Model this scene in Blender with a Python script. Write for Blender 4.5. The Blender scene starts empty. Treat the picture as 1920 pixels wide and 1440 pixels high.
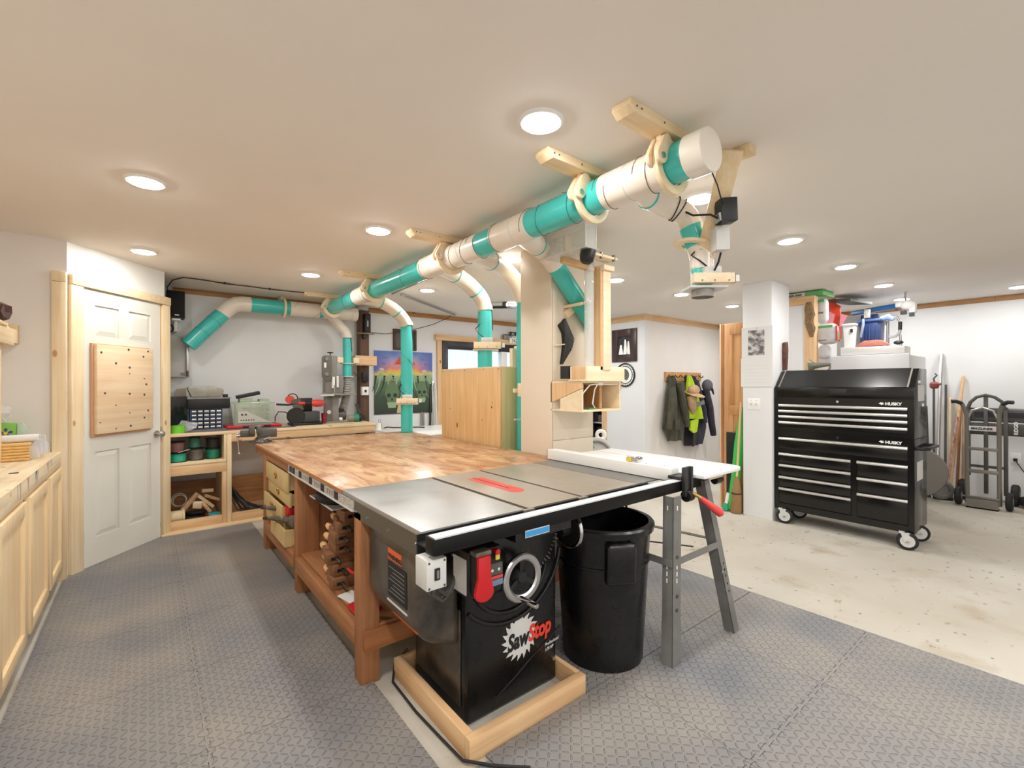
import bpy, bmesh, math, random
from mathutils import Vector, Matrix
random.seed(7)
R = math.radians
PI = math.pi
scene = bpy.context.scene
COL = scene.collection

# ------------------------------------------------------------------ camera
cam_data = bpy.data.cameras.new('camera')
cam_data.sensor_width = 36.0
cam_data.lens = 861.1 / 1920 * 36.0
cam_data.clip_start = 0.05
cam = bpy.data.objects.new('camera', cam_data)
COL.objects.link(cam)
yaw, pitch, roll = R(38.4618), R(0.0552), R(-0.1563)
fw = Vector((math.sin(yaw) * math.cos(pitch), math.cos(yaw) * math.cos(pitch), math.sin(pitch)))
rt0 = Vector((math.cos(yaw), -math.sin(yaw), 0)); up0 = rt0.cross(fw)
rt = math.cos(roll) * rt0 + math.sin(roll) * up0
up = -math.sin(roll) * rt0 + math.cos(roll) * up0
cm = Matrix.Identity(4)
for i in range(3):
    cm[i][0], cm[i][1], cm[i][2] = rt[i], up[i], -fw[i]
cm[2][3] = 1.40
cam.matrix_world = cm
scene.camera = cam

# ------------------------------------------------------------------ world, exposure
world = bpy.data.worlds.new('world'); scene.world = world
world.use_nodes = True
bg = world.node_tree.nodes['Background']
bg.inputs[0].default_value = (0.66, 0.82, 1.0, 1); bg.inputs[1].default_value = 1.6
vs = scene.view_settings
scene.display_settings.display_device = 'sRGB'
vs.view_transform = 'Standard'; vs.look = 'None'; vs.gamma = 1.0
vs.use_curve_mapping = False
vs.exposure = 0.22
scene.cycles.use_denoising = True
scene.cycles.max_bounces = 10
scene.cycles.diffuse_bounces = 6
scene.cycles.transparent_max_bounces = 12
scene.cycles.sample_clamp_indirect = 6.0

LAMP = 13.0      # watts given off by each ceiling disc light
CEIL = 2.465
# unseen lamps added to light the shop, mostly carrying on the ceiling light grid
for lx, ly in ((0, 1.38), (0, -0.27), (1.245, -0.27), (2.475, -0.27), (3.73, -0.27),
               (0, -1.9), (1.245, -1.9), (2.475, -1.9),
               (3.73, 4.65), (4.965, 4.65), (7.0, 4.9), (7.45, 3.03)):
    l = bpy.data.lights.new('lamp', 'AREA'); l.shape = 'DISK'; l.size = 0.15
    l.energy = LAMP; l.color = (1.0, 0.985, 0.96)
    o = bpy.data.objects.new('lamp', l); o.location = (lx, ly, CEIL - 0.015); COL.objects.link(o)

# ------------------------------------------------------------------ helpers
INV = {}

class MB:
    """collects simple solids into one bmesh"""
    def __init__(s): s.bm = bmesh.new()
    def face(s, pts):
        return s.bm.faces.new([s.bm.verts.new(p) for p in pts])
    def hexa(s, p):
        v = [s.bm.verts.new(q) for q in p]
        for f in ((3, 2, 1, 0), (4, 5, 6, 7), (0, 1, 5, 4), (1, 2, 6, 5), (2, 3, 7, 6), (3, 0, 4, 7)):
            s.bm.faces.new([v[i] for i in f])
        return s
    def box(s, x0, x1, y0, y1, z0, z1):
        if x1 < x0: x0, x1 = x1, x0
        if y1 < y0: y0, y1 = y1, y0
        if z1 < z0: z0, z1 = z1, z0
        return s.hexa([(x0, y0, z0), (x1, y0, z0), (x1, y1, z0), (x0, y1, z0), (x0, y0, z1), (x1, y0, z1), (x1, y1, z1), (x0, y1, z1)])
    def obox(s, c, size, rot=(0, 0, 0)):
        from mathutils import Euler
        m = Euler(rot).to_matrix(); c = Vector(c); h = Vector(size) / 2
        q = [(-1, -1, -1), (1, -1, -1), (1, 1, -1), (-1, 1, -1), (-1, -1, 1), (1, -1, 1), (1, 1, 1), (-1, 1, 1)]
        return s.hexa([c + m @ Vector((a * h.x, b * h.y, d * h.z)) for a, b, d in q])
    def beam(s, p, q, w, h, upv=(0, 0, 1)):
        """rectangular bar from p to q, w sideways and h along upv"""
        p, q = Vector(p), Vector(q); d = (q - p).normalized(); u = Vector(upv)
        sd = d.cross(u)
        if sd.length < 1e-4: sd = d.cross(Vector((1, 0, 0)))
        sd.normalize(); u = sd.cross(d).normalized()
        a, b = sd * w / 2, u * h / 2
        return s.hexa([p - a - b, p + a - b, q + a - b, q - a - b, p - a + b, p + a + b, q + a + b, q - a + b])
    def ring(s, c, ax, r, n, ph=0):
        ax = Vector(ax).normalized(); t = Vector((0, 0, 1)) if abs(ax.z) < .9 else Vector((1, 0, 0))
        u = ax.cross(t).normalized(); v = ax.cross(u)
        return [s.bm.verts.new(Vector(c) + r * (math.cos(2 * PI * i / n + ph) * u + math.sin(2 * PI * i / n + ph) * v)) for i in range(n)]
    def bridge(s, a, b):
        n = len(a)
        for i in range(n): s.bm.faces.new((a[i], a[(i + 1) % n], b[(i + 1) % n], b[i]))
    def cyl(s, p, q, r, r2=None, n=16, cap=True, cap2=True):
        p, q = Vector(p), Vector(q); ax = q - p
        a = s.ring(p, ax, r, n); b = s.ring(q, ax, r if r2 is None else r2, n)
        s.bridge(a, b)
        if cap: s.bm.faces.new(a[::-1])
        if cap2: s.bm.faces.new(b)
        return s
    def pipe(s, p, q, r, t, n=24):
        """open tube with wall thickness t"""
        p, q = Vector(p), Vector(q); ax = q - p
        a, b = s.ring(p, ax, r, n), s.ring(q, ax, r, n); c, d = s.ring(p, ax, r - t, n), s.ring(q, ax, r - t, n)
        s.bridge(a, b); s.bridge(d, c); s.bridge(c, a); s.bridge(b, d)
        return s
    def tube(s, pts, r, n=8, closed=False, cap=True):
        pts = [Vector(p) for p in pts]; k = len(pts); rings = []
        d0 = (pts[1] - pts[0]).normalized(); t = Vector((0, 0, 1)) if abs(d0.z) < .9 else Vector((1, 0, 0))
        u = d0.cross(t).normalized()
        for i, p in enumerate(pts):
            if closed: d = (pts[(i + 1) % k] - pts[i - 1])
            else: d = pts[min(i + 1, k - 1)] - pts[max(i - 1, 0)]
            d.normalize(); u = (u - d * u.dot(d)).normalized(); v = d.cross(u)
            rr = r[i] if isinstance(r, (list, tuple)) else r
            rings.append([s.bm.verts.new(p + rr * (math.cos(2 * PI * j / n) * u + math.sin(2 * PI * j / n) * v)) for j in range(n)])
        for i in range(k - 1): s.bridge(rings[i], rings[i + 1])
        if closed: s.bridge(rings[-1], rings[0])
        elif cap: s.bm.faces.new(rings[0][::-1]); s.bm.faces.new(rings[-1])
        return s
    def lathe(s, prof, c=(0, 0, 0), ax=(0, 0, 1), n=24, closed=False):
        """profile of (radius, height) turned about axis ax through c"""
        ax = Vector(ax).normalized(); c = Vector(c); rings = []
        for r, h in prof: rings.append(s.ring(c + ax * h, ax, max(r, 1e-4), n))
        for i in range(len(rings) - 1): s.bridge(rings[i], rings[i + 1])
        if closed: s.bridge(rings[-1], rings[0])
        else: s.bm.faces.new(rings[0][::-1]); s.bm.faces.new(rings[-1])
        return s
    def prism(s, poly, o, u, v, w):
        """polygon (a,b) in plane o+a*u+b*v pushed along vector w"""
        o, u, v, w = Vector(o), Vector(u), Vector(v), Vector(w)
        a = [s.bm.verts.new(o + p[0] * u + p[1] * v) for p in poly]
        b = [s.bm.verts.new(o + p[0] * u + p[1] * v + w) for p in poly]
        s.bridge(a, b); s.bm.faces.new(a[::-1]); s.bm.faces.new(b)
        return s
    def ball(s, c, r, sc=(1, 1, 1), n=12):
        m = Matrix.Translation(Vector(c)) @ Matrix.Diagonal((r * sc[0], r * sc[1], r * sc[2], 1))
        bmesh.ops.create_uvsphere(s.bm, u_segments=n, v_segments=max(6, n // 2), radius=1, matrix=m)
        return s
    def torus(s, c, ax, r, t, n=24, m=8, a0=0, a1=2 * PI):
        ax = Vector(ax).normalized(); tt = Vector((0, 0, 1)) if abs(ax.z) < .9 else Vector((1, 0, 0))
        u = ax.cross(tt).normalized(); v = ax.cross(u); full = abs(a1 - a0 - 2 * PI) < 1e-6
        k = n if full else n + 1
        pts = [Vector(c) + r * (math.cos(a0 + (a1 - a0) * i / n) * u + math.sin(a0 + (a1 - a0) * i / n) * v) for i in range(k)]
        return s.tube(pts, t, m, closed=full)
    def xf(s, m):
        s.bm.transform(m); return s

def finish(name, mb, mat, bev=0.0, seg=2, smooth=35, keep=False):
    bm = mb.bm
    bmesh.ops.recalc_face_normals(bm, faces=bm.faces)
    if bev:
        es = [e for e in bm.edges if len(e.link_faces) == 2 and e.calc_face_angle(0) > R(28)]
        if es: bmesh.ops.bevel(bm, geom=es, offset=bev, segments=seg, affect='EDGES', profile=0.5, clamp_overlap=True)
    me = bpy.data.meshes.new(name); bm.to_mesh(me); bm.free()
    if mat is not None:
        for mm in (mat if isinstance(mat, (list, tuple)) else [mat]): me.materials.append(mm)
    if smooth:
        me.polygons.foreach_set('use_smooth', [True] * len(me.polygons))
        me.set_sharp_from_angle(angle=R(smooth))
    o = bpy.data.objects.new(name, me); COL.objects.link(o)
    return o

def tag(o, label=None, cat=None, group=None, kind=None):
    if label: o['label'] = label
    if cat: o['category'] = cat
    if group: o['group'] = group
    if kind: o['kind'] = kind
    return o

def thing(name, label, cat, loc=(0, 0, 0), rz=0.0, group=None):
    o = bpy.data.objects.new(name, None); COL.objects.link(o)
    o.empty_display_size = 0.05
    o.location = loc; o.rotation_euler = (0, 0, rz)
    INV[o.name] = (Matrix.Translation(loc) @ Matrix.Rotation(rz, 4, 'Z')).inverted()
    return tag(o, label, cat, group)

def part(name, mb, mat, parent, world=True, label=None, **kw):
    """child mesh; geometry in world coordinates unless world=False (then in the thing's own frame)"""
    root = parent
    while root.parent is not None: root = root.parent
    if world and root.name in INV: mb.xf(INV[root.name])
    o = finish(name, mb, mat, **kw); o.parent = parent
    if label: o['label'] = label
    return o

def solo(name, mb, mat, label, cat, group=None, **kw):
    """a thing that is one mesh; its origin goes to the middle of its base"""
    vs_ = [v.co for v in mb.bm.verts]
    c = Vector(((min(v.x for v in vs_) + max(v.x for v in vs_)) / 2, (min(v.y for v in vs_) + max(v.y for v in vs_)) / 2, min(v.z for v in vs_)))
    mb.xf(Matrix.Translation(-c))
    o = finish(name, mb, mat, **kw); o.location = c
    return tag(o, label, cat, group)

def struct(name, mb, mat, parent=None, **kw):
    o = finish(name, mb, mat, **kw)
    if parent: o.parent = parent
    else: o['kind'] = 'structure'
    return o

def dup(root, loc, rz=0.0, label=None, group=None):
    r = root.copy(); COL.objects.link(r); r.location = loc; r.rotation_euler = (0, 0, rz)
    if label: r['label'] = label
    if group: r['group'] = group
    for ch in list(root.children):
        c = ch.copy(); COL.objects.link(c); c.parent = r
        for g in list(ch.children):
            d = g.copy(); COL.objects.link(d); d.parent = c
    return r

FONT_CACHE = {}
def letters(name, text, size, o, u, v, mat, parent, ext=0.001, shear=0.0, sx=1.0, bold=0.0, align='LEFT'):
    """flat lettering: text runs along u and stands along v from origin o (world coordinates)"""
    cu = bpy.data.curves.new('txt', 'FONT'); cu.body = text; cu.size = size; cu.extrude = ext; cu.shear = shear
    cu.offset = bold; cu.align_x = align; cu.resolution_u = 3
    t = bpy.data.objects.new('txt', cu); COL.objects.link(t)
    dg = bpy.context.evaluated_depsgraph_get()
    me = bpy.data.meshes.new_from_object(t.evaluated_get(dg))
    bpy.data.objects.remove(t); bpy.data.curves.remove(cu)
    u, v = Vector(u).normalized(), Vector(v).normalized(); w = u.cross(v)
    m = Matrix.Identity(4)
    for i in range(3): m[i][0], m[i][1], m[i][2], m[i][3] = u[i] * sx, v[i], w[i], Vector(o)[i]
    bm = bmesh.new(); bm.from_mesh(me); bpy.data.meshes.remove(me); bm.transform(m)
    mb = MB(); mb.bm.free(); mb.bm = bm
    return part(name, mb, mat, parent, smooth=0)

# ------------------------------------------------------------------ materials
def S2L(c):
    c = c / 255.0
    return c / 12.92 if c <= 0.04045 else ((c + 0.055) / 1.055) ** 2.4
def C(r, g, b): return (S2L(r), S2L(g), S2L(b), 1.0)

def base_mat(name):
    m = bpy.data.materials.new(name); m.use_nodes = True
    nt = m.node_tree
    return m, nt, nt.nodes['Principled BSDF']

def mat(name, c, rough=0.5, metal=0.0, c2=None, scale=5.0, stretch=(1, 1, 1), bump=0.0, bscale=80.0, coat=0.0, spec=None, lo=0.35, hi=0.65, rvar=0.0):
    m, nt, p = base_mat(name)
    p.inputs['Roughness'].default_value = rough; p.inputs['Metallic'].default_value = metal
    p.inputs['Base Color'].default_value = C(*c)
    if coat: p.inputs['Coat Weight'].default_value = coat; p.inputs['Coat Roughness'].default_value = 0.1
    if spec is not None: p.inputs['Specular IOR Level'].default_value = spec
    if c2 or bump or rvar:
        tc = nt.nodes.new('ShaderNodeTexCoord'); mp = nt.nodes.new('ShaderNodeMapping')
        mp.inputs['Scale'].default_value = stretch
        nt.links.new(tc.outputs['Object'], mp.inputs['Vector'])
    if c2 or rvar:
        nz = nt.nodes.new('ShaderNodeTexNoise'); nz.inputs['Scale'].default_value = scale; nz.inputs['Detail'].default_value = 6
        nz.inputs['Roughness'].default_value = 0.6
        nt.links.new(mp.outputs[0], nz.inputs['Vector'])
        mr = nt.nodes.new('ShaderNodeMapRange'); mr.inputs[1].default_value = lo; mr.inputs[2].default_value = hi
        nt.links.new(nz.outputs['Fac'], mr.inputs[0])
        if c2:
            mx = nt.nodes.new('ShaderNodeMix'); mx.data_type = 'RGBA'
            mx.inputs[6].default_value = C(*c); mx.inputs[7].default_value = C(*c2)
            nt.links.new(mr.outputs[0], mx.inputs[0]); nt.links.new(mx.outputs[2], p.inputs['Base Color'])
        if rvar:
            m2 = nt.nodes.new('ShaderNodeMapRange'); m2.inputs[3].default_value = rough; m2.inputs[4].default_value = rough + rvar
            nt.links.new(mr.outputs[0], m2.inputs[0]); nt.links.new(m2.outputs[0], p.inputs['Roughness'])
    if bump:
        nb = nt.nodes.new('ShaderNodeTexNoise'); nb.inputs['Scale'].default_value = bscale; nb.inputs['Detail'].default_value = 4
        nt.links.new(mp.outputs[0], nb.inputs['Vector'])
        bp = nt.nodes.new('ShaderNodeBump'); bp.inputs['Strength'].default_value = bump; bp.inputs['Distance'].default_value = 0.004
        nt.links.new(nb.outputs['Fac'], bp.inputs['Height']); nt.links.new(bp.outputs[0], p.inputs['Normal'])
    return m

def wood(name, c, c2, axis='x', fine=34.0, rough=0.55, dark=None, big=3.0, coat=0.0):
    """grain running along the axis; dark adds sparse knots"""
    m, nt, p = base_mat(name)
    p.inputs['Roughness'].default_value = rough
    if coat: p.inputs['Coat Weight'].default_value = coat; p.inputs['Coat Roughness'].default_value = 0.12
    st = {'x': (.05, 1, 1), 'y': (1, .05, 1), 'z': (1, 1, .05)}[axis]
    tc = nt.nodes.new('ShaderNodeTexCoord'); mp = nt.nodes.new('ShaderNodeMapping')
    mp.inputs['Scale'].default_value = st
    nt.links.new(tc.outputs['Object'], mp.inputs['Vector'])
    n1 = nt.nodes.new('ShaderNodeTexNoise'); n1.inputs['Scale'].default_value = fine; n1.inputs['Detail'].default_value = 5
    n1.inputs['Distortion'].default_value = 0.6
    nt.links.new(mp.outputs[0], n1.inputs['Vector'])
    n2 = nt.nodes.new('ShaderNodeTexNoise'); n2.inputs['Scale'].default_value = big; n2.inputs['Detail'].default_value = 3
    nt.links.new(tc.outputs['Object'], n2.inputs['Vector'])
    add = nt.nodes.new('ShaderNodeMath'); add.operation = 'MULTIPLY_ADD'; add.inputs[1].default_value = 0.6
    nt.links.new(n2.outputs['Fac'], add.inputs[0]); nt.links.new(n1.outputs['Fac'], add.inputs[2])
    mr = nt.nodes.new('ShaderNodeMapRange'); mr.inputs[1].default_value = .58; mr.inputs[2].default_value = 1.02
    nt.links.new(add.outputs[0], mr.inputs[0])
    mx = nt.nodes.new('ShaderNodeMix'); mx.data_type = 'RGBA'
    mx.inputs[6].default_value = C(*c); mx.inputs[7].default_value = C(*c2)
    nt.links.new(mr.outputs[0], mx.inputs[0])
    out = mx.outputs[2]
    if dark:
        vo = nt.nodes.new('ShaderNodeTexVoronoi'); vo.inputs['Scale'].default_value = 5.5
        m3 = nt.nodes.new('ShaderNodeMapping'); m3.inputs['Scale'].default_value = {'x': (.5, 1, 1), 'y': (1, .5, 1), 'z': (1, 1, .5)}[axis]
        nt.links.new(tc.outputs['Object'], m3.inputs['Vector']); nt.links.new(m3.outputs[0], vo.inputs['Vector'])
        k = nt.nodes.new('ShaderNodeMapRange'); k.inputs[1].default_value = .05; k.inputs[2].default_value = .09; k.inputs[3].default_value = 1; k.inputs[4].default_value = 0
        nt.links.new(vo.outputs['Distance'], k.inputs[0])
        mk = nt.nodes.new('ShaderNodeMix'); mk.data_type = 'RGBA'; mk.inputs[7].default_value = C(*dark)
        nt.links.new(k.outputs[0], mk.inputs[0]); nt.links.new(out, mk.inputs[6]); out = mk.outputs[2]
    nt.links.new(out, p.inputs['Base Color'])
    return m

def glass(name, c=(235, 245, 245), alpha=0.12, rough=0.05):
    m, nt, p = base_mat(name)
    p.inputs['Base Color'].default_value = C(*c); p.inputs['Roughness'].default_value = rough
    p.inputs['Alpha'].default_value = alpha
    return m

def emit(name, c, s):
    m, nt, p = base_mat(name)
    p.inputs['Base Color'].default_value = C(*c)
    p.inputs['Emission Color'].default_value = C(*c); p.inputs['Emission Strength'].default_value = s
    return m

M = {}
M['wall'] = mat('wall_paint', (230, 231, 233), .75, c2=(226, 227, 229), scale=1.5, bump=.05, bscale=60)
M['wall_warm'] = mat('wall_paint_warm', (233, 229, 225), .75, c2=(228, 223, 218), scale=1.5, bump=.05, bscale=60)
M['ceil'] = mat('ceiling_paint', (236, 230, 223), .8, c2=(233, 226, 218), scale=.8, bump=.04, bscale=50)
M['cream'] = mat('cream_panel_paint', (226, 214, 196), .45, c2=(222, 209, 190), scale=2)
M['pine_x'] = wood('pine_x', (238, 219, 184), (224, 196, 152), 'x', dark=(186, 136, 92))
M['pine_y'] = wood('pine_y', (238, 219, 184), (224, 196, 152), 'y', dark=(186, 136, 92))
M['pine_z'] = wood('pine_z', (240, 223, 190), (228, 202, 160), 'z', dark=(190, 142, 98))
M['stud_x'] = wood('stud_x', (230, 196, 152), (212, 168, 122), 'x', dark=(160, 104, 64))
M['stud_y'] = wood('stud_y', (230, 196, 152), (212, 168, 122), 'y', dark=(160, 104, 64))
M['stud_z'] = wood('stud_z', (230, 196, 152), (212, 168, 122), 'z', dark=(160, 104, 64))
M['trim_x'] = wood('ceiling_trim_x', (190, 141, 92), (150, 103, 61), 'x', dark=(100, 62, 34))
M['trim_y'] = wood('ceiling_trim_y', (190, 141, 92), (150, 103, 61), 'y', dark=(100, 62, 34))
M['ply'] = wood('pale_plywood', (240, 224, 194), (230, 207, 170), 'x', big=2)
M['ply_z'] = wood('knotty_plywood', (226, 190, 140), (205, 160, 106), 'z', fine=26, dark=(120, 72, 40), big=2)
M['bench'] = wood('bench_timber', (178, 122, 80), (146, 96, 60), 'z', dark=(96, 56, 34))
M['bench_y'] = wood('bench_timber_y', (182, 128, 84), (150, 100, 64), 'y', dark=(96, 56, 34))
M['oak'] = wood('door_timber', (206, 158, 106), (178, 126, 78), 'z')
M['cherry'] = wood('clamp_wood', (150, 104, 68), (116, 76, 46), 'x')
M['beech'] = wood('handle_wood', (226, 188, 138), (204, 160, 108), 'x')
M['birch'] = wood('birch_cabinet', (238, 216, 178), (228, 199, 154), 'z', dark=None, big=2)
M['birch_y'] = wood('birch_cabinet_y', (234, 208, 166), (221, 189, 141), 'y', big=2)
M['white'] = mat('white_paint', (232, 232, 229), .45)
M['doorwhite'] = mat('door_paint', (224, 223, 214), .42)
M['pvc'] = mat('white_pvc', (232, 226, 216), .28, c2=(224, 214, 200), scale=3)
M['teal'] = mat('teal_pvc', (72, 196, 190), .25, c2=(62, 186, 180), scale=3)
M['black'] = mat('black_plastic', (24, 24, 25), .45)
M['blackgloss'] = mat('black_enamel', (12, 12, 13), .22, c2=(17, 17, 18), scale=8, rvar=.12)
M['rubber'] = mat('black_rubber', (30, 30, 31), .7)
M['steel'] = mat('steel', (190, 190, 188), .3, 1.0)
M['chrome'] = mat('chrome', (215, 215, 215), .12, 1.0)
M['alu'] = mat('brushed_aluminium', (205, 205, 205), .3, 1.0)
M['grey'] = mat('grey_plastic', (122, 122, 122), .5)
M['dgrey'] = mat('dark_grey_paint', (84, 82, 78), .4, c2=(74, 72, 69), scale=9)
M['mgrey'] = mat('machine_grey_paint', (138, 134, 128), .45)
M['lgrey'] = mat('light_grey_plastic', (208, 208, 206), .45)
M['red'] = mat('red_paint', (196, 24, 32), .4)
M['pinkred'] = mat('red_grip', (214, 66, 66), .45)
M['wire'] = mat('dark_wire', (60, 44, 36), .6)
M['copper'] = mat('bare_wire', (120, 84, 60), .45, .6)
M['paper'] = mat('paper', (226, 226, 226), .8)
M['ink'] = mat('ink', (40, 40, 44), .7)
M['clear'] = glass('clear_acrylic', (232, 236, 234), .30, .05)
M['brass'] = mat('brass', (196, 160, 90), .3, 1.0)
M['screw'] = mat('screw_steel', (112, 108, 104), .4, .9)
M['lampface'] = emit('lamp_lens', (255, 253, 249), 156.0)
M['lampring'] = mat('lamp_trim', (240, 240, 238), .4)

# ------------------------------------------------------------------ floor
def concrete():
    m, nt, p = base_mat('concrete')
    p.inputs['Roughness'].default_value = .62
    tc = nt.nodes.new('ShaderNodeTexCoord')
    def noise(sc, st=(1, 1, 1), det=6, lo=.4, hi=.6):
        mp = nt.nodes.new('ShaderNodeMapping'); mp.inputs['Scale'].default_value = st
        n = nt.nodes.new('ShaderNodeTexNoise'); n.inputs['Scale'].default_value = sc; n.inputs['Detail'].default_value = det
        r = nt.nodes.new('ShaderNodeMapRange'); r.inputs[1].default_value = lo; r.inputs[2].default_value = hi
        nt.links.new(tc.outputs['Object'], mp.inputs['Vector']); nt.links.new(mp.outputs[0], n.inputs['Vector']); nt.links.new(n.outputs['Fac'], r.inputs[0])
        return r.outputs[0]
    def mix(f, a, b):
        mx = nt.nodes.new('ShaderNodeMix'); mx.data_type = 'RGBA'
        nt.links.new(f, mx.inputs[0])
        for k, q in ((6, a), (7, b)):
            if isinstance(q, tuple): mx.inputs[k].default_value = q
            else: nt.links.new(q, mx.inputs[k])
        return mx.outputs[2]
    c = mix(noise(.9), C(194, 189, 178), C(182, 175, 162))
    c = mix(noise(3.2, (1, 1, 1), 8, .56, .72), c, C(172, 160, 142))
    c = mix(noise(7.0, (1, 2.6, 1), 9, .64, .76), c, C(152, 134, 114))
    c = mix(noise(18.0, (1, 1, 1), 4, .68, .72), c, C(120, 112, 100))
    nt.links.new(c, p.inputs['Base Color'])
    return m

def treadmat():
    """foam mat with raised dashes that change direction from cell to cell"""
    m, nt, p = base_mat('mat_rubber')
    p.inputs['Roughness'].default_value = .55
    N = nt.nodes.new
    def mth(op, a, b=None, c=None):
        n = N('ShaderNodeMath'); n.operation = op
        for i, q in enumerate((a, b, c)):
            if q is None: continue
            if isinstance(q, (int, float)): n.inputs[i].default_value = q
            else: nt.links.new(q, n.inputs[i])
        return n.outputs[0]
    geo = N('ShaderNodeNewGeometry')
    sep = N('ShaderNodeSeparateXYZ'); nt.links.new(geo.outputs['Position'], sep.inputs[0])
    S = 1 / .030
    u, v = mth('MULTIPLY', sep.outputs[0], S), mth('MULTIPLY', sep.outputs[1], S)
    cu, cv = mth('FLOOR', u), mth('FLOOR', v)
    par = mth('MODULO', mth('ADD', mth('ADD', cu, cv), 1000.0), 2.0)
    sg = mth('MULTIPLY_ADD', par, 2.0, -1.0)
    fu, fv = mth('SUBTRACT', mth('SUBTRACT', u, cu), .5), mth('SUBTRACT', mth('SUBTRACT', v, cv), .5)
    fu = mth('MULTIPLY', fu, sg)
    a = mth('MULTIPLY', mth('ADD', fu, fv), .7071); b = mth('MULTIPLY', mth('SUBTRACT', fu, fv), .7071)
    e = mth('ADD', mth('POWER', mth('MULTIPLY', a, 1 / .52), 2.0), mth('POWER', mth('MULTIPLY', b, 1 / .145), 2.0))
    h = N('ShaderNodeMapRange'); h.inputs[1].default_value = 1.0; h.inputs[2].default_value = .35; h.inputs[3].default_value = 0; h.inputs[4].default_value = 1
    nt.links.new(e, h.inputs[0])
    bp = N('ShaderNodeBump'); bp.inputs['Strength'].default_value = 1.0; bp.inputs['Distance'].default_value = .005
    nt.links.new(h.outputs[0], bp.inputs['Height']); nt.links.new(bp.outputs[0], p.inputs['Normal'])
    n1 = N('ShaderNodeTexNoise'); n1.inputs['Scale'].default_value = 1.3; n1.inputs['Detail'].default_value = 7
    nt.links.new(geo.outputs['Position'], n1.inputs['Vector'])
    r = N('ShaderNodeMapRange'); r.inputs[1].default_value = .36; r.inputs[2].default_value = .62
    nt.links.new(n1.outputs['Fac'], r.inputs[0])
    mx = N('ShaderNodeMix'); mx.data_type = 'RGBA'; mx.inputs[6].default_value = C(118, 119, 124); mx.inputs[7].default_value = C(146, 141, 135)
    nt.links.new(r.outputs[0], mx.inputs[0]); nt.links.new(mx.outputs[2], p.inputs['Base Color'])
    return m
M['concrete'] = concrete(); M['tread'] = treadmat()

floor = struct('floor', MB().box(-1.2, 8.3, -2.7, 6.3, -.11, -.01), M['concrete'], smooth=0)

def toothed(p, q, sgn, teeth):
    """points from p to q, jigsaw teeth to the side when the edge is shared"""
    p, q = Vector((p[0], p[1])), Vector((q[0], q[1]))
    if not teeth: return [p]
    d = q - p; L = d.length; d.normalize(); n = Vector((-d.y, d.x)); k = max(3, int(L / .075)); out = [p]
    for i in range(k):
        a = L * (i + .22) / k; b = L * (i + .78) / k
        w = .011 * sgn
        out += [p + d * (a + .006) - n * w * .4, p + d * a + n * w, p + d * b + n * w, p + d * (b - .006) - n * w * .4]
    return out

def mat_tile(x0, x1, y0, y1, tb):
    """tb: which of the sides (x-, y-, x+, y+) meet another tile"""
    g = .0012
    x0, x1, y0, y1 = x0 + g, x1 - g, y0 + g, y1 - g
    pts = toothed((x0, y0), (x1, y0), 1, tb[1]) + toothed((x1, y0), (x1, y1), -1, tb[2]) + toothed((x1, y1), (x0, y1), -1, tb[3])[:] + toothed((x0, y1), (x0, y0), 1, tb[0])
    mb = MB(); mb.prism([(p.x, p.y) for p in pts], (0, 0, -.0095), (1, 0, 0), (0, 1, 0), (0, 0, .0095))
    return mb
def mats(xs, ys):
    for i in range(len(xs) - 1):
        for j in range(len(ys) - 1):
            tb = (i > 0, j > 0, i < len(xs) - 2, j < len(ys) - 2)
            # teeth point the same way on both sides of a seam
            struct('mat_tile', mat_tile(xs[i], xs[i + 1], ys[j], ys[j + 1], tb), M['tread'], parent=floor, smooth=0)
mats([-.478, .18, .835], [-1.15, -.5, .15, .80, 1.45, 2.10, 2.75, 3.40, 4.05, 4.70, 5.33])
mats([1.0, 1.74, 2.46, 3.185], [-1.20, -.54, .12, .78, 1.425])
mats([1.565, 2.37, 3.185], [1.427, 2.07, 2.72])
for sx in (.835,):
    pass
struct('mat_strip', MB().box(.838, .998, -1.15, 1.40, -.0095, -.0005), M['tread'], parent=floor, smooth=0)

# ------------------------------------------------------------------ ceiling and walls
struct('ceiling', MB().box(-1.2, 8.3, -2.7, 6.3, CEIL, CEIL + .1), M['ceil'], smooth=0)
struct('wall_left', MB().box(-1.25, -1.15, -2.7, 6.3, -.01, CEIL), M['wall_warm'], smooth=0)
struct('wall_alcove', MB().box(-1.15, -.4595, 4.66, 4.76, -.01, CEIL), M['wall_warm'], smooth=0)
struct('wall_front', MB().box(-1.15, 8.2, -2.7, -2.6, -.01, CEIL), M['wall'], smooth=0)
struct('wall_right', MB().box(8.15, 8.25, -2.6, 6.3, -.01, CEIL), M['wall'], smooth=0)
wb = MB()
wb.box(-1.15, 3.52, 6.2, 6.3, -.01, CEIL); wb.box(5.42, 8.15, 6.2, 6.3, -.01, CEIL); wb.box(3.52, 5.42, 6.2, 6.3, 2.09, CEIL)
struct('wall_back', wb, M['wall'], smooth=0)
# angled wall with the white door
DA = Vector((-.399, 4.772, 0)); DROT = math.atan2(.770, .638)
DM = Matrix.Translation(DA) @ Matrix.Rotation(DROT, 4, 'Z')       # local x along the wall, -y to the room
struct('wall_door', MB().box(-.095, .832, .004, .11, -.01, CEIL).xf(DM), M['white'], smooth=0)
# closet in the far corner
wc = MB(); wc.box(5.93, 6.03, 5.33, 6.2, -.01, CEIL); wc.box(5.93, 6.03, 4.21, 5.04, -.01, CEIL); wc.box(5.93, 6.03, 5.04, 5.33, 2.05, CEIL)
struct('wall_closet_left', wc, M['wall'], smooth=0)
struct('wall_closet_right', MB().box(6.03, 8.15, 4.21, 4.31, -.01, CEIL), M['wall_warm'], smooth=0)
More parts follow.
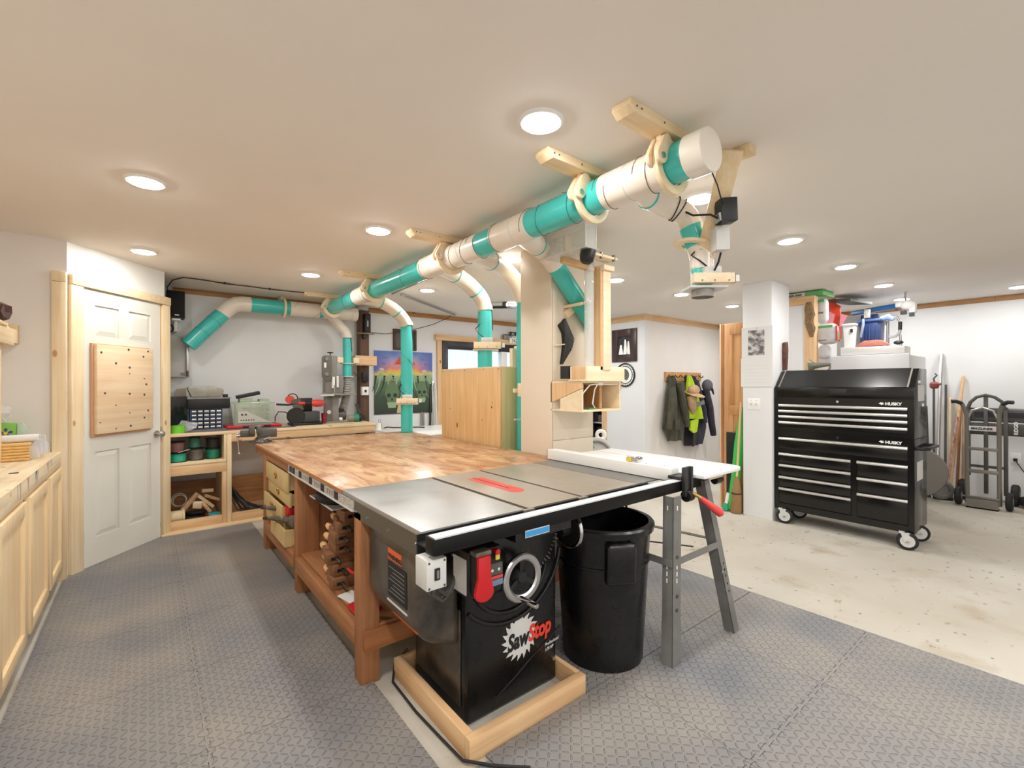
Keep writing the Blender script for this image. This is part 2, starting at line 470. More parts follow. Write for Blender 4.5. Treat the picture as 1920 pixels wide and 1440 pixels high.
# short partition behind the tool chest
struct('wall_partition', MB().box(5.93, 6.0, 1.97, 2.36, -.01, 2.31), M['wall'], smooth=0)
tp = struct('trim_1', MB().box(5.90, 6.02, 1.935, 2.36, 2.31, 2.40), M['stud_y'], bev=.003)
struct('trim_2', MB().box(5.89, 6.02, 1.935, 2.035, -.01, 2.31), M['stud_z'], bev=.003)
# columns
struct('column', MB().box(5.03, 5.47, 2.035, 2.33, -.01, CEIL), M['wall'], bev=.004)
pil = struct('pillar', MB().box(2.36, 2.80, 2.49, 2.845, -.01, CEIL), M['cream'], bev=.002)
struct('panel', MB().box(2.352, 2.36, 2.487, 2.845, .2, CEIL - .002), M['cream'], parent=pil, bev=.001)
struct('panel', MB().box(2.362, 2.80, 2.482, 2.49, .2, .978), M['cream'], parent=pil, bev=.001)
struct('panel', MB().box(2.362, 2.80, 2.482, 2.49, .982, CEIL - .002), M['cream'], parent=pil, bev=.001)
# ceiling trims, board by board
def trim(name, boards, m):
    for b in boards: struct('%s_%d' % (name[0], name[1]), MB().box(*b), m, bev=.002); name[1] += 1
tn = ['trim', 3]
trim(tn, [(.22, 1.28, 6.18, 6.2, CEIL - .056, CEIL), (1.285, 2.24, 6.18, 6.2, CEIL - .056, CEIL), (2.4, 2.9, 6.18, 6.2, CEIL - .066, CEIL),
          (2.905, 4.3, 6.18, 6.2, CEIL - .066, CEIL), (4.305, 5.93, 6.18, 6.2, CEIL - .066, CEIL)], M['trim_x'])
trim(tn, [(5.91, 5.93, 4.19, 6.18, CEIL - .085, CEIL)], M['stud_y'])
trim(tn, [(5.93, 8.13, 4.19, 4.21, CEIL - .085, CEIL)], M['stud_x'])
trim(tn, [(8.13, 8.15, -1.5, .72, CEIL - .062, CEIL - .004), (8.13, 8.15, .724, 4.19, CEIL - .062, CEIL - .004)], M['trim_y'])

# ------------------------------------------------------------------ white six-panel door in the angled wall
d1 = struct('door_1', MB().box(.002, .753, -.002, .004, .002, 2.137).xf(DM), M['doorwhite'], smooth=0)
def dpart(name, mb, m, parent=d1, **kw): return struct(name, mb.xf(DM), m, parent=parent, **kw)
slab = MB()
zs = [(.002, .215), (.88, 1.0), (1.71, 1.79), (2.03, 2.137)]
for a, b in zs: slab.box(.105, .648, -.016, -.002, a, b)
slab.box(.002, .105, -.016, -.002, .002, 2.137); slab.box(.648, .753, -.016, -.002, .002, 2.137)
for a, b in ((.215, .88), (1.0, 1.71), (1.79, 2.03)): slab.box(.322, .415, -.016, -.002, a, b)
dpart('slab', slab, M['doorwhite'], smooth=0)
def raised(x0, x1, z0, z1):
    m = MB(); i = .035
    a = [m.bm.verts.new(p) for p in ((x0, -.004, z0), (x1, -.004, z0), (x1, -.004, z1), (x0, -.004, z1))]
    b = [m.bm.verts.new(p) for p in ((x0 + i, -.013, z0 + i), (x1 - i, -.013, z0 + i), (x1 - i, -.013, z1 - i), (x0 + i, -.013, z1 - i))]
    m.bridge(a, b); m.bm.faces.new(b); m.bm.faces.new(a[::-1]); return m
for x0, x1 in ((.105, .322), (.415, .648)):
    for z0, z1 in ((.215, .88), (1.0, 1.71), (1.79, 2.03)):
        dpart('panel', raised(x0 + .006, x1 - .006, z0 + .006, z1 - .006), M['doorwhite'], smooth=0)
for z in (.235, 1.067, 1.875): dpart('hinge', MB().box(-.004, .008, -.022, -.014, z - .045, z + .045), M['screw'])
k = MB(); k.cyl((.706, -.016, .957), (.706, -.024, .957), .032, n=20); k.cyl((.706, -.024, .957), (.706, -.05, .957), .011)
k.lathe([(.012, 0), (.026, .008), (.029, .02), (.024, .032), (.008, .037)], (.706, -.05, .957), (0, -1, 0), 20)
dpart('door_knob', k, M['steel'])
dpart('latch_plate', MB().box(.753, .764, -.018, -.004, .90, 1.02), M['steel'])
# timber casing
dpart('casing_board', MB().box(-.092, .0, -.03, .004, -.01, 2.15), M['pine_z'], bev=.002)
dpart('casing_board', MB().box(.774, .861, -.03, .004, -.01, 2.15), M['pine_z'], bev=.002)
dpart('casing_head', MB().box(-.092, .861, -.036, .004, 2.153, 2.226), M['pine_x'], bev=.002)
dpart('casing_return', MB().box(-.092, -.097 - .0, -.03, .11, -.01, 2.15), M['pine_z'])
struct('casing_return', MB().box(-.535, -.4605, 4.612, 4.66, -.01, 2.15), M['pine_z'], parent=d1, bev=.002)
struct('casing_return', MB().box(-.535, -.4605, 4.612, 4.66, 2.153, 2.226), M['pine_z'], parent=d1, bev=.002)
dpart('threshold', MB().box(-.0, .9, -.05, .004, -.01, -.004), M['black'])

# timber foot plate in front of the back bench
struct('trim_20', MB().box(.10, 2.15, 5.335, 5.44, -.01, .012), M['pine_x'], bev=.002)

# ------------------------------------------------------------------ glazed outside door in the back wall
d2 = struct('door_2', MB().box(3.54, 3.63, 6.15, 6.25, -.01, 2.075), M['black'], bev=.003)
M['darkframe'] = mat('dark_door_paint', (40, 38, 44), .35)
d2.data.materials[0] = M['darkframe']
struct('frame_head', MB().box(3.63, 5.40, 6.15, 6.25, 1.95, 2.075), M['darkframe'], parent=d2, bev=.003)
struct('frame_stile', MB().box(4.66, 4.78, 6.15, 6.25, -.01, 1.95), M['white'], parent=d2, bev=.003)
struct('frame_stile', MB().box(5.30, 5.40, 6.15, 6.25, -.01, 1.95), M['darkframe'], parent=d2, bev=.003)
struct('frame_sill', MB().box(3.63, 5.30, 6.15, 6.25, -.01, .25), M['darkframe'], parent=d2, bev=.003)
M['pane'] = glass('frosted_pane', (214, 232, 250), .22, .1)
struct('pane', MB().box(3.63, 4.66, 6.196, 6.204, .25, 1.95), M['pane'], parent=d2, smooth=0)
struct('pane', MB().box(4.78, 5.30, 6.196, 6.204, .25, 1.95), M['pane'], parent=d2, smooth=0)
struct('casing', MB().box(3.455, 3.54, 6.17, 6.2, -.01, 2.075), M['stud_z'], parent=d2, bev=.003)
struct('casing', MB().box(5.40, 5.50, 6.17, 6.2, -.01, 2.075), M['stud_z'], parent=d2, bev=.003)
struct('casing_head', MB().box(3.42, 5.52, 6.155, 6.2, 2.075, 2.165), M['stud_x'], parent=d2, bev=.003)

# closet opening: timber edge and stored things inside come later
struct('trim_21', MB().box(5.905, 6.03, 4.955, 5.043, -.01, 2.05), M['stud_z'], bev=.002)
struct('trim_22', MB().box(5.905, 6.03, 5.33, 5.42, -.01, 2.05), M['stud_z'], bev=.002)
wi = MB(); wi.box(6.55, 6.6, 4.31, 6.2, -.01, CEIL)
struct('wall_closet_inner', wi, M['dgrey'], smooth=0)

# ------------------------------------------------------------------ ceiling lights
def ceiling_light():
    t = thing('ceiling_light', 'round white disc light in the ceiling', 'ceiling light', (0, 0, CEIL), group='disc lights in the ceiling')
    part('trim_ring', MB().lathe([(.092, 0), (.092, -.004), (.082, -.012), (.074, -.012), (.074, -.002)], n=36), M['lampring'], t, world=False)
    part('lens', MB().lathe([(.074, -.006), (.072, -.014), (.05, -.019), (.0, -.021)], n=36), M['lampface'], t, world=False)
    return t
cl0 = ceiling_light()
spots = [(1.248, 1.378, 'nearest round ceiling light, left of the big white duct'),
         (-.005, 3.06, 'round ceiling light high on the left, nearest the left cabinets'),
         (1.243, 3.04, 'round ceiling light midway, over the plywood workbench'),
         (-.02, 4.655, 'round ceiling light right above the white panelled door'),
         (1.232, 4.655, 'round ceiling light above the back bench near the speaker'),
         (2.462, 4.625, 'round ceiling light behind the duct, above the skull painting'),
         (2.478, 1.383, 'round ceiling light behind the front duct elbow and hanging strut'),
         (2.44, 3.028, 'round ceiling light just left of the cream pillar top'),
         (3.733, 1.382, 'round ceiling light right of the hanging duct gate'),
         (3.736, 3.0, 'round ceiling light right of the clear dust tube post'),
         (4.965, 1.378, 'round ceiling light above the white column and tool chest'),
         (4.948, 3.005, 'round ceiling light below the hanging duct gate, before the closet'),
         (6.232, 1.385, 'round ceiling light above the freezer and stacked bags'),
         (6.238, 3.027, 'round ceiling light just left of the white column top'),
         (7.43, 1.47, 'round ceiling light over the white opener head, farthest away'),
         (7.51, .485, 'round ceiling light cut by the right edge of the picture')]
for i, (x, y, lab) in enumerate(spots):
    if i == 0:
        cl0.location = (x, y, CEIL); cl0['label'] = lab
    else: dup(cl0, (x, y, CEIL), 0, lab)

# ================================================================== WORKBENCH
def plytop():
    m, nt, p = base_mat('worn_plywood_top')
    N = nt.nodes.new; tc = N('ShaderNodeTexCoord')
    def noise(sc, st, lo, hi, det=6, dist=0.0):
        mp = N('ShaderNodeMapping'); mp.inputs['Scale'].default_value = st
        n = N('ShaderNodeTexNoise'); n.inputs['Scale'].default_value = sc; n.inputs['Detail'].default_value = det; n.inputs['Distortion'].default_value = dist
        r = N('ShaderNodeMapRange'); r.inputs[1].default_value = lo; r.inputs[2].default_value = hi
        nt.links.new(tc.outputs['Object'], mp.inputs['Vector']); nt.links.new(mp.outputs[0], n.inputs['Vector']); nt.links.new(n.outputs['Fac'], r.inputs[0])
        return r.outputs[0]
    def mix(f, a, b):
        mx = N('ShaderNodeMix'); mx.data_type = 'RGBA'; nt.links.new(f, mx.inputs[0])
        for k, q in ((6, a), (7, b)):
            if isinstance(q, tuple): mx.inputs[k].default_value = q
            else: nt.links.new(q, mx.inputs[k])
        return mx.outputs[2]
    c = mix(noise(1.6, (1.6, .7, 1), .38, .62, 4, 1.2), C(204, 166, 126), C(182, 138, 100))
    c = mix(noise(2.4, (2.4, .8, 1), .46, .66, 6, 2.0), c, C(158, 108, 74))
    c = mix(noise(3.0, (3, .6, 1), .54, .7, 6, 1.5), c, C(216, 184, 144))
    c = mix(noise(9.0, (4, .5, 1), .56, .72, 6, 1.0), c, C(146, 98, 64))
    nt.links.new(c, p.inputs['Base Color'])
    r = noise(5, (1, 1, 1), .3, .7)
    m2 = N('ShaderNodeMapRange'); m2.inputs[3].default_value = .22; m2.inputs[4].default_value = .46
    nt.links.new(r, m2.inputs[0]); nt.links.new(m2.outputs[0], p.inputs['Roughness'])
    return m
M['plytop'] = plytop()
M['plyedge'] = mat('ply_edge', (150, 92, 52), .6, c2=(196, 138, 88), scale=30, stretch=(1, .1, 6))
wbx = thing('workbench', 'large timber workbench with a glossy worn plywood top, in the middle of the shop', 'workbench', (1.57, 3.6, -.01))
top = part('tabletop', MB().box(.777, 2.345, 2.372, 4.93, .846, .865), M['plytop'], wbx, bev=.002)
part('top_edge', MB().box(.7745, .777, 2.372, 4.93, .846, .8645), M['plyedge'], top)
seam = part('sheet_seam', MB().box(1.83, 1.833, 2.372, 4.93, .8648, .8652), M['bench'], top)
part('apron', MB().box(.80, .838, 2.19, 4.90, .765, .846), M['bench_y'], wbx, bev=.003)
part('apron', MB().box(2.29, 2.328, 2.60, 4.90, .765, .846), M['bench_y'], wbx, bev=.003)
part('apron', MB().box(.84, 2.29, 4.865, 4.90, .765, .846), M['bench'], wbx, bev=.003)
for (x0, y0) in ((.777, 2.112), (.787, 4.37), (2.23, 2.66), (2.23, 4.40)):
    part('leg', MB().box(x0, x0 + .09, y0, y0 + .09, -.01, .80), M['bench'], wbx, bev=.004)
part('divider', MB().box(.787, .93, 3.31, 3.395, -.01, .80), M['bench'], wbx, bev=.004)
part('divider', MB().box(.93, 2.25, 3.33, 3.36, .30, .80), M['bench'], wbx, bev=.003)
part('back_panel', MB().box(1.48, 1.50, 2.2, 4.86, .30, .80), M['bench_y'], wbx)
part('rail', MB().box(.772, .81, 2.195, 3.31, .155, .249), M['bench_y'], wbx, bev=.003)
part('rail', MB().box(.772, .81, 3.39, 4.37, .155, .249), M['bench_y'], wbx, bev=.003)
part('rail', MB().box(.787, 2.27, 2.09, 2.114, .155, .249), wood('bench_timber_x', (180, 118, 70), (142, 86, 47), 'x', dark=(84, 44, 22)), wbx, bev=.003)
part('lower_shelf', MB().box(.81, 1.48, 2.115, 4.42, .249, .262), M['bench_y'], wbx)
part('end_panel', MB().box(.877, 1.48, 4.42, 4.44, .249, .80), M['bench'], wbx)
# printed measuring strip along the front edge
M['strip'] = mat('strip_print', (206, 204, 196), .5, c2=(150, 146, 140), scale=120, stretch=(1, .6, 1))
st = part('measuring_strip', MB().box(.772, .777, 2.2, 3.49, .797, .843), M['strip'], wbx)
part('strip_lip', MB().box(.766, .779, 2.2, 3.49, .791, .797), M['lgrey'], wbx)
for y in (3.39, 3.31, 3.14, 2.90, 2.66, 2.42):
    part('strip_block', MB().box(.7695, .772, y, y + .06, .803, .843), M['ink'], st)
for yy in (2.47, 2.51, 2.55, 2.59, 2.71, 2.75, 2.79, 2.83, 2.95, 2.99, 3.03, 3.07):
    part('strip_mark', MB().box(.7705, .772, yy, yy + .017, .81, .835), M['mgrey'], st)

# --- things on and under the bench
def vise():
    t = thing('bench_vise', 'dark iron bench vise with a pale steel handle, on the far left bench corner', 'vise', (.83, 4.80, .865))
    b = MB(); b.lathe([(.075, 0), (.075, .012), (.055, .03), (.045, .05)], (0, 0, 0), n=24); part('swivel_base', b, M['dgrey'], t, world=False)
    for a in (.6, 2.7, 4.6): part('lug', MB().cyl((.085 * math.cos(a), .085 * math.sin(a), 0), (.085 * math.cos(a), .085 * math.sin(a), .014), .02, n=12), M['dgrey'], t, world=False)
    b = MB(); b.box(-.035, .13, -.035, .035, .05, .125); b.box(-.04, .0, -.06, .06, .09, .155); part('fixed_jaw', b, M['dgrey'], t, world=False, bev=.006)
    b = MB(); b.box(-.17, -.05, -.03, .03, .06, .12); b.box(-.1, -.052, -.06, .06, .085, .155); part('moving_jaw', b, M['dgrey'], t, world=False, bev=.008)
    b = MB(); b.ball((-.035, 0, .15), .035, (1.4, 1, .7)); part('anvil', b, M['dgrey'], t, world=False)
    b = MB(); b.cyl((-.17, 0, .075), (-.20, 0, .075), .018); part('screw_head', b, M['steel'], t, world=False)
    b = MB(); b.cyl((-.19, -.01, .09), (-.175, .0, -.085), .0065); b.ball((-.19, -.01, .092), .01); b.ball((-.175, 0, -.088), .01); part('handle', b, M['alu'], t, world=False)
    b = MB(); b.cyl((.02, -.06, .035), (.07, -.075, .055), .006); b.cyl((.07, -.075, .055), (.075, -.07, .03), .006); part('lock_lever', b, M['alu'], t, world=False)
    t.rotation_euler = (0, 0, R(-8)); return t
vise()

# cream drawer cabinet under the far left end of the bench
M['drawer'] = mat('cream_drawer_paint', (218, 194, 140), .5, c2=(206, 180, 124), scale=5)
dc = thing('drawer_cabinet', 'stack of pale cream drawers pulled out by different amounts, under the bench', 'drawers', (1.1, 3.95, .262))
part('carcass', MB().box(.86, 1.25, 3.60, 3.62, .262, .79).box(.86, 1.25, 4.34, 4.36, .262, .79).box(.86, 1.25, 3.62, 4.34, .774, .79).box(1.24, 1.25, 3.62, 4.34, .262, .774), M['bench'], dc)
def drawer(y0, y1, z0, z1, x, dz):
    f = part('drawer', MB().box(x, x + .016, y0, y1, z0, z1), M['drawer'], dc, bev=.002)
    part('drawer_box', MB().box(x + .016, x + .28, y0 + .01, y0 + .02, z0 + .01, z1 - .012).box(x + .016, x + .28, y1 - .02, y1 - .01, z0 + .01, z1 - .012).box(x + .016, x + .28, y0 + .02, y1 - .02, z0 + .01, z0 + .018).box(x + .27, x + .28, y0 + .02, y1 - .02, z0 + .018, z1 - .012), M['drawer'], f)
    yc, zc = (y0 + y1) / 2, (z0 + z1) / 2
    b = MB(); b.box(x - .002, x, yc - .04, yc + .04, zc - .016, zc + .02)
    b.torus((x - .004, yc, zc + .004), (1, 0, 0), .022, .0055, 12, 6); part('cup_pull', b, M['brass'], f)
drawer(3.60, 4.36, .622, .755, .79, 0)
drawer(3.60, 4.34, .51, .616, .805, 0)
drawer(3.70, 4.35, .398, .505, .772, 0)
drawer(3.72, 4.36, .405-.115, .392, .79, 0)
bx = thing('parts_box', 'open cream wooden box of tools on the bench shelf, under the drawers', 'box', (.85, 3.77, .251))
b = MB(); b.box(.758, .93, 3.54, 3.55, .251, .37); b.box(.758, .93, 3.99, 4.0, .251, .37); b.box(.758, .768, 3.55, 3.99, .251, .37); b.box(.92, .93, 3.55, 3.99, .251, .37); b.box(.768, .92, 3.55, 3.99, .251, .258)
part('tray', b, M['drawer'], bx)
M['toolgrey'] = mat('dusty_tool', (112, 104, 92), .7, c2=(90, 82, 70), scale=20)
def hand_drill(y, z, dx, lab, acc):
    t = thing('nail_gun', lab, 'tool', (.90, y, z))
    b = MB(); b.tube([(.80 + dx, y + .17, z + .035), (.83 + dx, y + .1, z + .045), (.87 + dx, y, z + .055), (.90 + dx, y - .1, z + .06)], [.011, .019, .024, .024], 10); part('body', b, M['toolgrey'], t)
    b = MB(); b.box(.80, .90, y - .2, y - .09, z + .03, z + .10); part('housing', b, acc, t, bev=.012)
    b = MB(); b.cyl((.80 + dx, y + .17, z + .035), (.775 + dx, y + .215, z + .03), .010); part('tip', b, M['wire'], t); return t
hand_drill(3.86, .40, -.07, 'dusty hand tool with a red housing, lying across the tool box', M['red'])
hand_drill(3.72, .352, -.08, 'plain grey dusty hand tool lying across the tool box, below the red one', M['toolgrey'])

# wooden handscrew clamps stacked under the bench
def clamp_proto():
    t = thing('handscrew_clamp', 'x', 'clamp', (0, 0, 0))
    for k, z in ((0, 0), (1, 0)):
        y = -.045 if k == 0 else .062
        x0 = 0 if k == 0 else .02
        m = MB(); m.prism([(x0, 0), (x0 + .20, 0), (x0 + .30, .018), (x0 + .30, .036), (x0, .056)] if 0 else [(x0, 0), (x0 + .3, 0), (x0 + .3, .060), (x0, .060)], (0, y - .038, 0), (1, 0, 0), (0, 0, 1), (0, .076, 0))
        part('jaw', m, M['cherry'], t, world=False, bev=.003)
    part('slot', MB().obox((.04, -.0835, .030), (.04, .002, .018)), M['black'], t, world=False)
    for x, s in ((.05, 1), (.19, -1)):
        part('screw_rod', MB().cyl((x, -.165 if s > 0 else -.10, .030), (x, .13 if s > 0 else .18, .030), .008, n=10), M['screw'], t, world=False)
        y0 = .13 if s > 0 else -.10
        part('handle', MB().lathe([(.012, 0), (.017, .008), (.021, .03), (.021, .055), (.016, .085), (.01, .09)], (x, y0, .030), (0, s, 0), 14), M['beech'], t, world=False)
    return t
cps = clamp_proto()
cl_pos = [(.80, 2.68, .264, 0), (.81, 2.71, .326, .04), (.79, 2.74, .388, -.03), (.82, 2.71, .450, .05), (.815, 2.69, .512, 0), (.83, 2.67, .574, -.04), (.85, 2.65, .636, .03)]
cl_lab = ['lowest wooden handscrew clamp of the stack, lying on the bench shelf', 'second wooden handscrew clamp from the bottom of the stack', 'third wooden handscrew clamp from the bottom of the stack',
          'middle wooden handscrew clamp of the stack under the bench', 'third wooden handscrew clamp from the top of the stack', 'second wooden handscrew clamp from the top, under the topmost block', 'topmost wooden handscrew clamp of the stack, under the coiled hose']
for i, (x, y, z, r) in enumerate(cl_pos):
    if i == 0:
        cps.location = (x, y, z); cps['label'] = cl_lab[0]; cps['group'] = 'wooden clamps stacked under the bench'
    else: dup(cps, (x, y, z), r, cl_lab[i], 'wooden clamps stacked under the bench')
# coil of hose on a thin plate above the clamps
hz = thing('vacuum_hose', 'coil of dark ribbed hose hung on a plate above the clamps', 'hose', (.96, 2.84, .70))
part('plate', MB().box(.80, 1.12, 2.62, 3.06, .700, .706), M['lgrey'], hz)
b = MB(); b.torus((.945, 2.83, .734), (0, 0, 1), .145, .028, 36, 10); b.torus((.945, 2.83, .770), (0, 0, 1), .13, .022, 36, 10); part('coil', b, M['rubber'], hz)
b = MB(); b.tube([(.97, 2.97, .73), (.96, 3.05, .66), (.98, 3.09, .52), (1.0, 3.05, .40)], .024, 10); part('hose_end', b, M['rubber'], hz)
# red bottle jack
jk = thing('bottle_jack', 'red hydraulic bottle jack behind the near bench leg', 'jack', (.87, 2.30, .262))
part('base_plate', MB().box(.80, .93, 2.235, 2.375, .262, .274), M['red'], jk, bev=.003)
part('cylinder', MB().lathe([(.045, 0), (.045, .02), (.036, .03), (.036, .13), (.044, .135), (.044, .15), (.03, .165), (.03, .18), (.018, .185), (.018, .20), (.0, .2)], (.875, 2.30, .274), n=20), M['red'], jk)
part('band', MB().lathe([(.0365, 0), (.0365, .05)], (.875, 2.30, .33), n=20), M['ink'], jk)
part('release_lever', MB().tube([(.855, 2.33, .43), (.83, 2.39, .425), (.82, 2.42, .44)], .007, 8), M['red'], jk)
part('pump', MB().cyl((.84, 2.345, .274), (.84, 2.345, .34), .013), M['steel'], jk)
solo('paper_sheet', MB().obox((.855, 2.47, .264), (.09, .13, .003), (0, 0, .2)), M['paper'], 'pale card lying on the bench shelf below the clamp stack', 'card')

# ================================================================== TABLE SAW
M['iron'] = mat('cast_iron_top', (178, 171, 160), .36, .7, c2=(174, 167, 156), scale=3, rvar=.14)
M['wing'] = mat('steel_wing', (182, 181, 178), .34, .7, c2=(178, 178, 178), scale=4, rvar=.16)
M['insert'] = mat('red_insert', (206, 70, 66), .4)
M['dusty'] = mat('dusty_black_enamel', (44, 41, 38), .28, c2=(118, 106, 90), scale=3.2, lo=.40, hi=.74)
ts = thing('table_saw', 'black cabinet table saw with a steel top, red stop paddle and handwheel, nearest the camera', 'table saw', (1.3, 1.82, -.01))
w = part('left_wing', MB().box(.777, 1.262, 1.512, 2.370, .845, .8652), M['wing'], ts, bev=.001)
ap = MB(); ap.box(.777, .781, 1.512, 2.20, .766, .845); ap.box(.781, 1.02, 1.512, 1.516, .766, .845)
part('wing_skirt', ap, mat('skirt_steel', (112, 106, 96), .4, .6), ts)
for y in (1.53, 1.55, 1.80, 2.03, 2.16, 2.175): part('bolt', MB().cyl((.777, y, .80 if y != 1.55 else .812), (.772, y, .80 if y != 1.55 else .812), .006, n=10), M['chrome'], ts)
tt = MB()
for x0, x1 in ((1.262, 1.268), (1.292, 1.612), (1.632, 2.06)): tt.box(x0, x1, 1.512, 2.370, .832, .8652)
tt.box(1.268, 2.06, 1.512, 2.370, .815, .832)
part('main_table', tt, M['iron'], ts)
for x0, x1 in ((1.268, 1.292), (1.612, 1.632)):
    part('mitre_slot', MB().box(x0, x1, 1.512, 2.370, .832, .8335), M['black'], ts)
part('right_wing', MB().box(2.06, 2.335, 1.512, 2.370, .835, .865), mat('wing_laminate', (120, 118, 114), .3, .5), ts)
part('wing_line', MB().box(2.058, 2.061, 1.512, 2.370, .8645, .8655), M['black'], ts)
ins = MB(); pts = []
for i in range(13): a = PI * i / 12; pts.append((1.46 + .045 * math.cos(a), 2.17 + .045 * math.sin(a)))
for i in range(13): a = PI + PI * i / 12; pts.append((1.46 + .045 * math.cos(a), 1.81 + .045 * math.sin(a)))
ins.prism(pts, (0, 0, .8650), (1, 0, 0), (0, 1, 0), (0, 0, .0008))
part('throat_insert', ins, M['insert'], ts)
part('blade_slot', MB().box(1.455, 1.463, 1.86, 2.20, .8655, .8662), M['black'], ts)
part('insert_end', MB().box(1.425, 1.50, 2.185, 2.225, .8655, .866), M['iron'], ts)
# cabinet
cb = MB(); cb.prism([(1.02, -.005), (1.533, -.005), (1.533, .80), (1.02, .80)], (0, 1.59, 0), (1, 0, 0), (0, 0, 1), (0, .46, 0))
cab = part('cabinet', cb, M['blackgloss'], ts, bev=.018, seg=3)
part('side_panel', MB().box(1.013, 1.021, 1.63, 2.03, .06, .46), M['dusty'], cab, bev=.004)
part('panel_seam', MB().box(1.019, 1.023, 1.612, 1.616, .06, .78), M['ink'], cab)
# pressed swoops on the front
def arc_strip(cx, cz, r, a0, a1, t, n=20):
    pts = [(cx + r * math.cos(a0 + (a1 - a0) * i / n), 1.588, cz + r * math.sin(a0 + (a1 - a0) * i / n)) for i in range(n + 1)]
    return MB().tube(pts, t, 8)
part('swoop', arc_strip(1.25, .62, .215, R(205), R(345), .010), M['blackgloss'], cab)
part('swoop', arc_strip(1.25, .66, .30, R(222), R(352), .010), M['blackgloss'], cab)
part('swoop', MB().tube([(1.175, 1.590, .06), (1.272, 1.590, .103), (1.382, 1.590, .16), (1.465, 1.590, .196), (1.555, 1.590, .24)], .004, 8), M['blackgloss'], cab)
for k in range(14):
    a = R(300 + k * 3.6)
    c0 = Vector((1.25 + .285 * math.cos(a), 1.586, .79 + .285 * math.sin(a))); c1 = Vector((1.25 + (.30 if k % 5 else .315) * math.cos(a), 1.586, .79 + (.30 if k % 5 else .315) * math.sin(a)))
    part('scale_mark', MB().beam(c0, c1, .003, .003), M['grey'], cab)
# motor cover on the left side
mc = MB(); mc.prism([(1.02, .80), (.86, .80), (.803, .75), (.803, .46), (.87, .365), (1.02, .30)], (0, 1.63, 0), (1, 0, 0), (0, 0, 1), (0, .474, 0))
cov = part('motor_cover', mc, M['dusty'], ts, bev=.045, seg=5)
part('warning_label', MB().box(.8005, .804, 1.73, 1.86, .665, .71), mat('orange_label', (214, 96, 48), .5), cov)
letters('warning_text', 'WARNING', .026, (.8002, 1.855, .672), (0, -1, 0), (0, 0, 1), M['ink'], cov, bold=.0008)
part('text_label', MB().box(.8005, .804, 1.68, 1.86, .51, .655), M['black'], cov)
for k in range(7): part('label_line', MB().box(.7998, .8006, 1.70, 1.85 - .02 * (k % 3), .53 + k * .017, .533 + k * .017), M['grey'], cov)
part('warning_label', MB().beam((.832, 1.87, .418), (.832, 1.66, .418), .004, .02, (-.6, 0, .8)), mat('orange_label2', (224, 104, 44), .5), cov)
part('cover_strip', MB().beam((.802, 1.87, .488), (.802, 1.68, .488), .003, .007), M['lgrey'], cov)
# front rail
part('front_rail', MB().box(.745, 2.51, 1.36, 1.42, .826, .884), mat('rail_black', (9, 9, 10), .4, spec=.3), ts, bev=.003)
part('rail_cap', MB().box(.75, 2.50, 1.358, 1.404, .882, .8872), mat('rail_tape', (206, 208, 210), .4), ts)
part('rail_angle', MB().box(.757, 2.34, 1.42, 1.508, .83, .836).box(.757, 2.34, 1.50, 1.508, .79, .862), M['black'], ts)
for x in (1.262, 1.60): part('rail_notch', MB().box(x - .01, x + .05, 1.495, 1.51, .845, .8645), M['iron'], ts)
part('lens', MB().box(2.02, 2.12, 1.352, 1.42, .8865, .893), M['clear'], ts)
lb = part('blue_label', MB().box(1.145, 1.268, 1.3575, 1.36, .80 + .008, .80 + .03), mat('blue_label', (60, 150, 214), .4), ts)
part('label_border', MB().box(1.143, 1.27, 1.3585, 1.3598, .805, .833), M['lgrey'], lb)
part('rail_cover', MB().box(1.10, 1.40, 1.365, 1.55, .795, .826), M['blackgloss'], ts)
# lamp switch box, white
sb = part('switch_box', MB().box(.733, .81, 1.385, 1.47, .702, .806), M['lgrey'], ts, bev=.004)
part('rocker', MB().box(.762, .782, 1.380, 1.386, .735, .775), M['black'], sb, bev=.001)
part('rocker_key', MB().box(.768, .776, 1.377, 1.381, .742, .768), M['grey'], sb)
for x in (.742, .801):
    for z in (.711, .797): part('screw', MB().cyl((x, 1.386, z), (x, 1.383, z), .004, n=8), M['screw'], sb)
# paddle switch
pb = part('control_box', MB().box(.945, 1.10, 1.455, 1.57, .585, .765), M['black'], ts, bev=.008)
part('control_front', MB().box(.95, 1.03, 1.42, 1.456, .60, .765), M['black'], pb, bev=.012)
part('rating_label', MB().box(.942, .945, 1.47, 1.56, .60, .735), M['lgrey'], pb)
pd = MB(); pp = [(.955, .758), (1.012, .758), (1.014, .68)]
for i in range(11): a = R(20) - R(220) * i / 10; pp.append((.984 + .043 * math.cos(a), .622 + .034 * math.sin(a)))
pp.append((.955, .68)); pd.prism(pp, (0, 1.402, 0), (1, 0, 0), (0, 0, 1), (0, .02, 0)); part('stop_paddle', pd, M['red'], pb, bev=.006)
part('lid_plate', MB().box(.95, 1.02, 1.41, 1.455, .758, .775), M['toolgrey'], pb, bev=.004)
part('key', MB().cyl((1.065, 1.455, .75), (1.065, 1.43, .75), .011), M['red'], pb)
part('key_tag', MB().box(1.062, 1.082, 1.44, 1.448, .715, .738), mat('yellow_key', (226, 206, 60), .4), pb, bev=.003)
for x in (1.05, 1.082): part('status_light', MB().cyl((x, 1.455, .675), (x, 1.447, .675), .006), M['lgrey'], pb)
part('status_panel', MB().box(1.035, 1.10, 1.448, 1.455, .655, .70), M['dgrey'], pb)
part('red_label', MB().box(1.037, 1.103, 1.450, 1.456, .638, .650), M['insert'], pb)
part('blue_label', MB().box(1.037, 1.103, 1.450, 1.456, .612, .634), mat('slate_label', (110, 128, 156), .5), pb)
for z in (.60, .73): part('bolt', MB().cyl((.945, 1.565, z), (.938, 1.565, z), .006, n=8), M['chrome'], pb)
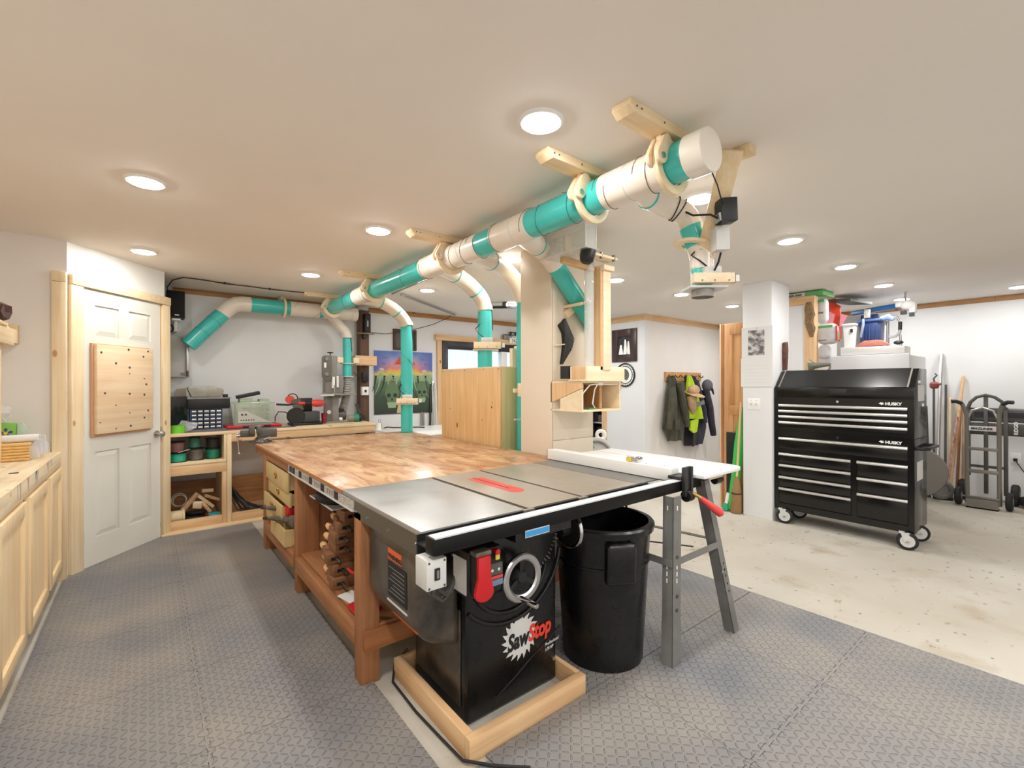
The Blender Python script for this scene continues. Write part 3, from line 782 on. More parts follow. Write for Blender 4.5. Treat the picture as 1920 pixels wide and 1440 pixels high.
# blade height handwheel
hw = part('handwheel', MB().lathe([(.072, -.006), (.080, -.012), (.098, -.012), (.104, -.006), (.104, .006), (.098, .012), (.080, .012), (.072, .006)], (1.255, 1.515, .575), (0, 1, 0), 44, closed=True), M['alu'], ts)
for a in (90, 210, 330):
    part('spoke', MB().beam((1.255, 1.525, .575), (1.255 + .08 * math.cos(R(a)), 1.52, .575 + .08 * math.sin(R(a))), .018, .012, (0, 1, 0)), M['black'], hw)
part('hub', MB().lathe([(.035, 0), (.035, .03), (.022, .05), (.018, .05)], (1.255, 1.56, .575), (0, -1, 0), 20), M['black'], hw)
part('crank_handle', MB().lathe([(.009, 0), (.011, .01), (.012, .09), (.010, .095)], (1.238, 1.505, .495), (.12, -1, -.05), 14), M['chrome'], hw)
part('shaft', MB().cyl((1.255, 1.56, .575), (1.255, 1.60, .575), .02), M['black'], hw)
# tilt handwheel on the right side
h2 = part('tilt_wheel', MB().torus((1.625, 1.60, .69), (1, 0, 0), .085, .012, 36, 10), M['chrome'], ts)
part('hub', MB().cyl((1.56, 1.60, .69), (1.63, 1.60, .69), .03), M['black'], h2)
part('disc', MB().cyl((1.612, 1.60, .69), (1.618, 1.60, .69), .076, n=30), M['black'], h2)
part('crank_handle', MB().cyl((1.63, 1.565, .625), (1.70, 1.565, .625), .010), M['chrome'], h2)
# loop of grey flex by the switch boxes
for k, (dx, dz) in enumerate(((0, 0), (.02, .015), (-.015, .012))):
    part('flex', MB().tube([(.80 + dx, 1.46, .70), (.82 + dx, 1.50, .63 + dz), (.87 + dx, 1.52, .585 + dz), (.92, 1.54, .60 + dz), (.95, 1.56, .65)], .007, 8), M['dgrey'], ts)
# maker's sign on the front
sgn = MB(); P_ = []
for k in range(18):
    a = 2 * PI * k / 18
    for da, rr in ((0, .104), (.015, .080), (.10, .077), (.17, .086), (.30, .098)): P_.append((1.306 + rr * math.cos(-a - da) * 1.02, .272 + rr * math.sin(-a - da)))
sgn.prism(P_, (0, 1.5882, 0), (1, 0, 0), (0, 0, 1), (0, .0014, 0))
sg = part('saw_blade_sign', sgn, M['lgrey'], cab, smooth=0)
letters('sign_text', 'Saw', .10, (1.232, 1.5866, .226), (1, 0, .05), (0, 0, 1), M['black'], cab, shear=.15, sx=.74, bold=.0034)
letters('sign_text', 'Stop', .10, (1.352, 1.5862, .234), (1, 0, .05), (0, 0, 1), mat('sign_red', (220, 62, 42), .4), cab, shear=.15, sx=.74, bold=.0036)
letters('model_text', 'Professional', .021, (1.452, 1.5868, .175), (1, 0, .1), (0, 0, 1), M['lgrey'], cab, shear=.3, sx=.86)
letters('model_text', '1.75 HP', .018, (1.452, 1.5868, .152), (1, 0, .1), (0, 0, 1), M['lgrey'], cab, shear=.3, sx=.9, bold=.0005)
part('door_screw', MB().cyl((1.508, 1.59, .10), (1.508, 1.583, .10), .009), M['steel'], cab)
# timber frame the saw stands in
bf = thing('saw_base_frame', 'low pine two by four frame round the foot of the table saw', 'timber frame', (1.27, 1.78, -.01))
for bb, m in (((.932, .97, 1.468, 2.10, -.01, .08), 'stud_y'), ((1.535, 1.56, 1.468, 2.10, -.01, .08), 'stud_y'), ((.932, 1.56, 1.43, 1.468, -.01, .08), 'stud_x'), ((.97, 1.535, 2.072, 2.10, -.01, .08), 'stud_x')):
    part('rail', MB().box(*bb), M[m], bf, bev=.003)
solo('power_cord', MB().tube([(1.0, 2.09, .10), (.95, 2.13, .03), (.905, 2.05, -.001), (.90, 1.8, -.001), (.91, 1.6, -.001), (.915, 1.45, .006), (.99, 1.36, .006), (1.09, 1.27, .006)], .0055, 8), M['rubber'], 'dark power cord on the floor beside the saw base frame', 'cord')

# rip fence
rf = thing('rip_fence', 'long white rip fence with a black clamp head and red lever, across the saw top', 'rip fence', (2.27, 1.9, .866))
part('fence_body', MB().box(2.24, 2.315, 1.425, 2.415, .868, .936), M['white'], rf, bev=.002)
part('end_cap', MB().box(2.242, 2.313, 2.415, 2.422, .868, .934), M['grey'], rf)
b = MB(); b.box(2.232, 2.252, 1.335, 1.358, .80, .955); b.box(2.292, 2.312, 1.335, 1.358, .80, .955); b.box(2.252, 2.292, 1.345, 1.36, .79, .955); part('clamp_head', b, mat('fence_head', (46, 46, 47), .4), rf, bev=.003)
part('head_arm', MB().box(2.215, 2.325, 1.35, 1.43, .888, .905), M['black'], rf, bev=.003)
b = MB(); b.cyl((2.25, 1.345, .80), (2.295, 1.345, .80), .03, n=20); part('cam', b, M['black'], rf)
b = MB(); b.tube([(2.285, 1.33, .815), (2.31, 1.31, .80), (2.325, 1.295, .785)], [.012, .010, .012], 10); part('lever_shank', b, M['brass'], rf)
b = MB(); b.tube([(2.32, 1.30, .79), (2.345, 1.275, .762), (2.375, 1.25, .732), (2.40, 1.23, .708), (2.408, 1.224, .70)], [.013, .017, .022, .022, .008], 14); part('red_lever', b, M['pinkred'], rf)
for x, y in ((2.29, 1.62), (2.30, 1.60), (2.29, 1.50), (2.30, 1.485)): part('set_screw', MB().cyl((x, y, .936), (x, y, .937), .005, n=10), M['black'], rf)
tm = thing('tape_measure', 'small chrome and yellow tape measure on top of the white fence', 'tape measure', (2.285, 1.69, .936))
part('case', MB().box(2.255, 2.31, 1.655, 1.735, .936, .968), M['chrome'], tm, bev=.008)
part('face', MB().box(2.252, 2.256, 1.70, 1.735, .94, .962), mat('tape_yellow', (224, 196, 60), .4), tm)
part('top_lump', MB().box(2.265, 2.30, 1.685, 1.73, .966, .976), M['white'], tm, bev=.004)

# white side table with folding steel legs
M['lamwhite'] = mat('white_laminate', (232, 232, 232), .3)
sd = thing('extension_table', 'narrow white side table with grey folding steel legs, right of the saw', 'table', (2.55, 1.8, -.01))
pp = [(2.335, 1.285), (2.70, 1.285)]
for i in range(7): a = R(-90) + R(90) * i / 6; pp.append((2.72 + .09 * math.cos(a), 1.375 + .09 * math.sin(a)))
pp += [(2.81, 2.30), (2.335, 2.30)]
b = MB(); b.prism(pp, (0, 0, .888), (1, 0, 0), (0, 1, 0), (0, 0, .018)); part('white_top', b, M['lamwhite'], sd, bev=.002)
part('scale_line', MB().box(2.60, 2.606, 1.33, 2.28, .9059, .9063), mat('blue_grey_line', (150, 156, 176), .4), sd)
part('wood_block', MB().box(2.47, 2.62, 1.33, 1.40, .86, .888), M['ply'], sd)
part('pivot_knob', MB().cyl((2.55, 1.345, .845), (2.62, 1.345, .845), .022), M['black'], sd)
M['leg'] = mat('leg_grey', (128, 127, 124), .42, c2=(110, 109, 106), scale=6)
def angle_leg(p, q, wx, wy):
    """L-shaped steel leg with its corner line from q (foot) to p (top)"""
    b = MB(); t = .004; p, q = Vector(p), Vector(q)
    for (ax, ay) in (((wx, t)), ((t, wy))):
        b.hexa([q, q + Vector((ax, 0, 0)), q + Vector((ax, ay, 0)), q + Vector((0, ay, 0)), p, p + Vector((ax, 0, 0)), p + Vector((ax, ay, 0)), p + Vector((0, ay, 0))])
    return b
def holes(lg, p, q, ts, dx):
    p, q = Vector(p), Vector(q)
    for t in ts:
        c = q.lerp(p, t)
        part('slot', MB().box(c.x + dx - .004, c.x + dx + .004, c.y - .001, c.y, c.z - .011, c.z + .011), M['lampring'], lg)
        part('slot', MB().box(c.x - .001, c.x, c.y + .03, c.y + .036, c.z - .011, c.z + .011), M['lampring'], lg)
for p, q, wx, wy in (((2.08, 1.31, .826), (2.022, 1.284, -.01), .072, .06), ((2.43, 1.34, .86), (2.577, 1.242, -.01), .055, .06), ((2.44, 2.1, .88), (2.60, 2.2, -.01), .055, .055), ((2.08, 2.1, .80), (2.03, 2.2, -.01), .055, .055)):
    lg = part('leg', angle_leg(p, q, wx, wy), M['leg'], sd)
    if wx > .06:
        holes(lg, p, q, (.50, .54, .58, .93), .036)
        for t in (.41, .33, .64): c = Vector(q).lerp(Vector(p), t); part('bolt', MB().cyl((c.x + .036, c.y, c.z), (c.x + .036, c.y - .006, c.z), .009, n=10), M['screw'], lg)
        part('foot_sleeve', angle_leg(Vector(q).lerp(Vector(p), .26) - Vector((.003, .003, 0)), Vector(q) - Vector((.003, .003, 0)), wx + .003, wy + .003), M['leg'], lg)
    elif p[1] < 1.5:
        for t in (.46, .42, .38, .33, .28): c = Vector(q).lerp(Vector(p), t); part('slot', MB().box(c.x + .025, c.x + .033, c.y - .002, c.y - .0005, c.z - .006, c.z + .006), M['black'], lg)
        part('latch', MB().tube([(2.50, 1.27, .36), (2.53, 1.28, .352), (2.50, 1.28, .345)], .003, 6), M['chrome'], lg)
part('brace', MB().beam((2.06, 1.30, .50), (2.515, 1.30, .50), .004, .035), M['leg'], sd)
part('brace', MB().beam((2.44, 2.12, .50), (2.52, 1.30, .52), .035, .004), M['leg'], sd)
part('brace', MB().beam((2.05, 1.30, .50), (2.05, 2.14, .50), .004, .035), M['leg'], sd)
part('brace', MB().beam((2.06, 2.13, .56), (2.53, 2.13, .56), .004, .035), M['leg'], sd)
part('lock_rod', MB().cyl((2.15, 1.50, .54), (2.30, 1.33, .525), .004, n=8), M['black'], sd)

# trash can
tc_ = thing('trash_can', 'big round black plastic trash can under the saw rail', 'trash can', (1.878, 1.603, -.0))
b = MB(); b.lathe([(.0, .012), (.195, .012), (.20, 0), (.205, .004), (.245, .66), (.262, .662), (.266, .69), (.258, .70), (.236, .70), (.232, .66), (.192, .03), (.0, .03)], n=48); part('body', b, M['blackgloss'], tc_, world=False)
for a in (60, 240):
    b = MB(); b.obox((.252 * math.cos(R(a)), .252 * math.sin(R(a)), .55), (.05, .15, .20), (0, R(3), R(a))); part('handle', b, M['blackgloss'], tc_, world=False, bev=.02, seg=3)
part('moulded_band', MB().lathe([(.236, 0), (.242, .004), (.242, .012), (.237, .016)], (0, 0, .50), n=48), M['blackgloss'], tc_, world=False)
# router motor and cords under the side table
rm = thing('router_motor', 'dark router motor hanging below the white side table', 'router', (2.45, 1.9, .70))
part('motor', MB().lathe([(.03, 0), (.055, .01), (.06, .03), (.06, .14), (.045, .16), (.045, .185)], (2.42, 1.86, .705), n=20), M['black'], rm)
part('mount_bolts', MB().cyl((2.39, 1.80, .79), (2.39, 1.80, .888), .009).cyl((2.45, 1.80, .79), (2.45, 1.80, .888), .009), M['steel'], rm)
solo('cord_coil', MB().tube([(2.42, 1.86, .705), (2.36, 1.82, .58), (2.28, 1.76, .52), (2.33, 1.70, .44), (2.41, 1.72, .47), (2.38, 1.80, .56), (2.27, 1.74, .57), (2.22, 1.80, .63)], .007, 8), M['rubber'], 'black cord looped below the white side table, behind the trash can', 'cord')

# ================================================================== DUST DUCT UNDER THE CEILING
MX, MZ = 1.74, 2.325
PR = .080
def yc(y): return (MX, y, MZ)
md = thing('main_dust_duct', 'long white and teal main dust duct hung under the ceiling along the workbench', 'dust duct', (MX, 3.4, MZ))
def sect(y0, y1, kind):
    r = PR if kind == 'teal' else PR + .0045
    return part('pipe' if kind == 'teal' else 'fitting', MB().pipe(yc(y0), yc(y1), r, .005, 40), M[kind], md)
cap = part('end_cap', MB().lathe([(.0, -.002), (.082, -.002), (.086, .002), (.086, .088), (.08, .09), (.08, .01)], yc(.925), (0, 1, 0), 44), M['pvc'], md)
for y0, y1, k in ((.99, 1.15, 'teal'), (1.13, 1.445, 'pvc'), (1.40, 2.02, 'teal'), (1.99, 2.325, 'pvc'), (2.29, 2.53, 'teal'), (2.50, 3.28, 'pvc'), (3.24, 4.38, 'teal'), (4.33, 4.79, 'pvc'), (4.75, 5.72, 'teal'), (5.66, 5.93, 'pvc')):
    sect(y0, y1, k)
for y in (1.30, 2.12, 2.70, 3.12, 4.55): part('seam', MB().pipe(yc(y - .0015), yc(y + .0015), PR + .0058, .001, 40), M['lgrey'], md)
def helix(y0, y1, n, r=PR + .007, ph=0.0):
    k = int(24 * n) + 1
    return [(MX + r * math.cos(ph + 2 * PI * n * i / (k - 1)), y0 + (y1 - y0) * i / (k - 1), MZ + r * math.sin(ph + 2 * PI * n * i / (k - 1))) for i in range(k)]
for y0, y1, n, ph in ((1.16, 1.24, 1.2, 2), (1.40, 1.47, 1, 3.2), (1.62, 1.72, 1, 2), (1.86, 2.03, 1.2, 2.5), (2.30, 2.36, 1, 2), (2.48, 2.58, 1, 3), (2.62, 2.86, 1.6, 2), (3.25, 3.30, 1, 3), (3.55, 3.75, 1, 2), (4.40, 4.60, 1.2, 1), (4.80, 4.86, 1, 3), (5.0, 5.25, 1, 2)):
    part('earth_wire', MB().tube(helix(y0, y1, n, ph=ph), .0013, 5), M['wire'], md)

def hanger(y, idx):
    labs = ['nearest plywood ceiling hanger, round the duct end cap', 'second plywood duct hanger from the camera, by the white duct elbow', 'third plywood duct hanger, halfway along the duct', 'fourth plywood duct hanger, before the skull painting', 'farthest plywood duct hanger, where the ducts meet']
    t = thing('duct_hanger', labs[idx], 'hanger', (MX, y, CEIL), group='plywood hangers of the main duct')
    b = MB(); x0, x1 = 1.404, 2.076
    b.prism([(x0, 2.465), (x0, 2.445), (x0 + .03, 2.422), (x1 - .03, 2.422), (x1, 2.445), (x1, 2.465)], (0, y - .045, 0), (1, 0, 0), (0, 0, 1), (0, .09, 0))
    board = part('ceiling_board', b, M['pine_x'], t, bev=.002)
    for x in (1.44, 1.47, 1.62): part('screw', MB().cyl((x, y - .045, 2.444), (x, y - .047, 2.444), .004, n=8), M['screw'], board)
    part('packer', MB().box(1.645, 1.70, y - .0115, y + .0115, 2.40, 2.422), M['ply'], t)
    part('ring', MB().lathe([(.0855, -.011), (.122, -.011), (.122, .011), (.0855, .011)], yc(y), (0, 1, 0), 40, closed=True), M['ply'], t, bev=.002)
    for dy in (-.0225, .0225):
        b = MB(); n = 10; p0, p1 = Vector((1.665, 0, 2.392)), Vector((1.628, 0, 2.325)); pts = []
        d = (p1 - p0).normalized(); ang = math.atan2(d.z, d.x)
        for i in range(n + 1): a = ang - PI / 2 + PI * i / n; pts.append((p1.x + .032 * math.cos(a), p1.z + .032 * math.sin(a)))
        for i in range(n + 1): a = ang + PI / 2 + PI * i / n; pts.append((p0.x + .030 * math.cos(a), p0.z + .030 * math.sin(a)))
        b.prism(pts, (0, y + dy - .010, 0), (1, 0, 0), (0, 0, 1), (0, .02, 0)); cl = part('clip', b, M['ply'], t, bev=.003)
    part('bolt', MB().cyl((1.628, y - .038, 2.322), (1.628, y - .03, 2.322), .013, n=12), M['steel'], t)
    return t
for i, y in enumerate((1.10, 1.545, 2.90, 4.33, 5.60)): hanger(y, i)

# duct along the back wall
BY, BZ = 5.925, 2.312
bd = thing('back_dust_duct', 'white and teal dust duct along the back wall, bending down towards the door', 'dust duct', (1.2, BY, BZ))
def bsect(x0, x1, kind): return part('pipe' if kind == 'teal' else 'fitting', MB().pipe((x0, BY, BZ), (x1, BY, BZ), PR if kind == 'teal' else PR + .0045, .005, 36), M[kind], bd)
bsect(.90, 1.355, 'teal'); bsect(1.33, 1.66, 'pvc'); bsect(1.64, 1.74, 'teal'); bsect(1.71, 2.10, 'pvc')
part('end_cap', MB().lathe([(.0, 0), (.084, 0), (.088, -.004), (.088, -.07), (.0, -.07)], (2.13, BY, BZ), (1, 0, 0), 36), M['pvc'], bd)
part('elbow', MB().tube([(.92, BY, BZ), (.84, BY, BZ), (.775, BY, BZ - .012), (.715, BY, BZ - .05), (.67, BY, BZ - .10), (.645, BY, BZ - .135)], PR + .0045, 32), M['pvc'], bd)
part('pipe', MB().tube([(.665, BY, BZ - .108), (.34, BY, 1.822)], PR, 32), M['teal'], bd)
for tt in (.3, .62): c = Vector((.665, BY, BZ - .108)).lerp(Vector((.34, BY, 1.822)), tt); part('earth_wire', MB().torus(c, (.3, .08, .39), PR + .002, .0013, 30, 5), M['wire'], bd)
part('earth_wire', MB().tube([(1.36 + .3 * i / 24, BY - (PR + .006) * math.cos(i / 24 * 6.0), BZ + (PR + .006) * math.sin(i / 24 * 6.0)) for i in range(25)], .0013, 5), M['wire'], bd)
part('wall_bracket', MB().lathe([(.0855, -.012), (.115, -.012), (.115, .012), (.0855, .012)], (1.265, BY, BZ), (1, 0, 0), 36, closed=True), M['ply'], bd, bev=.002)
part('wall_bracket', MB().box(1.25, 1.28, 5.99, 6.18, 2.39, 2.46), M['ply'], bd)

def gate(t, c, face, s=1.0):
    """wooden sliding blast gate round a vertical pipe; face = direction (unit xy) its long side runs"""
    c = Vector(c); u = Vector((face[0], face[1], 0)).normalized(); n = Vector((u.y, -u.x, 0))
    g = part('blast_gate', MB().beam(c - u * .11 * s + Vector((0, 0, -.028)), c + u * .13 * s + Vector((0, 0, -.028)), .17 * s, .012), M['lgrey'], t, bev=.002)
    o = c + n * .085 * s + Vector((0, 0, .01))
    part('gate_motor_box', MB().beam(o - u * .10 * s, o + u * .16 * s, .06 * s, .062 * s), M['ply'], g, bev=.003)
    part('actuator', MB().beam(o - u * .03 * s + Vector((0, 0, .052 * s)), o + u * .08 * s + Vector((0, 0, .052 * s)), .05 * s, .045 * s), M['lgrey'], g, bev=.008)
    part('end_plate', MB().beam(o + u * .162 * s + Vector((0, 0, -.03 * s)), o + u * .162 * s + Vector((0, 0, .03 * s)), .05 * s, .004, u), M['black'], g)
    part('switch_bracket', MB().beam(o + u * .165 * s, o + u * .195 * s, .02 * s, .04 * s), M['lampring'], g)
    for k in (-.05, .03, .12): part('screw', MB().cyl(o + u * k * s + n * .031 * s + Vector((0, 0, -.018 * s)), o + u * k * s + n * .034 * s + Vector((0, 0, -.018 * s)), .004, n=8), M['screw'], g)
    part('gate_wire', MB().tube([o + Vector((0, 0, .07 * s)), o - u * .05 * s + Vector((0, 0, .11 * s)) - n * .0, o - u * .09 * s + Vector((0, 0, .16 * s)) - n * .035, c + n * .058 * s + Vector((0, 0, .26 * s))], .004, 6), M['rubber'], g)
    return g

def drop(name, lab, pts, ztop, zbot, r, bands=(), ties=()):
    """branch from the main duct: white bends along pts, then a teal pipe from ztop to zbot"""
    x, y = pts[-1][0], pts[-1][1]
    t = thing(name, lab, 'dust duct', (x, y, zbot))
    P_ = [Vector(p) for p in pts]; S_ = []
    for i in range(len(P_) - 1):                               # smooth the polyline
        a, b_, c_, d_ = P_[max(i - 1, 0)], P_[i], P_[i + 1], P_[min(i + 2, len(P_) - 1)]
        for k in range(4):
            s = k / 4.0
            S_.append(.5 * ((2 * b_) + (c_ - a) * s + (2 * a - 5 * b_ + 4 * c_ - d_) * s * s + (3 * b_ - a - 3 * c_ + d_) * s ** 3))
    S_.append(P_[-1])
    part('branch_bend', MB().tube(S_, r + .004, 28), M['pvc'], t)
    for q in bands:
        i = int(q * (len(S_) - 2)); d = S_[i + 1] - S_[i]
        part('teal_band', MB().cyl(S_[i] - d.normalized() * .006, S_[i] + d.normalized() * .006, r + .0075, n=28), M['teal'], t)
    for q in ties:
        i = int(q * (len(S_) - 2)); d = S_[i + 1] - S_[i]
        part('wire_tie', MB().torus(S_[i] + d * (q * (len(S_) - 2) - i), d + Vector((.05, .1, .1)) * d.length, r + .008, .003, 28, 6), M['rubber'], t)
    part('pipe', MB().pipe((x, y, zbot), (x, y, ztop + .03), r, .004, 32), M['teal'], t)
    part('collar', MB().pipe((x, y, ztop - .004), (x, y, ztop + .03), r + .005, .004, 32), M['pvc'], t)
    part('earth_wire', MB().torus((x, y, ztop - .012), (0, 0, 1), r + .002, .002, 28, 5), M['wire'], t)
    w = [p + Vector((.02, -r * .8, r * .5)) for p in S_[::2]] + [Vector((x + r * .5, y - r, ztop - .02)), Vector((x + r * .9, y - r * .6, ztop - min(.2, (ztop - zbot) * .35)))]
    part('control_wire', MB().tube(w, .0035, 6), M['wire'], t)
    return t
a1 = drop('duct_drop', 'teal drop pipe with a wooden gate, in front of the skull painting', [(1.74, 4.80, 2.325), (1.95, 4.80, 2.31), (2.12, 4.805, 2.25), (2.24, 4.81, 2.16), (2.30, 4.81, 2.075)], 2.075, .868, .0655, (.35, .72))
gate(a1, (2.30, 4.81, 1.21), (.78, -.62), .92)
part('earth_wire', MB().tube([(2.30 + .068 * math.cos(k * .5), 4.81 + .068 * math.sin(k * .5), 1.95 - k * .03) for k in range(26)], .0016, 5), M['wire'], a1)
a2 = drop('duct_drop', 'teal drop pipe with a wooden gate, standing on the plywood box', [(1.74, 3.16, 2.325), (2.03, 3.34, 2.335), (2.26, 3.45, 2.29), (2.40, 3.472, 2.19), (2.442, 3.475, 2.09)], 2.09, 1.556, .0665, (.30, .68))
gate(a2, (2.442, 3.475, 1.745), (.78, -.62), .95)
a3 = drop('duct_drop', 'teal drop pipe squeezed between the plywood box and the cream pillar', [(1.74, 2.66, 2.325), (2.06, 2.86, 2.35), (2.30, 3.02, 2.36), (2.48, 3.06, 2.27), (2.572, 3.064, 2.13)], 2.13, .80, .067, (.28,))
part('pipe_clamp', MB().box(2.40, 2.46, 2.985, 3.01, 1.33, 1.365).box(2.43, 2.52, 2.925, 2.985, 1.30, 1.41), M['ply'], a3, bev=.003)
part('pipe_clamp', MB().box(2.40, 2.52, 2.985, 3.0, 1.10, 1.112), M['lgrey'], a3)
a5 = drop('duct_drop', 'front duct drop with a plywood collar and wooden gate, held by the hanging strut', [(1.74, 1.26, 2.325), (1.92, 1.36, 2.335), (2.06, 1.36, 2.32), (2.15, 1.29, 2.27), (2.196, 1.255, 2.16), (2.222, 1.235, 2.04)], 2.0, 1.895, .052, (.30,), (.54, .58))
part('teal_pipe', MB().tube([(2.178, 1.268, 2.205), (2.205, 1.248, 2.11)], .0575, 28), M['teal'], a5)
part('collar_board', MB().lathe([(.056, -.008), (.098, -.008), (.098, .008), (.056, .008)], (2.19, 1.262, 2.112), (.1, -.1, 1), 36, closed=True), M['ply'], a5, bev=.003)
part('fitting', MB().pipe((2.224, 1.234, 1.985), (2.222, 1.235, 2.06), .0575, .004, 30), M['pvc'], a5)
part('outlet', MB().pipe((2.226, 1.232, 1.842), (2.226, 1.232, 1.885), .055, .005, 30), M['mgrey'], a5)
gate(a5, (2.226, 1.232, 1.915), (.78, -.62), .78)
# drop at the back wall for the band saw
a6 = drop('duct_drop', 'teal drop pipe on the back wall above the grey band saw', [(1.78, 5.90, 2.29), (1.85, 5.88, 2.20), (1.91, 5.865, 2.13), (1.965, 5.855, 2.07), (1.984, 5.85, 2.0)], 2.0, 1.50, .054, ())
part('flange', MB().cyl((1.984, 5.85, 1.665), (1.984, 5.85, 1.673), .085, n=30), M['lgrey'], a6)
part('flange', MB().cyl((1.984, 5.85, 1.50), (1.984, 5.85, 1.508), .075, n=30), M['lgrey'], a6)
part('clamp_block', MB().box(1.845, 1.92, 5.80, 5.88, 1.675, 1.745), M['ply'], a6, bev=.003)
part('clamp_block', MB().box(2.05, 2.12, 5.80, 5.88, 1.675, 1.745), M['ply'], a6, bev=.003)
part('clamp_rail', MB().box(2.10, 2.385, 5.88, 6.04, 1.655, 1.78), M['stud_x'], a6, bev=.003)

# diagonal branch down in front of the pillar
a4 = thing('duct_branch', 'fat teal diagonal pipe with a white bend, in front of the cream pillar', 'dust duct', (2.4, 2.42, 1.8))
part('branch_bend', MB().tube([(1.74, 2.12, 2.325), (1.92, 2.25, 2.345), (2.08, 2.35, 2.355), (2.19, 2.395, 2.345), (2.27, 2.412, 2.31), (2.33, 2.416, 2.262)], .071, 28), M['pvc'], a4)
part('pipe', MB().tube([(2.31, 2.415, 2.278), (2.745, 2.42, 1.86)], .066, 28), M['teal'], a4)
part('teal_band', MB().cyl((2.085, 2.353, 2.355), (2.10, 2.359, 2.355), .0725, n=28), M['teal'], a4)
part('strap', MB().beam((2.47, 2.40, 1.985), (2.66, 2.40, 2.04), .20, .022, (0, 0, 1)), M['ply'], a4, bev=.004)
part('strap_block', MB().beam((2.475, 2.47, 1.925), (2.565, 2.47, 1.985), .045, .055), M['ply'], a4, bev=.003)

# hanging strut with its boxes
ss = thing('hanging_strut', 'timber strut slanting down from the ceiling beside the duct end', 'strut', (2.05, 1.0, CEIL))
part('ceiling_board', MB().box(2.078, 2.14, .93, 1.02, 2.424, 2.465), M['pine_x'], ss, bev=.002)
part('strut', MB().beam((2.04, .985, 2.44), (2.225, 1.222, 2.04), .088, .04, (.75, .45, .3)), M['pine_z'], ss, bev=.003)
part('foot_block', MB().beam((2.19, 1.245, 2.075), (2.235, 1.21, 2.03), .055, .07, (.5, .5, .5)), M['stud_x'], ss, bev=.003)
jb = part('power_box', MB().beam((2.112, 1.055, 2.258), (2.120, 1.055, 2.152), .075, .075, (.78, -.62, 0)), M['black'], ss, bev=.003)
part('connector', MB().beam((2.085, 1.072, 2.19), (2.092, 1.066, 2.155), .05, .03, (.78, -.62, 0)), M['steel'], jb)
part('plug', MB().cyl((2.09, 1.055, 2.15), (2.075, 1.04, 2.145), .014), M['black'], jb)
sw = part('switch_box', MB().beam((2.145, 1.10, 2.145), (2.15, 1.10, 2.035), .068, .064, (.78, -.62, 0)), M['lgrey'], ss, bev=.003)
part('rocker', MB().beam((2.176, 1.078, 2.11), (2.178, 1.078, 2.075), .02, .012, (.78, -.62, 0)), M['black'], sw)
part('plug_lead', MB().tube([(2.09, 1.05, 2.15), (2.06, 1.10, 2.19), (2.08, 1.20, 2.22), (2.12, 1.27, 2.27)], .005, 8), M['rubber'], ss)
part('switch_lead', MB().tube([(2.155, 1.10, 2.03), (2.17, 1.12, 1.99), (2.19, 1.15, 1.96)], .005, 8), M['rubber'], ss)
solo('supply_wire', MB().tube([(1.83, .98, 2.30), (1.93, 1.0, 2.26), (2.03, 1.03, 2.22), (2.09, 1.05, 2.24)], .003, 6), M['rubber'], 'thin black wire from the duct end to the black box on the strut', 'wire')

# ================================================================== CLEAR DUST TUBE ON THE PILLAR
dsx = thing('dust_separator', 'clear dust tube between a clear box and wooden boxes, fixed to the cream pillar', 'dust separator', (2.45, 2.3, 1.2))
cbx = MB(); x0, x1, y0, y1, z0, z1 = 2.175, 2.275, 1.985, 2.37, 2.275, 2.43; t = .005
for bb in ((x0, x0 + t, y0, y1, z0, z1), (x1 - t, x1, y0, y1, z0, z1), (x0, x1, y0, y0 + t, z0, z1), (x0, x1, y1 - t, y1, z0, z1), (x0, x1, y0, y1, z1 - t, z1)): cbx.box(*bb)
cbp = part('clear_box', cbx, M['clear'], dsx)
for a, b in (((x0, y0), (x0, y0)), ((x1, y0), (x1, y0)), ((x0, y1), (x0, y1))): part('box_edge', MB().box(a[0] - .002, a[0] + .002, a[1] - .002, a[1] + .002, z0, z1), M['lampring'], cbp)
for p, q in (((x0, y0, z1), (x0, y1, z1)), ((x0, y0, z1), (x1, y0, z1)), ((x0, y0, z0), (x0, y1, z0))): part('box_edge', MB().beam(p, q, .004, .004), M['lampring'], cbp)
part('clear_plate', MB().box(x0 - .025, x1 + .02, y0 - .01, y1 + .03, z0 - .008, z0), M['clear'], cbp)
part('hose_stub', MB().lathe([(.05, 0), (.05, -.03), (.044, -.07), (.030, -.085), (.0, -.085)], (2.25, 2.03, 2.272), (.15, -.1, 1), 24), M['black'], dsx)
part('outlet_plate', MB().box(2.19, 2.25, 2.18, 2.20, 2.29, 2.40), M['ply'], dsx, bev=.002)
part('arm', MB().beam((2.275, 2.09, 2.268), (2.56, 2.09, 2.268), .10, .018), M['ply'], dsx, bev=.003)
part('arm', MB().beam((2.20, 2.22, 2.245), (2.48, 2.20, 2.22), .05, .04), M['stud_x'], dsx, bev=.003)
for x in (2.40, 2.53): part('arm_bolt', MB().cyl((x, 2.05, 2.25), (x, 2.05, 2.29), .012, n=10), M['screw'], dsx)
part('clear_tube', MB().pipe((2.435, 2.19, 1.50), (2.435, 2.19, 2.26), .035, .004, 28), M['clear'], dsx)
part('post', MB().box(2.505, 2.585, 2.12, 2.175, 1.50, 2.20), M['ply'], dsx, bev=.002)
part('post_edge', MB().box(2.485, 2.505, 2.13, 2.235, 1.50, 2.215), M['stud_z'], dsx)
part('post_cap', MB().box(2.49, 2.60, 2.10, 2.21, 2.20, 2.235), M['ply'], dsx, bev=.002)
ub = part('upper_box', MB().box(2.34, 2.75, 2.13, 2.145, 1.432, 1.525).box(2.34, 2.75, 2.27, 2.285, 1.432, 1.525).box(2.355, 2.75, 2.145, 2.27, 1.512, 1.525), M['ply'], dsx, bev=.002)
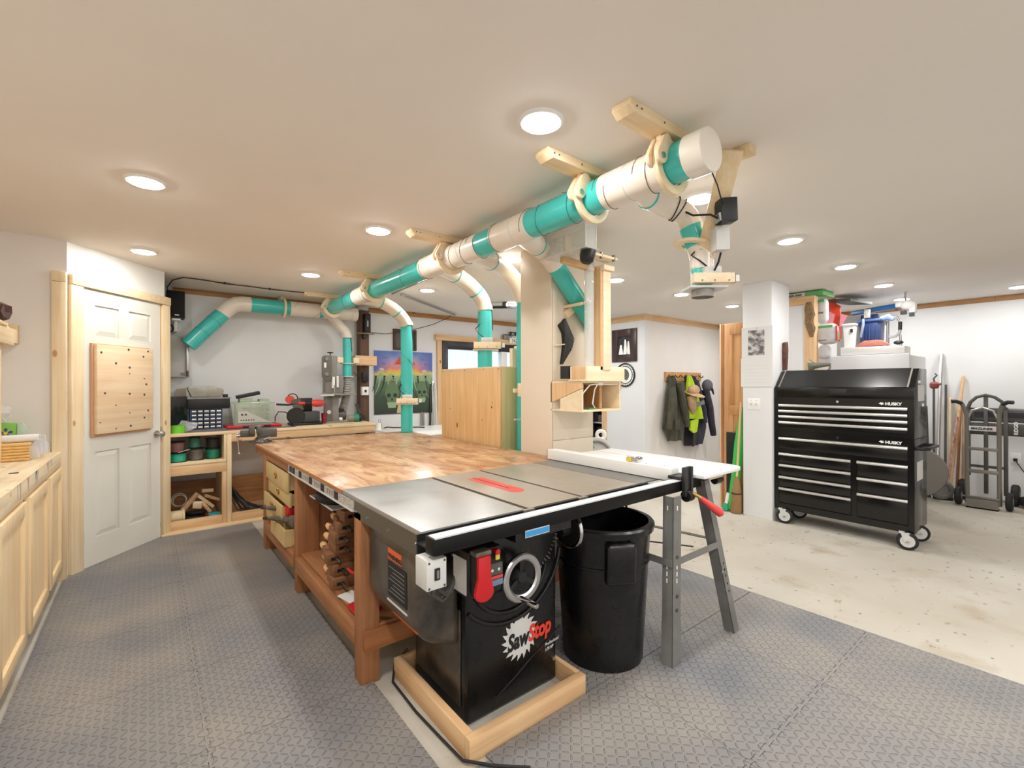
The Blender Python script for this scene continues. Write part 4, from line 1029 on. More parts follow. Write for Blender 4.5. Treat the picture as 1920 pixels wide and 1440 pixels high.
part('box_cheek', MB().box(2.34, 2.358, 2.146, 2.269, 1.432, 1.523), M['stud_z'], ub, bev=.002)
part('slide_plate', MB().box(2.335, 2.755, 2.12, 2.30, 1.422, 1.432), M['ply'], ub, bev=.002)
part('hose_end', MB().cyl((2.36, 2.34, 1.44), (2.36, 2.34, 1.53), .045), M['rubber'], ub)
lb_ = part('lower_box', MB().box(2.352, 2.775, 2.185, 2.497, 1.205, 1.219).box(2.352, 2.775, 2.185, 2.497, 1.408, 1.422).box(2.76, 2.775, 2.187, 2.497, 1.219, 1.408).box(2.37, 2.76, 2.485, 2.497, 1.219, 1.408), M['ply'], dsx, bev=.002)
part('side_board', MB().prism([(2.497, 1.408), (2.187, 1.408), (2.187, 1.372), (2.497, 1.265)], (2.352, 0, 0), (0, 1, 0), (0, 0, 1), (.018, 0, 0)), M['stud_z'], lb_)
part('side_board', MB().prism([(2.187, 1.219), (2.187, 1.368), (2.40, 1.295), (2.40, 1.219)], (2.354, 0, 0), (0, 1, 0), (0, 0, 1), (.014, 0, 0)), M['ply'], lb_)
part('card_back', MB().obox((2.66, 2.36, 1.31), (.02, .26, .17), (0, 0, R(-22))), mat('cardboard', (186, 146, 98), .7), lb_)
part('led_wire', MB().tube([(2.37, 2.20, 1.33), (2.44, 2.19, 1.395), (2.50, 2.19, 1.40), (2.74, 2.19, 1.40)], .005, 6), M['lampring'], lb_)
part('led_wire', MB().tube([(2.52, 2.19, 1.40), (2.50, 2.20, 1.36), (2.50, 2.22, 1.26), (2.56, 2.25, 1.225)], .005, 6), M['lampring'], lb_)
part('led_joiner', MB().box(2.52, 2.57, 2.18, 2.195, 1.392, 1.412), M['lampring'], lb_)
part('cleat', MB().box(2.775, 2.80, 2.2, 2.25, 1.36, 1.41), M['oak'], lb_)
part('clutter', MB().box(2.46, 2.53, 2.22, 2.27, 1.219, 1.228), mat('green_scrap', (60, 140, 90), .5), lb_)
# black plastic guard hung on the pillar
Y0 = 2.455
gp = [(0.0, .30), (.075, .17), (.085, .155), (.06, .08), (.0, .0), (-.02, -.03), (-.035, -.035), (-.02, .06), (-.012, .12), (-.02, .19), (-.055, .245), (-.02, .275)]
g = MB(); g.prism([(2.47 + a * 1.15, 1.585 + b * 1.05) for a, b in gp], (0, Y0, 0), (1, 0, 0), (0, 0, 1), (0, .035, 0))
gd = thing('blade_guard', 'curved black plastic guard hung on the cream pillar', 'guard', (2.47, Y0, 1.55))
part('shell', g, M['black'], gd, bev=.006)
part('rim', MB().tube([(2.408, Y0, 1.84), (2.452, Y0 - .004, 1.79), (2.458, Y0 - .004, 1.71), (2.448, Y0 - .004, 1.64), (2.43, Y0, 1.55)], .007, 8), M['black'], gd)
for a, b in ((.07, .155), (.055, .085)): part('screw', MB().cyl((2.47 + a * 1.1, Y0, 1.585 + b), (2.47 + a * 1.1, Y0 - .004, 1.585 + b), .006, n=8), M['steel'], gd)
part('hook', MB().beam((2.37, 2.47, 1.69), (2.45, 2.45, 1.70), .012, .008), M['ply'], gd)

# ================================================================== BACK BENCH
bb = thing('back_bench', 'long pine wall bench with open shelves, along the back wall', 'workbench', (1.15, 5.8, -.01))
BT = .935
top2 = part('bench_top', MB().box(.10, 2.19, 5.435, 6.18, BT - .03, BT), M['pine_x'], bb, bev=.002)
part('metal_sheet', MB().box(.25, 1.30, 5.47, 5.70, BT, BT + .0025), mat('bench_sheet', (132, 128, 134), .45, .5), top2)
part('front_rail', MB().box(.64, 2.19, 5.44, 5.478, .825, .905), M['stud_x'], bb, bev=.002)
part('shelf_board', MB().box(.10, .625, 5.435, 6.15, .628, .652), M['pine_x'], bb, bev=.002)
part('rail', MB().box(.10, .63, 5.44, 5.478, .53, .628), M['stud_x'], bb, bev=.002)
part('rail', MB().box(.10, .59, 5.44, 5.478, -.0, .095), M['stud_x'], bb, bev=.002)
part('rail', MB().box(.675, 2.19, 5.44, 5.478, .012, .095), M['stud_x'], bb, bev=.002)
part('post', MB().box(.588, .63, 5.438, 5.476, -.0, .53), M['stud_z'], bb, bev=.002)
part('post', MB().box(.632, .672, 5.438, 5.476, -.0, .905), M['pine_z'], bb, bev=.002)
part('post', MB().box(.606, .63, 5.44, 5.476, .652, .905), M['pine_z'], bb, bev=.002)
part('side_panel', MB().box(.606, .628, 5.476, 6.15, .012, .905), M['pine_z'], bb)
part('post', MB().box(2.14, 2.19, 5.45, 5.52, .0, .825), M['stud_z'], bb, bev=.002)
part('floor_board', MB().box(.10, .588, 5.478, 6.15, .0, .045), M['stud_x'], bb)
part('floor_board', MB().box(.672, 2.19, 5.478, 6.15, .0, .03), M['stud_x'], bb)
part('back_board', MB().box(.10, 2.19, 6.15, 6.18, .02, .35), M['trim_x'], bb)
part('end_cap', MB().box(.145, .165, 5.43, 5.44, .83, .905), M['lampring'], bb)

# cable spools in the upper opening
def spool(x, y, z, r, h, wirec, lab, first=[None]):
    t = thing('wire_spool', lab, 'spool', (x, y, z), group='wire spools in the bench shelf')
    part('flange', MB().cyl((0, 0, 0), (0, 0, .005), r, n=28), M['black'], t, world=False)
    part('flange', MB().cyl((0, 0, h - .005), (0, 0, h), r, n=28), M['black'], t, world=False)
    prof = []
    n = 9
    for i in range(n): prof += [(r * .82, .005 + (h - .01) * i / n + .001), (r * .86, .005 + (h - .01) * (i + .5) / n)]
    part('winding', MB().lathe(prof, n=28), wirec, t, world=False)
    return t
W = lambda n, c, c2: mat(n, c, .45, 0, c2, 60, (1, 1, 6))
wt, wp, wg, wc_, wd = W('teal_wire', (40, 178, 148), (30, 150, 124)), W('pink_wire', (160, 112, 108), (120, 82, 78)), W('green_wire', (70, 140, 116), (50, 108, 90)), W('grey_wire', (128, 124, 118), (84, 80, 74)), W('dark_wire', (58, 56, 54), (40, 38, 36))
spool(.232, 5.56, .652, .080, .092, wt, 'bright teal wire spool, lowest left on the bench shelf')
spool(.228, 5.57, .745, .068, .105, wp, 'dusty pink wire spool on top of the bright teal spool')
spool(.385, 5.60, .652, .072, .118, wc_, 'grey tangled wire spool in the lower middle of the shelf')
spool(.375, 5.61, .771, .055, .108, wg, 'pale green wire spool on the grey tangled spool')
spool(.528, 5.61, .652, .068, .105, W('green_wire2', (36, 158, 126), (26, 128, 100)), 'green wire spool at the lower right of the shelf')
spool(.528, 5.62, .758, .068, .100, wd, 'black wire spool on the right-hand green spool')
solo('screwdriver', MB().cyl((.235, 5.485, .748), (.33, 5.50, .775), .004, n=8), M['steel'], 'thin steel rod lying across the teal wire spool', 'rod')
# low opening: off-cuts and rolls
solo('plastic_drum', MB().lathe([(.062, 0), (.066, .004), (.066, .02), (.06, .024), (.06, .105), (.066, .109), (.066, .125), (.062, .128)], (.160, 5.56, .113), (1, 0, 0), 28), mat('cream_plastic', (226, 208, 168), .5), 'cream plastic drum lying in the lower left of the bench', 'drum')
solo('black_pipe_coil', MB().torus((.37, 5.64, .075), (0, 0, 1), .075, .02, 28, 8).torus((.40, 5.66, .11), (0, .2, 1), .085, .02, 28, 8), M['black'], 'coil of black pipe under the off-cuts in the bench', 'coil')
for i, (p, q, w, h, lab) in enumerate((((.27, 5.60, .16), (.40, 5.66, .30), .03, .04, 'leaning wooden off-cut left of the white block, in the lower bench opening'), ((.40, 5.58, .29), (.53, 5.62, .15), .03, .03, 'long wooden off-cut slanting down right, in the lower bench opening'), ((.46, 5.66, .27), (.59, 5.70, .20), .03, .03, 'wooden off-cut nearest the post, in the lower bench opening'), ((.44, 5.72, .31), (.54, 5.74, .30), .04, .035, 'short wooden off-cut lying on top of the pile'), ((.43, 5.56, .22), (.50, 5.60, .11), .03, .03, 'dark wooden off-cut behind the blue roll'))):
    solo('offcut', MB().beam(p, q, w, h), M['pine_x'] if i % 2 else M['stud_x'], lab, 'off-cut', 'wooden off-cuts in the bench', bev=.002)
solo('white_block', MB().obox((.395, 5.56, .205), (.075, .05, .06), (.2, .1, -.4)), M['ply'], 'pale square wooden block on the black coil', 'block', bev=.003)
solo('tape_roll', MB().lathe([(.02, 0), (.052, 0), (.055, .005), (.055, .05), (.052, .055), (.02, .055)], (.535, 5.54, .046), (0, 0, 1), 28, closed=True), mat('blue_tape', (40, 168, 186), .5), 'blue green tape roll in the lower bench opening', 'tape roll')
solo('clear_tube_coil', MB().torus((.25, 5.74, .24), (.2, -1, .1), .065, .004, 28, 6).torus((.255, 5.73, .235), (.1, -1, .15), .055, .004, 28, 6), M['lgrey'], 'loop of thin clear tubing standing in the lower bench opening', 'tubing')
for k in range(8):
    solo('hose', MB().tube([(.68 + .012 * k, 5.92 - .02 * k, .42 - .035 * k), (.70 + .028 * k, 5.82 - .02 * k, .22 - .018 * k), (.75 + .042 * k, 5.70 - .018 * k, .07 + .003 * (k % 3)), (.84 + .045 * k, 5.62 - .016 * k, .046 + .006 * (k % 2))], .011, 8), M['rubber'] if k % 3 else M['dgrey'], '%s dark hose from the left, fanning out under the pine back bench' % ('first', 'second', 'third', 'fourth', 'fifth', 'sixth', 'seventh', 'last')[k], 'hose', 'dark hoses under the back bench')

# --- on the bench top, left to right
t = thing('green_tape', 'bright green roll of tape on the left end of the back bench', 'tape roll', (.228, 5.54, BT))
part('roll', MB().lathe([(.035, 0), (.066, 0), (.066, .072), (.035, .072)], (.228, 5.54, BT), (0, 0, 1), 32, closed=True), mat('lime_tape', (112, 196, 52), .4), t)
M['film'] = glass('plastic_film', (226, 226, 230), .38, .25)
random.seed(3)
def crumple(c, s, m, name, lab, cat, n=2, amp=.35):
    b = MB(); bmesh.ops.create_icosphere(b.bm, subdivisions=n, radius=1)
    for v in b.bm.verts:
        k = 1 + random.uniform(-amp, amp); v.co = Vector((c[0] + v.co.x * s[0] * k, c[1] + v.co.y * s[1] * k, c[2] + max(v.co.z * k, -.95) * s[2]))
    return solo(name, b, m, lab, cat, smooth=20)
crumple((.31, 5.62, BT + .055), (.075, .06, .055), M['film'], 'plastic_wrap', 'crumpled clear plastic beside the green tape roll', 'plastic wrap')
# blue small-parts drawers
pd_ = thing('parts_cabinet', 'blue cabinet of twenty five small clear drawers on the back bench', 'parts cabinet', (.485, 5.80, BT))
x0, x1, z1 = .345, .628, 1.150
part('shell', MB().box(x0, x1, 5.755, 5.93, BT, BT + .006).box(x0, x1, 5.755, 5.93, z1 - .006, z1).box(x0, x0 + .006, 5.755, 5.93, BT + .006, z1 - .006).box(x1 - .006, x1, 5.755, 5.93, BT + .006, z1 - .006).box(x0, x1, 5.92, 5.93, BT, z1), mat('cabinet_blue', (44, 84, 130), .4), pd_)
M['drawerclear'] = mat('drawer_plastic', (66, 76, 92), .2)
fr0 = fr1 = None
cw, ch = (x1 - x0 - .012) / 5, (z1 - BT - .012) / 5
for r in range(5):
    for c_ in range(5):
        xa, za = x0 + .006 + c_ * cw, BT + .006 + r * ch
        dr = part('drawer', MB().box(xa + .003, xa + cw - .003, 5.752, 5.92, za + .003, za + ch - .003), M['drawerclear'], pd_)
        part('label_tab', MB().box(xa + .009, xa + cw - .009, 5.748, 5.752, za + ch * .50, za + ch * .82), M['lampring'], dr)
tr = thing('black_tray', 'shallow black plastic tray on top of the blue drawer cabinet', 'tray', (.50, 5.84, 1.15))
b = MB(); b.box(.33, .69, 5.74, 5.96, 1.152, 1.16); b.box(.325, .695, 5.735, 5.745, 1.16, 1.268); b.box(.325, .695, 5.955, 5.965, 1.16, 1.268); b.box(.325, .335, 5.745, 5.955, 1.16, 1.268); b.box(.685, .695, 5.745, 5.955, 1.16, 1.268)
part('tray', b, M['black'], tr, bev=.004)
part('rim', MB().box(.318, .702, 5.728, 5.735, 1.258, 1.272), M['mgrey'], tr)
part('latch', MB().box(.64, .685, 5.80, 5.86, 1.268, 1.305), M['black'], tr, bev=.004)
solo('clear_case', MB().prism([(.325, 1.36), (.36, 1.275), (.62, 1.275), (.645, 1.33), (.635, 1.37), (.53, 1.392), (.33, 1.385)], (0, 5.77, 0), (1, 0, 0), (0, 0, 1), (0, .18, 0)), mat('milky_case', (176, 174, 160), .3, 0, (150, 148, 134), 8), 'milky plastic case tilted on the black tray', 'case', bev=.01, smooth=30)
dt = thing('dark_cable_box', 'tall clear box of dark green cables behind the blue drawer cabinet', 'box', (.27, 5.93, BT))
part('box', MB().box(.18, .34, 5.90, 6.05, BT, BT + .006).box(.18, .186, 5.90, 6.05, BT, 1.20).box(.18, .34, 6.044, 6.05, BT, 1.28), M['dgrey'], dt)
for k in range(11): part('cable', MB().tube([(.20 + .012 * k, 5.93 + .01 * (k % 3), BT + .01), (.195 + .0135 * k, 5.94, 1.06), (.20 + .012 * ((k * 5) % 11), 5.95, 1.15 + .02 * (k % 3))], .005, 6), mat('cable_green%d' % k, (40, 62, 58), .6), dt)
solo('lid_panel', MB().prism([(.20, 1.20), (.24, 1.36), (.33, 1.37), (.33, 1.16)], (0, 6.06, 0), (1, 0, 0), (0, 0, 1), (0, .015, 0)), mat('tan_lid', (176, 164, 146), .5), 'tan plastic panel leaning on the wall behind the cables', 'panel')
# clear tub with green packs
tb = thing('clear_tub', 'clear plastic tub of green packs with a slanting grey label', 'tub', (.92, 5.86, BT))
M['tubwall'] = glass('tub_plastic', (206, 212, 200), .42, .15)
b = MB()
def taper(z, k): return [(.735 - .03 * k, 5.79 - .01 * k, z), (1.113 + .025 * k, 5.79 - .01 * k, z), (1.113 + .025 * k, 6.03, z), (.735 - .03 * k, 6.03, z)]
lo, hi = taper(.965, 0), taper(1.205, 1); va = [b.bm.verts.new(p) for p in lo]; vb = [b.bm.verts.new(p) for p in hi]; b.bridge(va, vb); b.bm.faces.new(va[::-1])
part('wall', b, M['tubwall'], tb, smooth=0)
part('rim', MB().tube(taper(1.205, 1), .008, 6, closed=True), M['tubwall'], tb)
M['packgreen'] = mat('pack_green', (146, 172, 142), .6, 0, (172, 190, 164), 14)
for k, (xa, xb, za, zb) in enumerate(((.76, .90, .97, 1.20), (.905, .99, .97, 1.215), (.995, 1.10, .97, 1.24), (.80, .93, 1.20, 1.245))):
    part('pack', MB().box(xa, xb, 5.84, 5.98, za, zb), M['packgreen'], tb, bev=.004)
for r in range(4):
    for c_ in range(2): part('pack_mark', MB().box(1.015 + .04 * c_, 1.035 + .04 * c_, 5.837, 5.839, 1.02 + .045 * r, 1.042 + .045 * r), mat('pack_dark', (70, 100, 84), .6) if r + c_ == 0 else bpy.data.materials['pack_dark'], tb)
lbp = part('slanted_label', MB().prism([(.775, .985), (1.09, .985), (.775, 1.16)], (0, 5.784, 0), (1, 0, 0), (0, 0, 1), (0, .002, 0)), mat('label_grey', (196, 194, 186), .6), tb)
for k in range(6): part('label_mark', MB().box(.80 + .024 * k, .812 + .024 * k, 5.782, 5.784, 1.008, 1.02), M['ink'], lbp)
for k in range(2): part('label_dot', MB().cyl((.815 + .035 * k, 5.784, 1.075), (.815 + .035 * k, 5.782, 1.075), .012, n=14), M['dgrey'], lbp)
solo('black_case', MB().obox((.885, 5.88, 1.29), (.235, .10, .04), (0, R(-12), 0)), M['black'], 'slim black case lying tilted on the clear tub', 'case', bev=.008)
rc = thing('red_case', 'flat red tool case under the clear tub', 'case', (.92, 5.75, BT))
part('shell', MB().box(.655, 1.185, 5.64, 5.98, BT + .0025, .968), M['red'], rc, bev=.012)
part('lid', MB().box(.72, 1.11, 5.66, 5.95, .966, .972), M['mgrey'], rc, bev=.002)
for x in (.80, 1.0): part('catch', MB().box(x, x + .07, 5.634, 5.642, .942, .962), M['black'], rc)
# bench sander with red hand tool lying on it
sn = thing('bench_sander', 'black bench sander with a belt head, in the middle of the back bench', 'sander', (1.45, 5.74, BT))
part('base', MB().box(1.285, 1.625, 5.62, 5.86, BT, BT + .03), M['black'], sn, bev=.01)
part('motor_box', MB().prism([(1.37, BT + .03), (1.60, BT + .03), (1.60, 1.092), (1.355, 1.092)], (0, 5.66, 0), (1, 0, 0), (0, 0, 1), (0, .18, 0)), mat('sander_grey', (66, 68, 72), .4), sn, bev=.012)
part('belt_guard', MB().lathe([(.02, 0), (.09, 0), (.095, .006), (.095, .05), (.085, .056), (.02, .056)], (1.335, 5.64, 1.045), (0, 1, 0), 28), M['black'], sn)
part('work_rest', MB().beam((1.37, 5.66, 1.10), (1.33, 5.66, 1.24), .10, .012, (0, 1, 0)), mat('belt_brown', (96, 86, 78), .8), sn)
part('top_block', MB().box(1.40, 1.545, 5.78, 5.86, 1.092, 1.245), M['black'], sn, bev=.004)
part('lead', MB().tube([(1.30, 5.70, 1.0), (1.24, 5.71, 1.09), (1.16, 5.70, 1.10), (1.125, 5.70, 1.04), (1.13, 5.72, .99)], .0055, 8), M['rubber'], sn)
gt = thing('heat_tool', 'red and black hand tool lying across the top of the sander', 'tool', (1.45, 5.70, 1.1))
part('body', MB().lathe([(.0, 0), (.028, .005), (.042, .03), (.044, .09), (.036, .13), (.03, .15)], (1.645, 5.66, 1.185), (-1, 0, .02), 20), M['pinkred'], gt)
part('collar', MB().cyl((1.50, 5.66, 1.187), (1.43, 5.66, 1.188), .034), M['black'], gt)
part('neck', MB().cyl((1.43, 5.66, 1.188), (1.36, 5.66, 1.19), .018), M['pinkred'], gt)
part('wheel', MB().cyl((1.275, 5.70, 1.235), (1.275, 5.66, 1.235), .045, n=20), M['pinkred'], gt)
part('nozzle', MB().tube([(1.36, 5.665, 1.19), (1.25, 5.66, 1.175), (1.13, 5.66, 1.185)], .011, 8), M['black'], gt)
part('lead', MB().torus((1.30, 5.67, 1.245), (0, 1, 0), .055, .006, 24, 6), M['rubber'], gt)
solo('paint_tin', MB().lathe([(.024, 0), (.026, .004), (.026, .07), (.03, .072), (.03, .125), (.024, .128)], (1.665, 5.74, BT), n=20), mat('crimson_tin', (170, 36, 60), .4, 0, (24, 22, 22), 9, (.01, .01, 1)), 'small crimson and black tin beside the band saw', 'tin')
# band saw
M['bs'] = mat('bandsaw_grey', (142, 138, 131), .45, 0, (128, 124, 118), 5)
M['bsd'] = mat('bandsaw_dark', (108, 104, 98), .45, 0, (96, 92, 86), 5)
bs = thing('band_saw', 'grey two-wheel band saw standing on the back bench', 'band saw', (1.76, 5.85, BT))
part('foot', MB().box(1.66, 1.90, 5.74, 5.98, BT, BT + .02), M['bs'], bs, bev=.004)
part('upper_cover', MB().prism([(1.655, 1.50), (1.70, 1.44), (1.765, 1.47), (1.765, 1.755), (1.68, 1.755), (1.655, 1.735)], (0, 5.76, 0), (1, 0, 0), (0, 0, 1), (0, .03, 0)), M['bsd'], bs, bev=.004)
part('upper_frame', MB().box(1.70, 1.84, 5.79, 5.92, 1.30, 1.76), M['bs'], bs, bev=.006)
part('upper_frame', MB().box(1.84, 1.915, 5.80, 5.90, 1.30, 1.52), M['bs'], bs, bev=.006)
part('tension_knob', MB().lathe([(.006, 0), (.006, .03), (.036, .035), (.036, .045), (.0, .05)], (1.775, 5.85, 1.76), n=16), M['black'], bs)
for z in (1.715, 1.53): part('cover_knob', MB().lathe([(.012, 0), (.022, .01), (.022, .022), (.0, .024)], (1.70, 5.76, z), (0, -1, 0), 14), M['bs'], bs)
part('rating_plate', MB().box(1.675, 1.70, 5.757, 5.76, 1.61, 1.67), M['lampring'], bs)
part('blade_guard', MB().box(1.77, 1.80, 5.75, 5.79, 1.36, 1.50).box(1.825, 1.845, 5.75, 5.79, 1.37, 1.51), M['lampring'], bs)
part('blade_post', MB().box(1.785, 1.80, 5.745, 5.76, 1.30, 1.40), M['steel'], bs)
part('table', MB().box(1.70, 2.035, 5.66, 5.98, 1.275, 1.292), M['mgrey'], bs, bev=.002)
part('fence_rail', MB().box(1.60, 1.76, 5.645, 5.66, 1.268, 1.29), M['lgrey'], bs, bev=.003)
part('trunnion', MB().lathe([(.05, 0), (.03, -.04)], (1.88, 5.83, 1.275), n=18), M['bs'], bs)
part('lower_cover', MB().box(1.675, 1.775, 5.76, 5.79, BT + .01, 1.262), M['bsd'], bs, bev=.004)
part('lower_frame', MB().box(1.775, 1.852, 5.77, 5.95, BT + .02, 1.275), M['bs'], bs, bev=.004)
part('cover_knob', MB().lathe([(.012, 0), (.024, .01), (.024, .024), (.0, .026)], (1.725, 5.76, 1.07), (0, -1, 0), 14), M['lgrey'], bs)
part('motor', MB().cyl((1.86, 5.85, 1.02), (1.955, 5.85, 1.02), .06, n=20), M['dgrey'], bs)
part('motor_box', MB().box(1.865, 1.93, 5.80, 5.85, 1.075, 1.105), M['black'], bs)
part('dust_port', MB().cyl((1.86, 5.80, .975), (1.90, 5.80, .975), .022, n=16), M['lampring'], bs)
# ribbed grey hose from the wall drop to the saw
pts = [(1.984, 5.85, 1.50), (1.985, 5.85, 1.40), (1.975, 5.855, 1.28), (1.95, 5.86, 1.16), (1.915, 5.86, 1.06)]
rp = []
for i in range(4):
    for k in range(8): rp.append(Vector(pts[i]).lerp(Vector(pts[i + 1]), k / 8))
solo('ribbed_hose', MB().tube(rp, [.05 if i % 2 else .043 for i in range(len(rp))], 16), mat('hose_grey', (150, 148, 144), .5), 'ribbed grey hose from the wall drop pipe to the band saw', 'hose')
rt_ = thing('green_hand_tool', 'green and black round hand tool lying at the right end of the bench', 'tool', (2.08, 5.78, BT))
part('body', MB().cyl((1.97, 5.80, .985), (2.05, 5.78, .985), .043, n=20), M['mgrey'], rt_)
part('green_band', MB().cyl((2.045, 5.781, .985), (2.10, 5.768, .985), .05, n=20), mat('tool_green', (44, 134, 104), .4), rt_)
part('chuck', MB().lathe([(.048, 0), (.048, .03), (.03, .045), (.024, .05), (.024, .075), (.014, .08)], (2.10, 5.768, .985), (1, -.24, 0), 20), M['black'], rt_)
solo('dark_plate', MB().beam((2.13, 5.93, 1.15), (2.19, 5.93, BT + .005), .006, .10, (0, 1, 0)), M['dgrey'], 'thin dark plate leaning on the post at the right bench end', 'plate')
solo('white_cup', MB().lathe([(.028, 0), (.030, .075), (.027, .075), (.025, .005)], (2.17, 5.30, .866), n=20), M['lampring'], 'small white cup behind the workbench, right of the back bench', 'cup')
solo('wire_bits', MB().torus((2.18, 5.30, .965), (.2, -1, 0), .018, .0018, 20, 5).tube([(2.20, 5.29, .94), (2.205, 5.29, .90), (2.215, 5.28, .868)], .002, 5), M['wire'], 'bent wire loop standing in the white cup', 'wire')

# brown timber post with its bits
po = struct('trim_30', MB().box(2.225, 2.345, 6.05, 6.18, .0, 2.40), wood('dark_post', (104, 74, 50), (82, 58, 40), 'z', dark=(96, 46, 26)), bev=.004)
sp = thing('speaker_bracket', 'dark bracket with a small shelf near the top of the brown post', 'bracket', (2.27, 6.0, 2.0))
part('box', MB().box(2.26, 2.33, 5.95, 6.05, 2.10, 2.345), M['black'], sp, bev=.003)
part('plate', MB().prism([(2.155, 0), (2.26, -.06), (2.39, -.03), (2.29, .06)], (0, 6.0, 2.075), (1, 0, 0), (0, 1, 0), (0, 0, .014)), mat('bracket_brown', (142, 122, 104), .5), sp)
part('arm', MB().box(2.25, 2.29, 6.0, 6.05, 2.02, 2.075), M['black'], sp)
part('glint', MB().box(2.285, 2.295, 5.948, 5.95, 2.17, 2.25), M['lampring'], sp)
adb = solo('black_adapter', MB().box(2.235, 2.318, 5.985, 6.05, 1.44, 1.57), M['black'], 'black power adapter fixed to the brown post', 'adapter', bev=.01)
so = thing('post_switch', 'white switch box with a black key on the brown post', 'switch', (2.27, 6.02, 1.27))
part('box', MB().box(2.228, 2.318, 5.99, 6.05, 1.262, 1.375), M['lampring'], so, bev=.003)
part('rocker', MB().box(2.26, 2.285, 5.984, 5.99, 1.30, 1.335), M['black'], so)
solo('post_cable', MB().tube([(2.05, 5.82, 1.56), (2.10, 5.84, 1.52), (2.18, 5.96, 1.50), (2.25, 5.985, 1.52)], .004, 6), M['rubber'], 'thin black cable from the wall drop pipe to the adapter', 'cable')

# speaker on the wall, white panel box
spk = thing('wall_speaker', 'black speaker on a white bracket high on the back wall', 'speaker', (.235, 5.95, 2.09))
part('cabinet', MB().box(.155, .312, 5.90, 6.05, 2.10, 2.385), M['black'], spk, bev=.006)
part('grille', MB().box(.162, .306, 5.893, 5.90, 2.112, 2.378), mat('grille_black', (14, 14, 15), .8), spk, bev=.003)
part('badge', MB().box(.225, .262, 5.89, 5.893, 2.125, 2.136), M['lgrey'], spk)
part('bracket', MB().box(.20, .275, 5.92, 6.10, 2.078, 2.10).box(.222, .25, 5.99, 6.2, 1.97, 2.078), M['lampring'], spk, bev=.002)
solo('speaker_lead', MB().torus((.175, 6.0, 2.0), (0, 1, 0), .04, .007, 20, 6), M['rubber'], 'loop of black lead under the wall speaker', 'cable')
wbx_ = thing('wall_panel_box', 'white wall cabinet with a steel hinged edge, left end of the back wall', 'cabinet', (.26, 6.15, 1.49))
part('body', MB().box(.10, .345, 6.11, 6.2, 1.49, 1.935), M['lgrey'], wbx_, bev=.004)
part('door_edge', MB().box(.33, .36, 6.085, 6.11, 1.485, 1.95), M['steel'], wbx_, bev=.004)
for z in (1.90, 1.525): part('hinge', MB().box(.29, .35, 6.09, 6.11, z - .012, z + .012).cyl((.345, 6.085, z - .03), (.345, 6.085, z + .03), .01), M['screw'], wbx_)
# cable run on the ceiling above the back bench
for k, (dz, lab) in enumerate(((0, 'dark cable clipped to the ceiling above the back bench, lower strand'), (.006, 'thin dark cable clipped to the ceiling, upper strand'))):
    solo('ceiling_cable', MB().tube([(.165, 5.95, 2.10), (.165, 5.94, 2.42), (.20, 5.72, 2.455), (.28, 5.52, 2.456), (.45, 5.53 + k * .02, 2.456), (.63, 5.565 - k * .01, 2.45 + dz), (.85, 5.59 + k * .015, 2.455), (1.06, 5.60, 2.452 + dz), (1.35, 5.595 + k * .01, 2.455), (1.62, 5.60, 2.456)], .006 - .003 * k, 6), M['wire'], lab, 'cable', 'ceiling cables')
for x, y, wh in ((.628, 5.565, 'left'), (1.055, 5.60, 'middle'), (1.57, 5.60, 'right')): solo('cable_clip', MB().box(x - .006, x + .006, y - .018, y + .018, 2.444, 2.465), M['black'], '%s one of the three black clips holding the cable to the ceiling' % wh, 'clip', 'cable clips on the ceiling')

